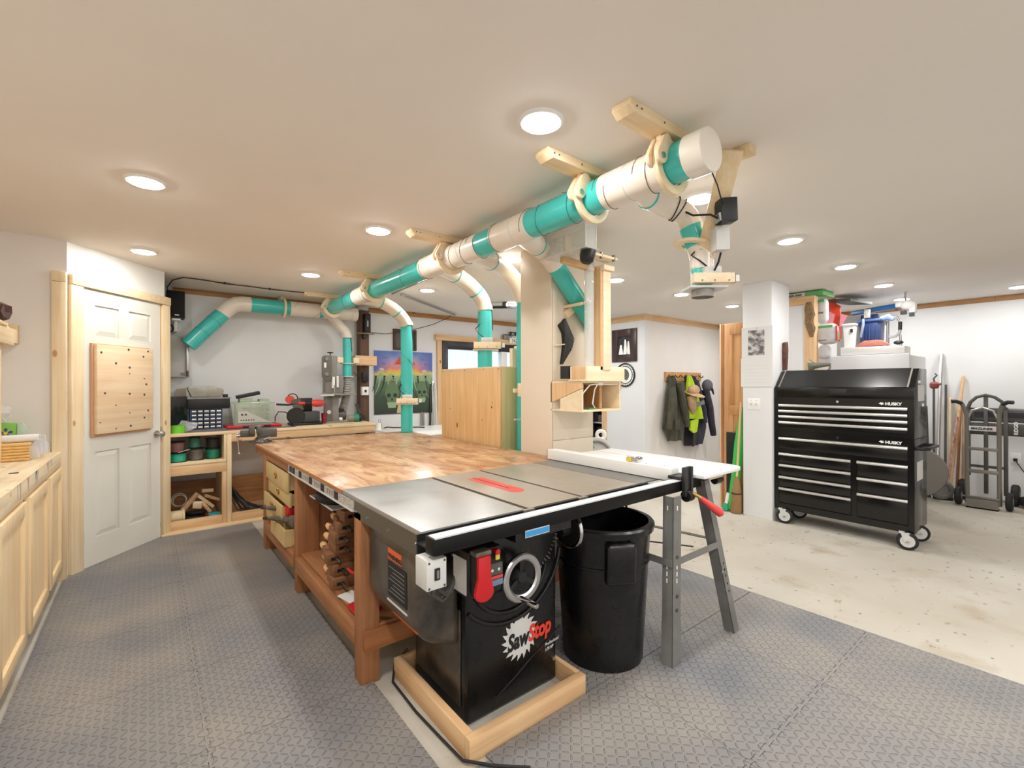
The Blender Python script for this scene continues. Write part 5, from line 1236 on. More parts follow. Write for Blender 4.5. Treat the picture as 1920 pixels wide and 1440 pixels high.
# ================================================================== BACK WALL, RIGHT PART
# poster painting (plain stand-in: bright sky over green drapery with two skulls)
def painting_mat(w, h):
    m, nt, p = base_mat('painted_sheet'); p.inputs['Roughness'].default_value = .55
    N = nt.nodes.new; L = nt.links.new
    tc = N('ShaderNodeTexCoord'); sp_ = N('ShaderNodeSeparateXYZ'); L(tc.outputs['Generated'], sp_.inputs[0])
    rmp = N('ShaderNodeValToRGB'); e = rmp.color_ramp.elements
    stops = [(0, (44, 56, 46)), (.25, (56, 74, 56)), (.5, (84, 112, 82)), (.60, (150, 176, 138)), (.625, (214, 196, 84)), (.68, (224, 170, 90)), (.74, (218, 130, 120)), (.82, (190, 150, 170)), (.92, (120, 146, 200)), (1, (92, 118, 190))]
    e[0].position, e[0].color = stops[0][0], C(*stops[0][1]); e[1].position, e[1].color = 1, C(*stops[-1][1])
    for q, c in stops[1:-1]: k = e.new(q); k.color = C(*c)
    wv = N('ShaderNodeTexNoise'); wv.inputs['Scale'].default_value = 7; L(tc.outputs['Generated'], wv.inputs['Vector'])
    ma = N('ShaderNodeMath'); ma.operation = 'MULTIPLY_ADD'; ma.inputs[1].default_value = .22; L(wv.outputs['Fac'], ma.inputs[0])
    sb_ = N('ShaderNodeMath'); sb_.operation = 'SUBTRACT'; sb_.inputs[1].default_value = .11; L(sp_.outputs[2], sb_.inputs[0]); L(sb_.outputs[0], ma.inputs[2])
    L(ma.outputs[0], rmp.inputs[0])
    # blue towards the upper corners
    ab = N('ShaderNodeMath'); ab.operation = 'SUBTRACT'; ab.inputs[1].default_value = .5; L(sp_.outputs[0], ab.inputs[0])
    a2_ = N('ShaderNodeMath'); a2_.operation = 'ABSOLUTE'; L(ab.outputs[0], a2_.inputs[0])
    r1 = N('ShaderNodeMapRange'); r1.inputs[1].default_value = .22; r1.inputs[2].default_value = .46; L(a2_.outputs[0], r1.inputs[0])
    r2 = N('ShaderNodeMapRange'); r2.inputs[1].default_value = .63; r2.inputs[2].default_value = .70; L(ma.outputs[0], r2.inputs[0])
    mu = N('ShaderNodeMath'); mu.operation = 'MULTIPLY'; L(r1.outputs[0], mu.inputs[0]); L(r2.outputs[0], mu.inputs[1])
    mx = N('ShaderNodeMix'); mx.data_type = 'RGBA'; mx.inputs[7].default_value = C(84, 110, 186); L(mu.outputs[0], mx.inputs[0]); L(rmp.outputs[0], mx.inputs[6])
    L(mx.outputs[2], p.inputs['Base Color']); return m
px0, px1, pz0, pz1, PY = 2.472, 3.375, .985, 1.880, 6.185
pt = thing('skull_painting', 'unframed painting of skulls under green drapery and a bright sky, on the back wall', 'painting', (2.92, 6.19, pz0))
part('sheet', MB().box(px0, px1, PY, 6.198, pz0, pz1), painting_mat(1, 1), pt, smooth=0)
def flat(name, poly, m, d=.001): return part(name, MB().prism(poly, (0, PY - d, 0), (1, 0, 0), (0, 0, 1), (0, .0008, 0)), m, pt, smooth=0)
pg1, pg2, pg3 = mat('paint_dark_green', (36, 48, 40), .6), mat('paint_pale_green', (150, 176, 138), .6), mat('paint_mid_green', (96, 122, 88), .6)
# hanging green folds
for k in range(14):
    xa = px0 + .02 + k * .064; s = .12 * (1 if k < 7 else -1) * (.4 + (k % 3) * .3)
    n = 6; L_, R_ = [], []
    for i in range(n + 1):
        u = i / n; z = 1.53 - u * (.22 + .05 * (k % 3)); xx = xa - s * u * u; wd_ = .015 * (1 - u * .8)
        L_.append((xx - wd_, z)); R_.append((xx + wd_, z))
    flat('painted_fold', L_ + R_[::-1], pg2 if k % 2 else pg1)
for cx_, zc_, sc in ((2.73, 1.26, 1.0), (3.2, 1.30, .85)):
    hp = [(cx_ + .105 * sc * math.cos(a) * (1 if math.sin(a) > -.2 else .8), zc_ + .16 * sc * math.sin(a) * (1.15 if math.sin(a) > 0 else 1.05)) for a in [2 * PI * i / 24 for i in range(24)]]
    flat('painted_skull', hp, pg3, .0015)
    flat('painted_jaw', [(cx_ - .075 * sc, zc_ - .11 * sc), (cx_ + .075 * sc, zc_ - .11 * sc), (cx_ + .055 * sc, zc_ - .19 * sc), (cx_ - .055 * sc, zc_ - .19 * sc)], pg2, .002)
    for d_ in (-1, 1): flat('painted_eye', [(cx_ + d_ * .047 * sc + .03 * sc * math.cos(2 * PI * i / 12), zc_ - .01 + .03 * sc * math.sin(2 * PI * i / 12)) for i in range(12)], pg1, .0025)
    flat('painted_nose', [(cx_ - .018 * sc, zc_ - .085 * sc), (cx_ + .018 * sc, zc_ - .085 * sc), (cx_, zc_ - .03 * sc)], pg1, .0025)
flat('painted_pyramid', [(2.76, 1.69), (3.10, 1.69), (3.02, 1.80), (2.93, 1.86), (2.84, 1.80)], mat('paint_red', (206, 86, 66), .6), .0012)
for k in range(4): flat('painted_bar', [(2.80 + .02 * k, 1.705 + .033 * k), (3.06 - .02 * k, 1.705 + .033 * k), (3.06 - .02 * k, 1.712 + .033 * k), (2.80 + .02 * k, 1.712 + .033 * k)], mat('paint_dark_red', (160, 50, 44), .6), .0016)
for x, z in ((2.62, 1.78), (2.60, 1.70), (2.58, 1.62), (3.22, 1.77), (3.27, 1.70), (3.24, 1.60)): flat('painted_cloud', [(x + .035 * math.cos(2 * PI * i / 8 + .3), z + .02 * math.sin(2 * PI * i / 8) * (1.4 if i % 2 else .7)) for i in range(8)], mat('paint_cloud', (206, 196, 208), .6) if z < 1.7 else mat('paint_cloud2', (126, 112, 164), .6), .0012)
flat('painted_pillar', [(2.80, .995), (2.88, .995), (2.87, 1.25), (2.83, 1.16)], mat('paint_sand', (206, 178, 130), .6), .0015)
letters('painted_letters', 'SEPECHN', .072, (2.62, PY - .003, 1.455), (1, 0, 0), (0, 0, 1), pg2, pt, bold=.001)
letters('painted_letters', 'ST COAS', .072, (3.06, PY - .003, 1.455), (1, 0, 0), (0, 0, 1), pg2, pt, bold=.001)

pf = thing('snow_picture', 'small framed dark picture of a snowy tree, above the skull painting', 'picture', (2.92, 6.19, 1.90))
part('frame', MB().box(2.75, 2.785, 6.17, 6.2, 1.90, 2.20).box(3.075, 3.11, 6.17, 6.2, 1.90, 2.20).box(2.785, 3.075, 6.17, 6.2, 1.90, 1.935).box(2.785, 3.075, 6.17, 6.2, 2.165, 2.20), mat('dark_frame', (70, 42, 34), .4), pf, bev=.002)
part('print', MB().box(2.785, 3.075, 6.187, 6.195, 1.935, 2.165), mat('print_grey', (96, 86, 80), .6), pf)
for k in range(7):
    a = (-.5 + k / 6.0); zc_ = 1.955 + k * .028
    part('snow_mark', MB().beam((2.925 - .045 * (1 - abs(a)), 6.186, zc_), (2.925 + .045 * (1 - abs(a)), 6.186, zc_ + (.012 if k % 2 else -.012)), .002, .010), M['lampring'], pf)
part('snow_mark', MB().box(2.92, 2.93, 6.185, 6.186, 1.94, 2.16), M['lampring'], pf)

# plates above the door
for i, (x, z, s, m, txt, lab) in enumerate(((4.78, 2.165, .15, 'dgrey', '2020', 'dark number plate above the glazed door, on the left'), (4.90, 2.235, .12, 'black', '60', 'dark round-topped plate above the other plates'), (4.93, 2.10, .17, 'lampring', '742', 'white number plate with black figures above the glazed door'))):
    t = thing('number_plate', lab, 'number plate', (x, 6.15, z), group='plates above the glazed door')
    part('plate', MB().box(x - s * .62, x + s * .62, 6.145 - .006 * i, 6.15 - .006 * i, z, z + s * .55), M[m], t, bev=.002)
    letters('figures', txt, s * .5, (x, 6.1445 - .006 * i, z + s * .09), (1, 0, 0), (0, 0, 1), M['ink'] if m == 'lampring' else M['lgrey'], t, align='CENTER')

# metal strips leaning beside the door
for i, (p, q, m, lab) in enumerate((((3.305, 6.15, .0), (3.345, 6.185, 1.41), 'black', 'black metal strip leaning left of the glazed door'), ((3.36, 6.13, .0), (3.385, 6.185, 1.46), 'alu', 'tall bright aluminium strip leaning left of the glazed door'), ((3.43, 6.12, .0), (3.41, 6.15, 1.44), 'lgrey', 'grey metal strip leaning against the door casing'), ((3.19, 6.15, .0), (3.195, 6.185, .99), 'mgrey', 'short grey strip leaning under the painting, on the left'), ((3.235, 6.15, .0), (3.225, 6.185, .985), 'mgrey', 'short grey strip leaning under the painting, on the right'))):
    solo('metal_strip', MB().beam(p, q, .026, .012, (0, 1, 0)), M[m], lab, 'metal strip', 'metal strips leaning by the back door', bev=.001)

# white side table behind the workbench
wt_ = thing('white_table', 'white laminate table behind the workbench', 'table', (2.9, 5.0, -.01))
part('top', MB().prism([(2.352, 4.36), (3.30, 4.36), (3.30, 5.38), (2.12, 5.38), (2.12, 4.96), (2.352, 4.96)], (0, 0, .845), (1, 0, 0), (0, 1, 0), (0, 0, .021)), M['lamwhite'], wt_, bev=.002)
for x in (2.40, 3.20):
    for y in (4.42, 5.22): part('leg', MB().box(x, x + .05, y, y + .05, -.01, .845), M['lampring'], wt_, bev=.002)
solo('black_rod', MB().tube([(2.26, 5.36, .872), (2.30, 5.34, .884), (2.36, 5.32, .875), (2.44, 5.26, .875), (2.62, 5.16, .877), (2.68, 5.11, .872)], .007, 6), M['black'], 'bent black rod lying on the white table behind the drop pipe', 'rod')

# plywood box by the workbench
pb_ = thing('plywood_box', 'tall plywood box standing against the far side of the workbench', 'box', (2.6, 3.7, -.01))
part('front_panel', MB().box(2.37, 2.384, 3.145, 4.145, -.01, 1.548), M['ply_z'], pb_, bev=.001)
M['plyside'] = wood('olive_plywood', (206, 196, 148), (186, 176, 126), 'z', big=2)
part('side_panel', MB().box(2.384, 2.85, 3.145, 3.159, -.01, 1.548), M['plyside'], pb_, bev=.001)
part('side_panel', MB().box(2.384, 2.85, 4.131, 4.145, -.01, 1.548), M['plyside'], pb_, bev=.001)
part('top_panel', MB().box(2.37, 2.85, 3.145, 4.145, 1.548, 1.556), M['ply'], pb_, bev=.001)
for y in (3.17, 3.4, 3.7, 3.95, 4.12): part('screw', MB().cyl((2.37, y, 1.535), (2.3685, y, 1.535), .006, n=8), M['screw'], pb_)
for y, z, r_ in ((3.27, 1.20, .010), (3.98, 1.16, .006), (3.42, 1.08, .006), (3.26, 1.24, .005)): part('knot_hole', MB().cyl((2.37, y, z), (2.3688, y, z), r_, n=8), M['screw'], pb_)
part('post', MB().box(2.52, 2.56, 3.165, 3.205, 1.556, 1.72), M['ply'], pb_)
part('white_post', MB().box(2.57, 2.62, 3.165, 3.205, 1.556, 1.74), M['lampring'], pb_)

# garage door opener parts on the ceiling behind
op = thing('opener_rail', 'dark rail with a round motor fixed under the ceiling, behind the drop pipes', 'rail', (3.7, 4.7, CEIL))
part('rail', MB().beam((3.40, 4.92, 2.40), (4.15, 4.25, 2.40), .03, .03), M['black'], op)
part('rail', MB().beam((3.45, 4.90, 2.43), (4.15, 4.42, 2.44), .02, .012), M['steel'], op)
part('motor', MB().lathe([(.035, 0), (.035, .05), (.02, .06)], (3.62, 4.70, 2.405), n=16), M['dgrey'], op)
solo('conduit', MB().cyl((2.09, 2.75, 2.44), (2.19, 4.95, 2.44), .012, n=10).cyl((2.30, 4.95, 2.44), (3.60, 5.9, 2.44), .012, n=10), M['mgrey'], 'thin grey conduit along the ceiling beside the main duct', 'conduit')
solo('slack_wire', MB().tube([(2.36, 6.12, 2.115), (2.6, 6.12, 2.11), (2.75, 6.12, 2.135), (3.0, 6.12, 2.19), (3.35, 6.12, 2.30), (3.6, 6.1, 2.42), (3.64, 6.08, 2.46)], .005, 6), M['wire'], 'slack dark wire across the back wall above the paintings', 'wire')

# ================================================================== LEFT CABINETS
bc = thing('base_cabinet', 'pale birch base cabinet with framed doors, along the left wall', 'cabinet', (-.80, 3.3, -.01))
part('carcass', MB().box(-1.12, -.505, 1.4, 4.61, .105, .825), M['birch'], bc)
part('kick_board', MB().box(-1.10, -.56, 1.4, 4.61, -.01, .105), M['black'], bc)
for y0, y1 in ((1.46, 2.04), (2.12, 2.70), (2.785, 3.362), (3.452, 4.022), (4.10, 4.60)):
    s = .062
    d = part('door', MB().box(-.503, -.478, y0, y0 + s, .10, .812).box(-.503, -.478, y1 - s, y1, .10, .812).box(-.503, -.478, y0 + s, y1 - s, .10, .10 + s).box(-.503, -.478, y0 + s, y1 - s, .812 - s, .812), M['birch'], bc, bev=.0015)
    part('panel', MB().box(-.500, -.493, y0 + s, y1 - s, .10 + s, .812 - s), M['birch'], d)
def worktop_mat():
    m, nt, p = base_mat('stained_worktop'); p.inputs['Roughness'].default_value = .55
    N = nt.nodes.new; L = nt.links.new; tc = N('ShaderNodeTexCoord')
    def noise(sc, st, lo, hi):
        mp = N('ShaderNodeMapping'); mp.inputs['Scale'].default_value = st
        n = N('ShaderNodeTexNoise'); n.inputs['Scale'].default_value = sc; n.inputs['Detail'].default_value = 6
        r = N('ShaderNodeMapRange'); r.inputs[1].default_value = lo; r.inputs[2].default_value = hi
        L(tc.outputs['Object'], mp.inputs['Vector']); L(mp.outputs[0], n.inputs['Vector']); L(n.outputs['Fac'], r.inputs[0]); return r.outputs[0]
    def mix(f, a, b):
        mx = N('ShaderNodeMix'); mx.data_type = 'RGBA'; L(f, mx.inputs[0])
        for k, q in ((6, a), (7, b)):
            if isinstance(q, tuple): mx.inputs[k].default_value = q
            else: L(q, mx.inputs[k])
        return mx.outputs[2]
    c = mix(noise(5, (6, .4, 6), .35, .65), C(236, 220, 190), C(218, 194, 154))
    c = mix(noise(2.6, (1, 1, 1), .56, .7), c, C(196, 182, 160))
    c = mix(noise(11, (1, 1, 1), .69, .73), c, C(150, 136, 122))
    L(c, p.inputs['Base Color']); return m
wk = thing('worktop', 'thick pine worktop with paint stains on its front edge, on the left cabinets', 'worktop', (-.80, 3.0, .825))
part('slab', MB().box(-1.13, -.487, 1.4, 4.652, .828, .925), worktop_mat(), wk, bev=.003)
for y, z0, w, c in ((4.18, .87, .035, (184, 198, 188)), (4.06, .86, .05, (206, 176, 156)), (3.66, .835, .03, (166, 174, 172)), (3.70, .85, .045, (200, 184, 172)), (3.26, .84, .02, (184, 168, 146)), (3.20, .85, .012, (190, 174, 152)), (3.45, .85, .03, (196, 170, 150))):
    part('paint_drip', MB().prism([(y - w, .923), (y + w, .923), (y + w * .5, (z0 + .923) / 2), (y + .004, z0), (y - w * .3, (z0 + .923) / 2)], (-.4868, 0, 0), (0, 1, 0), (0, 0, 1), (.0006, 0, 0)), mat('drip', c, .6), wk, smooth=0)
part('end_strip', MB().box(-1.13, -.47, 4.645, 4.659, .925, .945), M['stud_x'], wk)
solo('dark_slot', MB().box(-.585, -.55, 3.62, 3.645, .925, .928), M['ink'], 'small dark metal piece lying on the worktop near its edge', 'metal piece')
# bundle of folded cloths
cb_ = thing('cloth_bundle', 'pile of folded yellow cloths in a clear wrap, on the left worktop', 'cloths', (-.73, 4.28, .925))
M['cloth'] = mat('yellow_cloth', (232, 196, 130), .9, 0, (212, 168, 98), 40, (1, 1, 4), .3, 120)
random.seed(5)
for k in range(6):
    z = .926 + k * .0185; dx = random.uniform(-.006, .006)
    part('folded_cloth', MB().box(-.90 + dx, -.588 + dx, 4.19 + dx, 4.40, z, z + .0175), M['cloth'], cb_, bev=.0075, seg=3)
b = MB()
for k in range(9):
    c = Vector((-.575 + .012 * (k % 3), 4.20 + .025 * k, .97 + .018 * (k % 4))); b.prism([(-.03, -.04), (.03, -.03), (.02, .045), (-.02, .04)], c, (1, .3 * ((k % 3) - 1), 0), (0, .2 * ((k % 2) * 2 - 1), 1), (.004, .01, .003))
part('wrap', b, M['film'], cb_, smooth=0)
rl = thing('white_roll', 'white paper roll lying on top of the yellow cloths', 'roll', (-.74, 4.26, 1.036))
part('roll', MB().pipe((-.93, 4.27, 1.062), (-.552, 4.27, 1.062), .024, .010, 24), M['paper'], rl)
part('core', MB().cyl((-.925, 4.27, 1.062), (-.556, 4.27, 1.062), .0125, n=16), M['ink'], rl)
sdp = thing('seed_packet', 'bright green packet with a purple flower, behind the white roll', 'packet', (-.80, 4.48, .925))
part('packet', MB().prism([(-.90, .926), (-.694, .926), (-.686, 1.15), (-.89, 1.16)], (0, 4.47, 0), (1, 0, 0), (0, 0, 1), (0, .05, 0)), mat('packet_green', (116, 178, 56), .4), sdp, bev=.006)
for k in range(5):
    a = 2 * PI * k / 5 + .3
    part('petal', MB().prism([(-.735 + .004 * math.cos(a), 1.085), (-.735 + .028 * math.cos(a - .35), 1.085 + .028 * math.sin(a - .35)), (-.735 + .036 * math.cos(a), 1.085 + .036 * math.sin(a)), (-.735 + .028 * math.cos(a + .35), 1.085 + .028 * math.sin(a + .35))], (0, 4.4685, 0), (1, 0, 0), (0, 0, 1), (0, .001, 0)), mat('petal', (70, 60, 140), .5), sdp, smooth=0)
part('flower_centre', MB().cyl((-.735, 4.469, 1.085), (-.735, 4.4675, 1.085), .010, n=12), mat('flower_yellow', (230, 196, 60), .5), sdp)
solo('clear_packet', MB().prism([(-.69, .926), (-.64, .926), (-.635, 1.12), (-.66, 1.15), (-.685, 1.14)], (0, 4.48, 0), (1, 0, 0), (0, 0, 1), (0, .03, 0)), glass('packet_film', (196, 222, 204), .6, .2), 'pale green clear packet right of the seed packet', 'packet', bev=.004)
crumple((-.78, 4.52, 1.22), (.085, .05, .065), M['film'], 'plastic_bag', 'crumpled clear plastic bag standing behind the seed packet', 'plastic bag', 2, .3)
# wall shelf at the far left with its upright
sh = thing('wall_shelf', 'pine wall shelf on a timber bracket, top left edge of the picture', 'shelf', (-.9, 4.2, 1.66))
part('shelf_board', MB().box(-1.15, -.70, 3.2, 4.33, 1.785, 1.805), M['pine_y'], sh, bev=.002)
part('front_rail', MB().box(-.70, -.675, 3.2, 4.345, 1.66, 1.757), M['pine_y'], sh, bev=.002)
part('end_block', MB().box(-.76, -.70, 4.30, 4.345, 1.66, 1.785), M['pine_z'], sh, bev=.002)
part('back_cleat', MB().box(-1.15, -.70, 4.61, 4.655, 1.69, 1.82), M['pine_x'], sh, bev=.002)
part('end_rail', MB().box(-.735, -.70, 4.345, 4.61, 1.69, 1.78), M['pine_y'], sh, bev=.002)
part('upright', MB().box(-.77, -.708, 4.16, 4.20, .926, 1.66), M['pine_z'], sh, bev=.002)
crumple((-.76, 4.22, 1.86), (.085, .09, .07), mat('maroon_bag', (96, 62, 62), .35, 0, (60, 36, 38), 14), 'maroon_bag', 'crumpled maroon bag on the pine wall shelf', 'bag', 2, .25)

# plywood board screwed to the white door
def dloc(mb): return mb.xf(DM)
M['board'] = wood('door_board_ply', (238, 216, 184), (222, 190, 150), 'x', fine=20, big=2)
db = thing('door_board', 'square plywood board with screw holes, fixed to the white door', 'board', tuple(DM @ Vector((.35, -.04, 1.02))), DROT)
part('board', dloc(MB().box(.075, .615, -.062, -.034, 1.02, 1.722)), M['board'], db, bev=.0015)
part('backing_board', dloc(MB().box(.06, .61, -.034, -.017, 1.0, 1.73)), mat('pink_ply', (206, 160, 128), .6), db)
random.seed(11)
for x, z in ((.11, 1.66), (.36, 1.70), (.56, 1.70), (.51, 1.65), (.24, 1.58), (.37, 1.55), (.37, 1.50), (.52, 1.46), (.54, 1.41), (.14, 1.34), (.37, 1.33), (.52, 1.32), (.24, 1.24), (.37, 1.17), (.56, 1.18), (.52, 1.12), (.10, 1.11), (.24, 1.05), (.38, 1.06)):
    part('screw_hole', dloc(MB().cyl((x, -.062, z), (x, -.0635, z), random.choice((.006, .009, .010)), n=10)), M['screw'], db)

# ================================================================== TOOL CHEST
CX0, CX1, CY0, CY1 = 5.065, 5.53, .922, 2.026
M['chest'] = mat('chest_enamel', (13, 13, 14), .2, 0, (16, 16, 17), 6)
M['lidsheet'] = mat('chest_lid', (30, 30, 31), .24)
rcab = thing('rolling_cabinet', 'lower black rolling tool cabinet with long silver drawer handles, on casters', 'tool cabinet', (5.3, 1.47, -.01))
part('body', MB().box(CX0 + .012, CX1, CY0, CY1, .125, .922), M['chest'], rcab, bev=.006)
part('bottom_rail', MB().box(CX0, CX0 + .012, CY0, CY1, .125, .185), M['chest'], rcab)
part('stile', MB().box(CX0, CX0 + .012, CY0, CY0 + .042, .185, .922), M['chest'], rcab)
part('stile', MB().box(CX0, CX0 + .012, CY1 - .042, CY1, .185, .922), M['chest'], rcab)
part('stile', MB().box(CX0, CX0 + .012, 1.325, 1.367, .185, .703), M['chest'], rcab)
part('top_rail', MB().box(CX0, CX0 + .012, CY0 + .042, CY1 - .042, .868, .922), M['chest'], rcab)
M['handle'] = mat('drawer_handle', (212, 212, 212), .28, .9)
def cdrawer(p, y0, y1, z0, z1):
    d = part('drawer', MB().box(CX0 - .004, CX0 + .012, y0 + .003, y1 - .003, z0 + .003, z1 - .003), M['chest'], p, bev=.002)
    part('handle', MB().prism([(0, 0), (-.012, .004), (-.016, .014), (-.012, .026), (0, .029)], (CX0 - .004, y0 + .002, z1 - .033), (1, 0, 0), (0, 0, 1), (0, y1 - y0 - .004, 0)), M['handle'], d)
YA, YB = CY0 + .042, CY1 - .042
cdrawer(rcab, YA, YB, .738, .862)
for z0, z1 in ((.592, .703), (.472, .588), (.355, .468), (.190, .351)): cdrawer(rcab, 1.367, YB, z0, z1)
for z0, z1 in ((.558, .703), (.416, .554), (.190, .412)): cdrawer(rcab, YA, 1.325, z0, z1)
part('divider_rail', MB().box(CX0, CX0 + .012, YA, YB, .703, .738), M['chest'], rcab)
part('lock', MB().cyl((CX0, 1.472, .892), (CX0 - .008, 1.472, .892), .011, n=16), M['chrome'], rcab)
part('side_label', MB().box(5.15, 5.365, CY0 - .001, CY0, .56, .725), M['lgrey'], rcab)
b = MB(); b.tube([(5.12, CY0, .845), (5.12, CY0 - .05, .845), (5.15, CY0 - .075, .845), (5.48, CY0 - .075, .845), (5.51, CY0 - .05, .845), (5.51, CY0, .845)], .016, 10); part('push_bar', b, M['black'], rcab)
def caster(x, y, rot):
    a = Vector((math.cos(rot), math.sin(rot), 0)); c = Vector((x, y, .064)); s = Vector((-a.y, a.x, 0))
    b = MB(); b.cyl(c - a * .02, c + a * .02, .074, n=30); w_ = part('caster_wheel', b, M['rubber'], rcab, bev=.006)
    part('wheel_disc', MB().cyl(c - a * .0225, c + a * .0225, .050, n=24), M['lgrey'], w_)
    u = Vector((0, 0, 1))
    part('fork', MB().beam(c - a * .028, c - a * .028 + u * .07 + s * .02, .05, .005, a).beam(c + a * .028, c + a * .028 + u * .07 + s * .02, .05, .005, a).beam(c + u * .068 + s * .02 - a * .034, c + u * .068 + s * .02 + a * .034, .07, .006), M['lgrey'], w_)
    part('axle', MB().cyl(c - a * .036, c + a * .036, .010, n=10), M['steel'], w_)
for x, y, r in ((5.045, CY0 + .045, .25), (5.40, CY0 + .03, .5), (5.05, CY1 - .10, .25), (5.36, CY1 - .12, .5)): caster(x, y, r)
tcx = thing('tool_chest', 'upper black tool chest with a sloping lid and four long silver handles', 'tool chest', (5.3, 1.47, .922))
b = MB(); b.prism([(CX0 + .012, .924), (CX1, .924), (CX1, 1.53), (CX0 + .18, 1.53), (CX0 + .012, 1.365)], (0, CY0, 0), (1, 0, 0), (0, 0, 1), (0, CY1 - CY0, 0)); part('body', b, M['chest'], tcx, bev=.004)
ln = Vector((CX0 + .18 - CX0 - .004, 0, 1.532 - 1.367))
b = MB(); b.prism([(CX0 + .002, 1.368), (CX0 + .178, 1.536), (CX0 + .182, 1.530), (CX0 + .008, 1.362)], (0, CY0 + .05, 0), (1, 0, 0), (0, 0, 1), (0, CY1 - CY0 - .10, 0)); part('lid', b, M['lidsheet'], tcx)
part('lid_front', MB().box(CX0, CX0 + .012, CY0, CY1, 1.262, 1.365), M['chest'], tcx, bev=.002)
part('lid_edge', MB().beam((CX0 + .0, CY0 + .044, 1.368), (CX0 + .18, CY0 + .044, 1.538), .012, .004), M['mgrey'], tcx)
part('lid_edge', MB().beam((CX0 + .0, CY1 - .044, 1.368), (CX0 + .18, CY1 - .044, 1.538), .012, .004), M['mgrey'], tcx)
part('lid_handle', MB().box(CX0 - .004, CX0, 1.40, 1.54, 1.29, 1.35), M['black'], tcx, bev=.002)
part('handle_recess', MB().box(CX0 - .006, CX0 - .004, 1.425, 1.515, 1.312, 1.328), M['ink'], tcx)
part('stile', MB().box(CX0, CX0 + .012, CY0, CY0 + .042, .924, 1.262), M['chest'], tcx)
part('stile', MB().box(CX0, CX0 + .012, CY1 - .042, CY1, .924, 1.262), M['chest'], tcx)
part('front_rail', MB().box(CX0, CX0 + .012, YA, YB, 1.20, 1.262).box(CX0, CX0 + .012, YA, YB, .924, .965), M['chest'], tcx)
for z0, z1 in ((1.143, 1.198), (1.087, 1.141), (1.028, 1.085), (.967, 1.026)): cdrawer(tcx, YA, YB, z0, z1)
part('lock', MB().cyl((CX0, 1.472, 1.23), (CX0 - .008, 1.472, 1.23), .011, n=16), M['chrome'], tcx)
part('side_label', MB().box(5.195, 5.43, CY0 - .001, CY0, 1.245, 1.385), M['lgrey'], tcx)
part('side_label', MB().box(5.20, 5.29, CY0 - .001, CY0, 1.40, 1.425), M['lampring'], tcx)
part('side_slot', MB().box(5.33, 5.43, CY0 - .001, CY0, 1.14, 1.20), M['ink'], tcx)
part('side_tag', MB().box(5.34, 5.42, CY0 - .002, CY0, 1.195, 1.222), M['lampring'], tcx)
for z, tp_ in ((1.222, tcx), (.886, rcab)):
    letters('badge_text', 'HUSKY', .034, (CX0 - .0015, 1.118, z - .012), (0, -1, 0), (0, 0, 1), M['lampring'], tp_, bold=.0016, sx=1.05)
    e = MB(); yy = 1.165
    def q(a, b_): return (CX0 - .0015, yy - a, z + b_)
    for poly in ([(0, 0), (.018, .013), (.024, .006), (.034, .013), (.032, .002), (.044, -.001), (.022, -.012), (.012, -.004)],):
        e.prism(poly, (CX0 - .0025, yy, z), (0, -1, 0), (0, 0, 1), (.001, 0, 0))
    part('badge_mark', e, M['lampring'], tp_, smooth=0)

# ================================================================== COLUMN THINGS
cal = thing('wall_calendar', 'wall calendar with a grey mountain photograph, hung on the white column', 'calendar', (5.03, 2.19, 1.37))
part('picture_page', MB().box(5.024, 5.028, 2.026, 2.338, 1.675, 2.0), M['paper'], cal)
def photo_mat(name, sc, lo=(40, 38, 40), hi=(226, 224, 224)):
    m, nt, p = base_mat(name); p.inputs['Roughness'].default_value = .5
    N = nt.nodes.new; L = nt.links.new; tc = N('ShaderNodeTexCoord'); n = N('ShaderNodeTexNoise'); n.inputs['Scale'].default_value = sc; n.inputs['Detail'].default_value = 6
    mp = N('ShaderNodeMapping'); mp.inputs['Scale'].default_value = (1, 1, 1.6); L(tc.outputs['Object'], mp.inputs['Vector']); L(mp.outputs[0], n.inputs['Vector'])
    r = N('ShaderNodeMapRange'); r.inputs[1].default_value = .42; r.inputs[2].default_value = .6; L(n.outputs['Fac'], r.inputs[0])
    mx = N('ShaderNodeMix'); mx.data_type = 'RGBA'; mx.inputs[6].default_value = C(*lo); mx.inputs[7].default_value = C(*hi); L(r.outputs[0], mx.inputs[0]); L(mx.outputs[2], p.inputs['Base Color']); return m
part('photograph', MB().box(5.0232, 5.024, 2.105, 2.27, 1.70, 1.965), photo_mat('mountain_print', 13, (96, 92, 96), (206, 203, 204)), cal)
part('month_page', MB().box(5.020, 5.026, 2.028, 2.345, 1.368, 1.672), M['paper'], cal)
for k in range(6): part('month_rule', MB().box(5.0194, 5.0201, 2.06, 2.31, 1.41 + .036 * k, 1.412 + .036 * k), M['lgrey'], cal)
letters('month_text', 'MONTH' if 0 else '', .02, (5.02, 2.2, 1.64), (0, -1, 0), (0, 0, 1), M['grey'], cal) if 0 else None
part('nail', MB().cyl((5.03, 2.18, 1.985), (5.018, 2.18, 1.985), .004, n=8), M['screw'], cal)
lsw = thing('light_switch', 'white double light switch on the white column below the calendar', 'switch', (5.025, 2.21, 1.125))
part('plate', MB().box(5.022, 5.03, 2.15, 2.275, 1.125, 1.245), M['lampring'], lsw, bev=.002)
for y in (2.187, 2.238): part('toggle', MB().box(5.012, 5.022, y - .006, y + .006, 1.175, 1.198), M['lgrey'], lsw); part('screw', MB().cyl((5.022, y, 1.225), (5.0205, y, 1.225), .004, n=8), M['mgrey'], lsw)
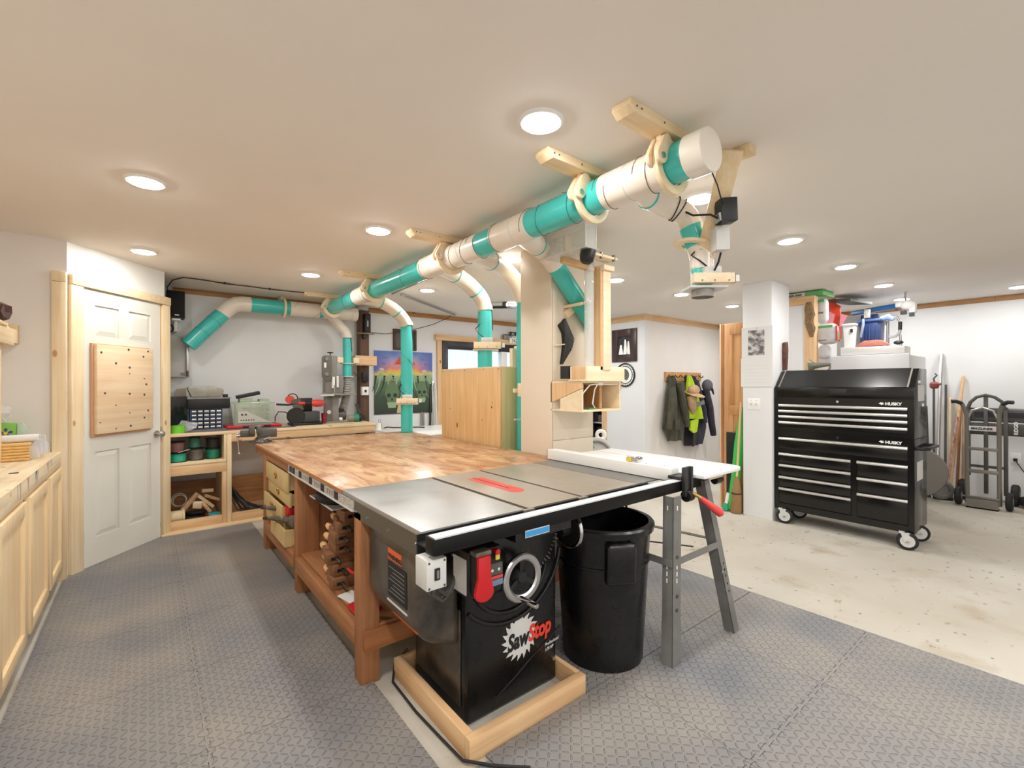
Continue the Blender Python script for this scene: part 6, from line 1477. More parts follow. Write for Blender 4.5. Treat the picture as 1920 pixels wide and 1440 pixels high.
solo('carved_sheath', MB().prism([(-.02, 0), (.03, .0), (.045, .12), (.05, .22), (.035, .30), (-.035, .29), (-.04, .2), (-.03, .1)], (5.30, 2.03, 1.545), (1, 0, 0), (.05, 0, 1), (0, -.03, 0)), mat('rust_leather', (112, 62, 46), .5, 0, (66, 40, 32), 18), 'reddish brown leather sheath hung on the column above the tool chest', 'sheath', bev=.005)
# folded timber doors and long-handled things behind the column
fd = thing('folded_doors', 'folded tall timber doors standing left of the white column', 'door', (5.14, 2.5, -.01))
part('leaf', MB().box(5.125, 5.16, 2.345, 2.575, -.008, 2.075), M['oak'], fd, bev=.003)
part('leaf', MB().box(5.165, 5.20, 2.345, 2.655, -.008, 2.085), M['stud_z'], fd, bev=.003)
pn = part('leaf', MB().box(5.115, 5.125, 2.345, 2.515, -.0, .12).box(5.115, 5.125, 2.345, 2.515, 1.05, 1.16).box(5.115, 5.125, 2.345, 2.515, 1.95, 2.06).box(5.115, 5.125, 2.48, 2.515, .12, 1.05).box(5.115, 5.125, 2.48, 2.515, 1.16, 1.95), M['oak'], fd, bev=.002)
part('trim_strip', MB().box(5.158, 5.165, 2.605, 2.635, -.008, 2.08), M['bench'], fd)
M['green'] = mat('bright_green', (56, 178, 72), .4)
gm = thing('green_mop', 'bright green folded fabric chair leaning beside the white column', 'folding chair', (5.05, 2.44, -.01))
part('fabric', MB().tube([(5.05, 2.47, .02), (5.07, 2.43, .35), (5.09, 2.395, .75), (5.10, 2.37, 1.15)], [.035, .05, .055, .02], 8), M['green'], gm)
part('pole', MB().tube([(5.04, 2.51, .02), (5.06, 2.45, .45), (5.08, 2.40, .85)], .014, 8), mat('dark_green', (24, 116, 66), .4), gm)
part('tip', MB().lathe([(.02, 0), (.036, .012), (.034, .06), (.02, .09)], (5.035, 2.522, -.008), (0, 0, 1), 14), mat('tip_green', (40, 160, 116), .5), gm)
part('band', MB().cyl((5.037, 2.516, .075), (5.044, 2.495, .19), .020), M['lampring'], gm)
br = thing('corn_broom', 'brown corn broom standing beside the white column', 'broom', (5.06, 2.38, -.01))
part('bristles', MB().lathe([(.05, 0), (.058, .02), (.05, .22), (.035, .34), (.014, .40)], (5.03, 2.405, -.008), (.01, -.02, 1), 16), mat('straw', (162, 128, 84), .8, 0, (130, 98, 60), 40, (6, 6, .4)), br)
part('binding', MB().lathe([(.052, 0), (.052, .015)], (5.03, 2.402, .20), (0, 0, 1), 16), M['wire'], br)
part('handle', MB().cyl((5.033, 2.398, .38), (5.05, 2.36, 1.2), .012), M['stud_z'], br)
solo('black_case_upright', MB().box(5.10, 5.114, 2.40, 2.55, -.008, .86), M['black'], 'flat black panel standing between the timber doors and the green chair', 'panel', bev=.01)

# ================================================================== CLOSET WALLS
ph = thing('framed_photo', 'wide dark framed black and white photograph on the closet wall', 'picture', (5.92, 4.59, 1.755))
y0, y1, z0, z1 = 4.35, 4.83, 1.755, 2.27; f = .115
part('frame', MB().box(5.905, 5.928, y0, y0 + f, z0, z1).box(5.905, 5.928, y1 - f, y1, z0, z1).box(5.905, 5.928, y0 + f, y1 - f, z0, z0 + f * .85).box(5.905, 5.928, y0 + f, y1 - f, z1 - f, z1), mat('photo_frame', (64, 44, 40), .4), ph, bev=.003)
part('print', MB().box(5.918, 5.922, y0 + f, y1 - f, z0 + f * .85, z1 - f), photo_mat('old_photo', 14, (22, 22, 24), (60, 60, 62)), ph)
for yy, w, h in ((4.655, .045, .17), (4.57, .04, .25), (4.51, .035, .22)):
    part('white_figure', MB().prism([(yy - w, z0 + .115), (yy + w, z0 + .115), (yy + w * .5, z0 + .1 + h * .7), (yy + w * .35, z0 + .1 + h), (yy - w * .35, z0 + .1 + h), (yy - w * .6, z0 + .1 + h * .7)], (5.9172, 0, 0), (0, 1, 0), (0, 0, 1), (.0006, 0, 0)), M['lampring'], ph, smooth=0)
ck = thing('wall_disc', 'round black and white disc with a rim of marks, below the framed photo', 'wall disc', (5.92, 4.57, 1.36))
part('rim', MB().torus((5.918, 4.575, 1.545), (1, 0, 0), .178, .012, 40, 8), M['black'], ck)
part('dial', MB().cyl((5.928, 4.575, 1.545), (5.922, 4.575, 1.545), .172, n=40), M['lampring'], ck)
part('inner_ring', MB().torus((5.92, 4.575, 1.545), (1, 0, 0), .135, .006, 36, 6), M['black'], ck)
part('centre', MB().cyl((5.922, 4.60, 1.545), (5.919, 4.60, 1.545), .10, n=24), mat('disc_dark', (50, 54, 50), .6, 0, (120, 124, 112), 40), ck)
for k in range(24): a = 2 * PI * k / 24; part('mark', MB().beam((5.9205, 4.575 + .145 * math.cos(a), 1.545 + .145 * math.sin(a)), (5.9205, 4.575 + .166 * math.cos(a), 1.545 + .166 * math.sin(a)), .006, .003, (1, 0, 0)), M['ink'], ck)
rk = thing('coat_rack', 'oak coat rack with dark metal hooks on the closet wall', 'coat rack', (6.97, 4.2, 1.44))
part('board', MB().box(6.43, 7.50, 4.185, 4.208, 1.445, 1.592), M['oak'], rk, bev=.004)
for x in (6.52, 6.70, 6.86, 7.02, 7.20, 7.42): part('hook', MB().tube([(x, 4.185, 1.55), (x, 4.165, 1.525), (x, 4.13, 1.50), (x, 4.11, 1.515), (x, 4.108, 1.535)], .008, 8), M['wire'], rk)
def garment(name, lab, cat, outline, m, y, depth, folds, seed, group='coats on the oak rack', extra=None):
    """hanging cloth: rows of an outline (z, left, right) swept with vertical folds"""
    random.seed(seed); t = thing(name, lab, cat, ((outline[0][1] + outline[0][2]) / 2, y, outline[-1][0]), group=group)
    b = MB(); n = 18; rows_f, rows_b = [], []
    for i, (z, l, r) in enumerate(outline):
        fr, bk = [], []
        for k in range(n + 1):
            u = k / n; x = l + (r - l) * u
            w = math.sin(u * PI) ** .5
            d = depth * w * (.55 + .45 * math.sin(folds * u * PI + i * .35 + seed)) * min(1, .35 + i * .25)
            fr.append(b.bm.verts.new((x + random.uniform(-.004, .004), y - d - .012, z + random.uniform(-.006, .006)))); bk.append(b.bm.verts.new((x, y + .01, z)))
        rows_f.append(fr); rows_b.append(bk)
    for i in range(len(outline) - 1):
        for k in range(n):
            b.bm.faces.new((rows_f[i][k], rows_f[i][k + 1], rows_f[i + 1][k + 1], rows_f[i + 1][k]))
            b.bm.faces.new((rows_b[i][k + 1], rows_b[i][k], rows_b[i + 1][k], rows_b[i + 1][k + 1]))
        b.bm.faces.new((rows_b[i][0], rows_f[i][0], rows_f[i + 1][0], rows_b[i + 1][0])); b.bm.faces.new((rows_f[i][n], rows_b[i][n], rows_b[i + 1][n], rows_f[i + 1][n]))
    for i in (0, len(outline) - 1):
        for k in range(n): b.bm.faces.new((rows_f[i][k], rows_b[i][k], rows_b[i][k + 1], rows_f[i][k + 1]))
    part('cloth', b, m, t, smooth=60)
    return t
M['olive'] = mat('olive_cloth', (88, 86, 72), .85, 0, (66, 64, 52), 12, (2, 1, .6), .3, 60)
M['denim'] = mat('dark_denim', (62, 60, 74), .85, 0, (40, 38, 50), 10, (2, 1, .6), .3, 60)
M['hivis'] = mat('hi_vis', (196, 226, 40), .7, 0, (170, 206, 30), 6)
gj = garment('olive_jacket', 'olive green jacket hanging at the left of the coat rack', 'jacket', [(1.53, 6.46, 6.62), (1.40, 6.46, 6.68), (1.25, 6.40, 6.74), (1.05, 6.37, 6.80), (.85, 6.33, 6.88), (.70, 6.30, 6.92), (.60, 6.40, 6.86), (.50, 6.44, 6.78)], M['olive'], 4.15, .10, 5, 1)
part('sleeve', MB().tube([(6.44, 4.07, 1.34), (6.38, 4.05, 1.08), (6.34, 4.05, .85), (6.32, 4.06, .70)], [.05, .055, .05, .042], 10), M['olive'], gj)
part('sleeve', MB().tube([(6.60, 4.05, 1.42), (6.66, 4.03, 1.15), (6.74, 4.03, .90), (6.80, 4.04, .72)], [.05, .06, .06, .05], 10), M['olive'], gj)
part('pocket', MB().box(6.46, 6.60, 4.035, 4.05, .68, .84), mat('olive_dark', (74, 72, 60), .9), gj, bev=.006)
gv = garment('hi_vis_vest', 'bright yellow safety vest hanging in the middle of the coat rack', 'vest', [(1.53, 6.86, 6.93), (1.38, 6.83, 7.03), (1.2, 6.82, 7.12), (1.0, 6.84, 7.22), (.83, 6.86, 7.30)], M['hivis'], 4.06, .09, 2, 2)
part('grey_band', MB().prism([(6.90, 1.08), (7.19, 1.13), (7.205, 1.07), (6.89, 1.02)], (0, 3.955, 0), (1, 0, 0), (0, 0, 1), (0, .03, 0)), M['grey'], gv)
part('lower_fold', MB().prism([(6.86, .80), (7.10, .83), (7.04, .62), (6.96, .60), (6.84, .66)], (0, 4.0, 0), (1, 0, 0), (0, 0, 1), (0, .03, 0)), M['hivis'], gv)
hat = thing('sun_hat', 'tan sun hat with a neck flap hanging over the yellow vest', 'hat', (6.85, 4.0, 1.0), group='coats on the oak rack')
M['tan'] = mat('tan_cloth', (206, 174, 138), .85, 0, (180, 148, 112), 10)
part('crown', MB().ball((6.86, 3.95, 1.30), .125, (1.2, .5, .7), 18), M['tan'], hat)
part('brim', MB().lathe([(.165, 0), (.17, .008), (.02, .03)], (6.86, 3.95, 1.235), (0, -.35, 1), 26), M['tan'], hat)
part('flap', MB().tube([(6.80, 3.96, 1.20), (6.80, 3.95, 1.08), (6.83, 3.95, .98), (6.85, 3.96, .92)], [.08, .07, .05, .02], 12), M['tan'], hat)
gd_ = garment('denim_jacket', 'dark blue work jacket hanging at the right of the coat rack', 'jacket', [(1.53, 6.97, 7.22), (1.40, 6.99, 7.38), (1.25, 7.03, 7.46), (1.05, 7.10, 7.52), (.85, 7.08, 7.56), (.65, 6.98, 7.58), (.50, 6.94, 7.52), (.38, 6.93, 7.46)], M['denim'], 4.165, .10, 6, 3)
part('sleeve', MB().tube([(7.40, 4.05, 1.30), (7.50, 4.03, 1.0), (7.58, 4.04, .72), (7.66, 4.05, .52)], [.06, .06, .055, .05], 10), M['denim'], gd_)
part('sleeve', MB().tube([(7.12, 4.06, 1.45), (7.20, 4.05, 1.2), (7.30, 4.04, .95), (7.33, 4.04, .75)], [.045, .055, .06, .055], 10), M['denim'], gd_)
part('lining', MB().prism([(6.94, .38), (6.97, .66), (7.08, .70), (7.05, .40)], (0, 4.02, 0), (1, 0, 0), (0, 0, 1), (0, .02, 0)), M['black'], gd_)
cp = thing('peaked_hat', 'dark grey peaked hat on the end hook of the coat rack', 'hat', (7.50, 4.05, 1.3), group='coats on the oak rack')
part('crown', MB().ball((7.46, 4.05, 1.37), .12, (.9, .7, .9), 16), mat('cap_grey', (92, 92, 98), .8), cp)
part('peak', MB().lathe([(.0, 0), (.085, .0), (.09, .01), (.0, .03)], (7.53, 4.01, 1.30), (.6, -.8, .3), 20), mat('cap_dark', (56, 56, 62), .8), cp)

# things seen in the closet opening
cs = thing('wire_rack', 'white wire rack of dark odds and ends in the closet doorway', 'rack', (6.25, 5.3, -.01))
for y in (5.18, 5.47): part('upright', MB().cyl((6.16, y, -.01), (6.16, y, 1.3), .018, n=8), M['lampring'], cs)
for z in (.45, .72, .95): part('shelf', MB().box(6.14, 6.5, 5.05, 5.75, z, z + .02), M['lampring'], cs)
rnd = random.Random(9)
for k, (y, z, w, h, c) in enumerate(((5.12, .97, .12, .16, (90, 90, 96)), (5.26, .97, .10, .12, (60, 52, 46)), (5.40, .97, .14, .18, (86, 84, 92)), (5.55, .97, .12, .14, (70, 70, 72)), (5.14, .74, .14, .15, (176, 88, 96)), (5.30, .74, .12, .12, (120, 112, 110)), (5.44, .74, .12, .16, (60, 56, 58)), (5.58, .74, .12, .15, (150, 140, 136)), (5.15, .47, .14, .14, (36, 34, 34)), (5.33, .47, .14, .18, (52, 48, 46)), (5.50, .47, .16, .15, (30, 30, 30)))):
    solo('stored_box', MB().box(6.18, 6.40, y - w / 2, y + w / 2, z, z + h), mat('stored_%d' % k, c, .6), ('%s storage box, %s from the right on the %s shelf of the wire rack' % ({0: 'grey', 1: 'brown', 2: 'grey', 3: 'dark grey', 4: 'pink', 5: 'pale grey', 6: 'dark', 7: 'light', 8: 'black', 9: 'dark brown', 10: 'black'}[k], ['first', 'second', 'third', 'fourth'][k % 4 if k < 8 else k - 8], 'top' if k < 4 else 'middle' if k < 8 else 'bottom')), 'box', 'boxes on the wire rack', bev=.006)
fan = thing('mitre_saw', 'round grey and teal power saw head behind the white fence', 'saw', (3.5, 3.0, -.01))
part('guard', MB().lathe([(.02, -.03), (.155, -.03), (.16, -.02), (.16, .03), (.02, .04)], (3.44, 3.0, .72), (-.75, -.65, 0), 32), M['lgrey'], fan)
part('teal_cover', MB().torus((3.42, 2.97, .725), (-.75, -.65, 0), .10, .035, 24, 10, R(300), R(420)), mat('teal_cover', (96, 176, 166), .4), fan)
part('blade_ring', MB().torus((3.40, 2.965, .72), (-.75, -.65, 0), .13, .012, 30, 8), M['mgrey'], fan)
part('handle', MB().torus((3.50, 3.0, .90), (-.75, -.65, 0), .04, .018, 20, 8), M['lampring'], fan)
part('stand', MB().box(3.38, 3.56, 2.95, 3.15, -.008, .56), M['dgrey'], fan)

# ================================================================== BEHIND THE TOOL CHEST
M['freezer'] = mat('freezer_white', (222, 222, 226), .35)
fz = thing('chest_freezer', 'tall white freezer standing behind the black tool chest', 'freezer', (6.6, 1.6, -.01))
part('body', MB().box(6.25, 6.95, 1.165, 2.0, -.008, 1.70), M['freezer'], fz, bev=.01)
part('door', MB().box(6.20, 6.25, 1.165, 2.0, .06, 1.715), M['freezer'], fz, bev=.012)
part('door_seal', MB().box(6.245, 6.255, 1.17, 1.995, .07, 1.70), M['mgrey'], fz)
tl = solo('white_tray', MB().prism([(1.215, 1.80), (1.79, 1.815), (1.79, 1.722), (1.215, 1.722)], (6.26, 0, 0), (0, 1, 0), (0, 0, 1), (.25, 0, 0)), M['white'], 'shallow white tray on top of the freezer', 'tray', bev=.006)
M['bagwhite'] = mat('bag_white', (218, 220, 222), .35, 0, (196, 198, 202), 7)
M['bagreen'] = mat('bag_green', (96, 170, 96), .4)
M['bagred'] = mat('bag_red', (206, 60, 72), .4)
def sack(lab, x0, x1, y0, y1, z0, z1, bands, name='feed_sack', side=0):
    t = thing(name, lab, 'sack', ((x0 + x1) / 2, (y0 + y1) / 2, z0), group='white and green sacks behind the chest')
    part('bag', MB().box(x0, x1, y0, y1, z0, z1), M['bagwhite'], t, bev=min(.06, (z1 - z0) * .3), seg=4)
    for (a, b_, c, d, m) in bands: part('printed_band', MB().box(x0 - .003, x0 + .012, a, b_, c, d), m, t, bev=.002)
    if side:
        part('printed_band', MB().box(x0 + .02, x0 + .045, y0 - .002, y0 + .01, z0 + .03, z1 - .03), M['bagred'], t, bev=.002)
        part('printed_band', MB().box(x0 + .05, x0 + .10, y0 - .002, y0 + .01, z0 + .04, z1 - .09), M['bagreen'], t, bev=.002)
        part('printed_band', MB().box(x1 - .035, x1 - .012, y0 - .002, y0 + .01, z0 + .03, z1 - .04), M['bagred'], t, bev=.002)
    return t
sack('lowest white sack behind the tool chest, under the green and red one', 6.05, 6.16, 1.84, 1.965, 1.68, 1.845, [])
sack('middle white sack with green top band and red stripes', 6.03, 6.17, 1.765, 1.965, 1.848, 2.085, [(1.80, 1.95, 2.035, 2.06, M['bagreen']), (1.855, 1.94, 1.89, 1.90, M['grey'])], side=1)
sack('upper white sack with green printing, leaning beside the timber post', 6.03, 6.15, 1.855, 1.975, 2.088, 2.385, [(1.88, 1.96, 2.33, 2.36, M['bagreen']), (1.89, 1.95, 2.20, 2.22, M['grey'])])
gb = thing('green_carton', 'green carton with a white label on top of the timber frame, at the ceiling', 'carton', (6.0, 2.15, 2.402))
part('carton', MB().box(5.93, 6.3, 1.86, 2.42, 2.402, 2.455), M['bagreen'], gb, bev=.006)
part('label', MB().box(5.927, 5.93, 2.04, 2.22, 2.408, 2.45), M['lgrey'], gb)
letters('label_text', 'BSK-IN60', .036, (5.926, 2.205, 2.415), (0, -1, 0), (0, 0, 1), M['ink'], gb, bold=.001, sx=.9)
M['rope'] = mat('brown_rope', (150, 122, 88), .9, 0, (120, 94, 64), 30)
solo('hanging_rope', MB().tube([(5.90, 1.99, 2.32), (5.88, 1.985, 2.25), (5.90, 1.975, 2.18), (5.88, 1.985, 2.10), (5.90, 1.965, 2.02), (5.89, 1.96, 1.93)], [.03, .045, .05, .04, .045, .02], 8), M['rope'], 'coarse brown rope hanging on the timber post', 'rope')
cn = thing('red_scoop', 'orange red plastic cutout standing behind the sacks', 'plastic piece', (6.7, 1.95, 2.1))
part('sheet', MB().prism([(2.04, 1.95), (2.04, 2.33), (2.04, 2.45), (1.955, 2.455), (1.955, 2.39), (1.905, 2.35), (1.90, 1.95)], (6.65, 0, 0), (0, 1, 0), (0, 0, 1), (.04, 0, 0)), mat('orange_red', (230, 72, 40), .4), cn, bev=.004)
part('flap', MB().prism([(2.03, 2.05), (1.99, 2.05), (1.945, 2.25), (2.0, 2.29), (2.03, 2.30)], (6.60, 0, 0), (0, 1, 0), (0, 0, 1), (.02, 0, 0)), mat('pink_sheet', (232, 150, 158), .4), cn)
part('flap', MB().prism([(1.90, 2.08), (1.86, 2.12), (1.815, 2.22), (1.885, 2.25)], (6.60, 0, 0), (0, 1, 0), (0, 0, 1), (.02, 0, 0)), mat('pink_sheet2', (228, 140, 150), .4), cn)
wbn = thing('white_bin', 'white plastic bin beside the sacks on the freezer', 'bin', (6.5, 1.7, 1.72))
b = MB(); b.hexa([(6.39, 1.70, 1.70), (6.48, 1.70, 1.70), (6.48, 1.785, 1.70), (6.39, 1.785, 1.70), (6.37, 1.685, 2.075), (6.50, 1.685, 2.075), (6.50, 1.80, 2.075), (6.37, 1.80, 2.075)]); part('body', b, M['white'], wbn, bev=.01)
part('rim', MB().box(6.36, 6.51, 1.675, 1.81, 2.07, 2.095), M['lampring'], wbn, bev=.008)
part('sticker', MB().box(6.366, 6.374, 1.70, 1.725, 1.99, 2.03), M['ink'], wbn)
tt_ = thing('blue_tote', 'dark blue plastic tote with a lid, on top of the freezer', 'tote', (6.7, 1.5, 1.72))
b = MB(); b.hexa([(6.50, 1.49, 1.70), (6.68, 1.49, 1.70), (6.68, 1.66, 1.70), (6.50, 1.66, 1.70), (6.46, 1.475, 2.11), (6.70, 1.475, 2.11), (6.70, 1.67, 2.11), (6.46, 1.67, 2.11)]); M['blue'] = mat('tote_blue', (34, 56, 104), .35); part('body', b, M['blue'], tt_, bev=.02)
for y in (1.51, 1.57, 1.63): part('rib', MB().box(6.46, 6.50, y - .008, y + .008, 1.76, 2.06), M['blue'], tt_, bev=.004)
part('lid', MB().box(6.445, 6.72, 1.465, 1.68, 2.105, 2.135), mat('tote_lid', (58, 86, 140), .35), tt_, bev=.01)
solo('grey_strap', MB().tube([(6.44, 1.62, 2.14), (6.425, 1.615, 2.08), (6.43, 1.63, 2.0), (6.43, 1.64, 1.93)], [.012, .014, .014, .01], 6), mat('strap_grey', (140, 150, 168), .6), 'grey strap hanging over the front of the blue tote', 'strap')
solo('dark_gadget', MB().obox((6.52, 1.60, 2.19), (.10, .06, .11), (0, R(15), R(10))), mat('gadget', (150, 146, 138), .5, 0, (40, 38, 36), 14), 'small metal and black gadget on the blue tote lid', 'gadget', bev=.006)
solo('pink_lid', MB().prism([(1.34, 1.815), (1.42, 1.875), (1.47, 1.88), (1.52, 1.875), (1.57, 1.877), (1.66, 1.815)], (6.27, 0, 0), (0, 1, 0), (0, 0, 1), (.06, 0, 0)), mat('salmon', (224, 140, 124), .5), 'salmon pink scalloped plastic lid on the white tray', 'lid', bev=.004)
gf = thing('folding_frame', 'grey tubular folding frame beside the blue tote', 'frame', (6.8, 1.28, 1.72))
part('hoop', MB().tube([(6.60, 1.43, 1.70), (6.60, 1.43, 2.10), (6.60, 1.40, 2.155), (6.60, 1.35, 2.15), (6.60, 1.32, 2.09), (6.60, 1.325, 1.97), (6.60, 1.36, 1.93), (6.60, 1.42, 1.92)], .014, 10), M['alu'], gf)
part('grip', MB().cyl((6.60, 1.32, 2.09), (6.60, 1.322, 2.0), .018), M['black'], gf)
part('leg', MB().cyl((6.62, 1.45, 2.10), (6.62, 1.44, 1.70), .011), M['lampring'], gf)
part('leg', MB().cyl((6.62, 1.325, 1.95), (6.62, 1.315, 1.70), .012), M['alu'], gf)
part('foot', MB().ball((6.62, 1.34, 1.86), .035, (1, 1.3, .7)), M['black'], gf)
part('blue_cloth', MB().tube([(6.57, 1.48, 2.14), (6.57, 1.42, 2.155), (6.57, 1.37, 2.12)], [.03, .035, .02], 8), mat('pale_blue', (130, 156, 204), .7), gf)
hn = thing('antler_horn', 'olive grey horn shaped hook on the timber post', 'hook', (5.9, 1.95, 1.56))
part('bell', MB().lathe([(.075, 0), (.06, .012), (.035, .05), (.026, .12), (.018, .20)], (5.89, 1.975, 1.60), (0, -1, .06), 20), mat('olive_metal', (120, 122, 104), .4), hn)
part('branch', MB().tube([(5.89, 1.80, 1.612), (5.89, 1.78, 1.58), (5.89, 1.80, 1.54)], .012, 8), M['mgrey'], hn)
# grey cupboard and the door opener hanging by the far wall
solo('grey_cupboard', MB().box(7.2, 7.6, 1.72, 2.1, -.008, 2.28), mat('cupboard_grey', (176, 176, 174), .6), 'plain grey cupboard behind the sacks and bin', 'cupboard', bev=.004)
solo('dark_board', MB().obox((6.75, 1.83, 2.40), (.5, .25, .03), (R(6), 0, R(-10))), M['dgrey'], 'dark flat board lying under the ceiling above the grey cupboard', 'board')
ob = thing('blue_opener_arm', 'blue tube with a white motor head hung under the ceiling', 'opener', (7.0, 1.6, 2.3))
part('tube', MB().beam((7.3, 1.95, 2.325), (6.92, 1.39, 2.315), .06, .06), mat('tube_blue', (36, 110, 176), .35), ob, bev=.012)
part('collar', MB().box(6.86, 6.95, 1.34, 1.42, 2.29, 2.345), M['lampring'], ob, bev=.008)
part('head', MB().ball((6.88, 1.30, 2.30), .075, (1, 1, .8), 16), M['lampring'], ob)
part('head_box', MB().box(6.83, 6.93, 1.235, 1.29, 2.21, 2.32), M['lampring'], ob, bev=.01)
part('clip', MB().box(6.84, 6.90, 1.25, 1.29, 2.17, 2.21), M['black'], ob)
part('clip', MB().box(6.85, 6.90, 1.32, 1.37, 2.20, 2.24), M['black'], ob)
part('hanger', MB().cyl((6.9, 1.33, 2.34), (6.9, 1.33, CEIL), .012, n=8), M['steel'], ob)
solo('blue_board', MB().box(7.05, 7.12, 1.62, 1.80, 1.75, 2.26), M['blue'], 'dark blue panel standing behind the blue tote', 'panel', bev=.005)

# ================================================================== FAR RIGHT: HAND TRUCKS, POLES
M['trk'] = mat('truck_grey', (134, 130, 124), .42, .55)
ht = thing('hand_truck', 'old steel hand truck with black grips, leaning at the far right', 'hand truck', (7.4, .76, -.01))
ya, yb = .885, .628; XB = lambda z: 7.33 + .14 * (1 - z / 1.2) * -.0
for y, s in ((ya, 1), (yb, -1)):
    part('side_rail', MB().tube([(7.40, y, .03), (7.40, y, .10), (7.38, y, 1.02), (7.35, y + s * .012, 1.10), (7.33, y + s * .03, 1.16), (7.31, y + s * .05, 1.185)], .020, 10), M['trk'], ht)
    part('grip', MB().tube([(7.315, y + s * .03, 1.168), (7.30, y + s * .075, 1.192), (7.285, y + s * .115, 1.19)], .022, 10), M['black'], ht)
part('hoop', MB().tube([(7.385, ya - .01, 1.0), (7.378, ya - .045, 1.09), (7.375, (ya + yb) / 2, 1.125), (7.378, yb + .045, 1.09), (7.385, yb + .01, 1.0)], .011, 10), M['alu'], ht)
for z, w_ in ((.655, .035), (.40, .04), (.10, .03)): part('cross_bar', MB().box(7.372, 7.39, yb, ya, z - w_ / 2, z + w_ / 2), M['trk'], ht, bev=.002)
nb = part('name_bar', MB().box(7.365, 7.38, yb + .02, ya - .02, .86, .915), M['lgrey'], ht, bev=.002)
letters('name_text', 'MAGLINER', .036, (7.363, ya - .035, .875), (0, -1, 0), (0, 0, 1), M['ink'], nb, bold=.0012, shear=.2, sx=1.0)
part('foot_plate', MB().box(7.30, 7.325, yb, ya, -.008, .09).box(7.30, 7.42, yb, ya, -.008, .004), M['trk'], ht)
for y in (ya + .075, yb - .075):
    b = MB(); b.lathe([(.03, -.025), (.085, -.028), (.10, -.015), (.10, .015), (.085, .028), (.03, .025)], (7.42, y, .093), (0, 1, 0), 26); w_ = part('wheel', b, M['rubber'], ht)
    part('wheel_hub', MB().cyl((7.42, y - .03, .093), (7.42, y + .03, .093), .04, n=16), M['trk'], w_)
part('axle', MB().cyl((7.42, ya + .08, .093), (7.42, yb - .08, .093), .012, n=10), M['trk'], ht)
gt2 = thing('saw_stand', 'grey folded wheeled stand with an arched handle, behind the hand truck', 'stand', (7.8, .7, -.01))
part('arch', MB().tube([(7.72, .915, 1.10), (7.72, .895, 1.17), (7.72, .84, 1.235), (7.72, .765, 1.26), (7.72, .69, 1.235), (7.72, .63, 1.18), (7.72, .612, 1.10)], .018, 10), M['dgrey'], gt2)
for y in (.765, .912, .605): part('upright', MB().box(7.72, 7.76, y - .018, y + .018, .10 if y != .912 else .3, 1.25 if y == .765 else 1.12), M['dgrey'], gt2, bev=.003)
part('upper_shell', MB().box(7.74, 7.86, .30, .925, .945, 1.105), M['dgrey'], gt2, bev=.025, seg=3)
part('shell_slot', MB().box(7.735, 7.742, .46, .86, 1.0, 1.06), M['ink'], gt2)
ls = part('lower_shell', MB().box(7.735, 7.86, .28, .925, .79, .925), mat('shell_dark', (66, 65, 64), .45), gt2, bev=.02, seg=3)
letters('shell_text', 'RIDGID', .045, (7.731, .51, .81), (0, 0, 1), (0, 1, 0), M['lampring'], ls, bold=.0012)
part('shell_label', MB().box(7.731, 7.736, .64, .74, .865, .90), M['bagred'], ls)
part('cross_bar', MB().box(7.73, 7.75, .60, .92, .40, .43), M['dgrey'], gt2)
for y in (.97, .535):
    b = MB(); b.lathe([(.03, -.03), (.105, -.033), (.12, -.02), (.12, .02), (.105, .033), (.03, .03)], (7.80, y, .112), (0, 1, 0), 26); w_ = part('wheel', b, M['rubber'], gt2)
    part('wheel_hub', MB().cyl((7.80, y - .035, .112), (7.80, y + .035, .112), .045, n=16), M['dgrey'], w_)
solo('dark_bag', MB().ball((7.75, .40, .06), .10, (1, 1.3, .7), 14), M['black'], 'dark soft bag on the floor at the right edge, behind the wheels', 'bag')
# poles, handles and pipes leaning on the far wall
for p, q, r_, m, nm, lab in (((7.66, 1.195, .0), (8.12, 1.205, 1.78), .024, 'alu', 'metal_pole', 'tall shiny steel pole leaning on the far wall'),
                             ((7.72, 1.12, .0), (8.12, 1.165, 1.38), .014, 'dgrey', 'metal_pole', 'dark thin metal pole right of the shiny steel pole'),
                             ((7.74, 1.085, .0), (8.10, 1.125, 1.22), .018, 'pine_z', 'wooden_handle', 'short thick wooden handle leaning on the far wall'),
                             ((7.66, 1.08, .0), (8.12, 1.0, 1.49), .018, 'beech', 'wooden_handle', 'tallest wooden handle, crossing behind the hand truck grip'),
                             ((7.76, 1.02, .0), (8.11, 1.025, 1.16), .016, 'bench', 'wooden_handle', 'dark reddish wooden handle behind the hand truck'),
                             ((7.80, .97, .0), (8.11, 1.0, 1.10), .015, 'stud_z', 'wooden_handle', 'thin wooden handle nearest the hand truck rail')):
    solo(nm, MB().cyl(p, q, r_, r_ * .85, 12), M[m], lab, 'pole' if nm == 'metal_pole' else 'handle', 'poles and handles leaning on the far wall')
bh = thing('push_broom', 'broom head with dark bristles at the foot of the wooden handles', 'broom', (7.58, 1.10, -.008))
part('head', MB().box(7.55, 7.60, 1.03, 1.20, .02, .05), M['bench'], bh, bev=.004)
part('bristles', MB().box(7.545, 7.605, 1.025, 1.205, -.008, .022), M['ink'], bh)
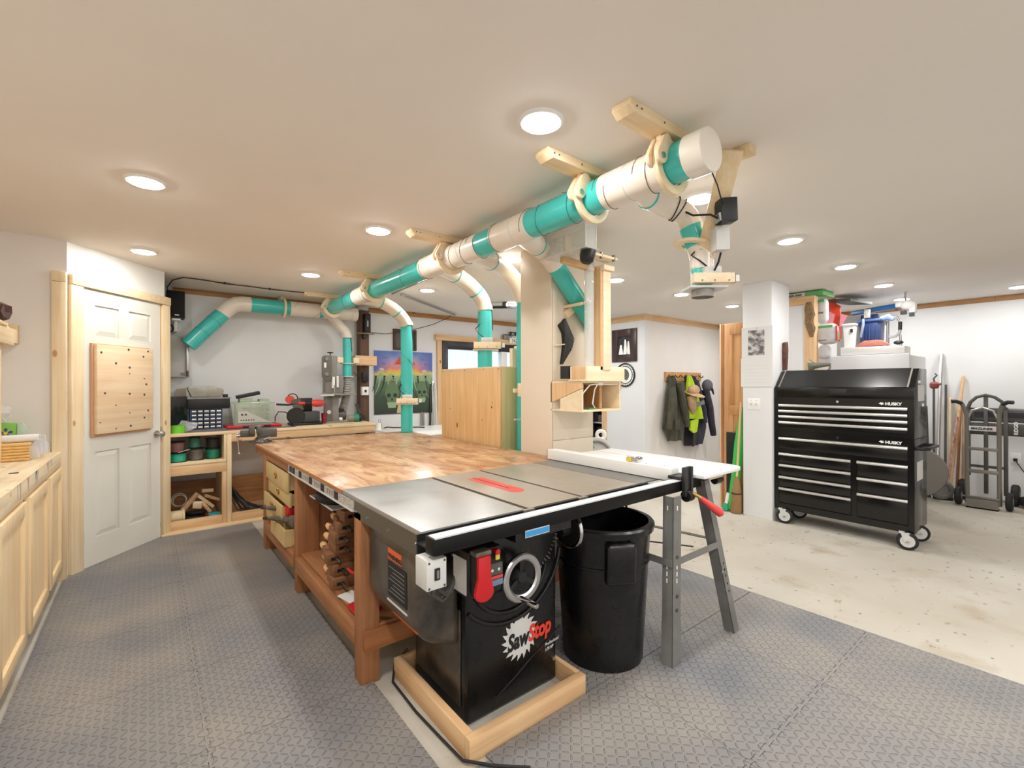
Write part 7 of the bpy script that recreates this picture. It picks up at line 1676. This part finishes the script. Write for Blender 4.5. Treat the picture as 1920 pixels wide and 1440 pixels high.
part('red_handle', MB().cyl((7.575, 1.09, .045), (7.9, 1.03, .98), .013, n=10), mat('red_stripe', (170, 70, 56), .5, 0, (206, 190, 180), 40, (1, 1, .2)), bh)
wg_ = thing('spare_wheel', 'small grey tyre standing by the poles', 'wheel', (7.5, 1.13, .02))
part('tyre', MB().torus((7.52, 1.12, .115), (.9, .5, 0), .085, .035, 26, 10), M['grey'], wg_)
part('rim', MB().cyl((7.50, 1.11, .115), (7.54, 1.13, .115), .055, n=18), M['mgrey'], wg_)
rv = thing('red_valve', 'red brown tap fitting fixed behind the freezer side', 'valve', (7.6, 1.19, 1.33))
part('body', MB().lathe([(.03, 0), (.045, .02), (.045, .06), (.03, .08)], (7.6, 1.195, 1.335), n=14), mat('rust_red', (140, 66, 58), .5), rv)
part('arm', MB().cyl((7.6, 1.195, 1.38), (7.58, 1.13, 1.39), .014), mat('rust_red2', (140, 66, 58), .5), rv)
part('handle', MB().tube([(7.6, 1.195, 1.41), (7.6, 1.20, 1.46), (7.6, 1.17, 1.50), (7.6, 1.19, 1.52)], .010, 8), M['screw'], rv)
part('pipe', MB().cyl((7.6, 1.20, 0), (7.6, 1.20, 1.34), .012, n=8), M['screw'], rv)
solo('grey_board', MB().prism([(1.215, .0), (1.30, .0), (1.30, 1.10), (1.245, 1.12)], (7.5, 0, 0), (0, 1, 0), (0, 0, 1), (.02, 0, 0)), M['dgrey'], 'dark grey board standing behind the tool chest, right of the freezer', 'board')
solo('grey_disc', MB().lathe([(.0, -.012), (.30, -.012), (.31, 0), (.30, .012), (.0, .012)], (7.35, 1.34, .32), (1, .3, .1), 30), M['mgrey'], 'big grey disc leaning behind the right side of the tool chest', 'disc')
ol = thing('wall_outlet', 'white double wall outlet with a black plug at the far right', 'outlet', (8.14, .55, .46))
part('plate', MB().box(8.138, 8.15, .515, .60, .44, .56), M['lampring'], ol, bev=.002)
part('plug', MB().box(8.105, 8.138, .54, .575, .465, .50), M['black'], ol, bev=.004)
part('cord', MB().tube([(8.105, .557, .48), (8.08, .53, .43), (8.0, .42, .25), (7.95, .32, .10), (7.9, .25, .0)], .005, 6), M['black'], ol)
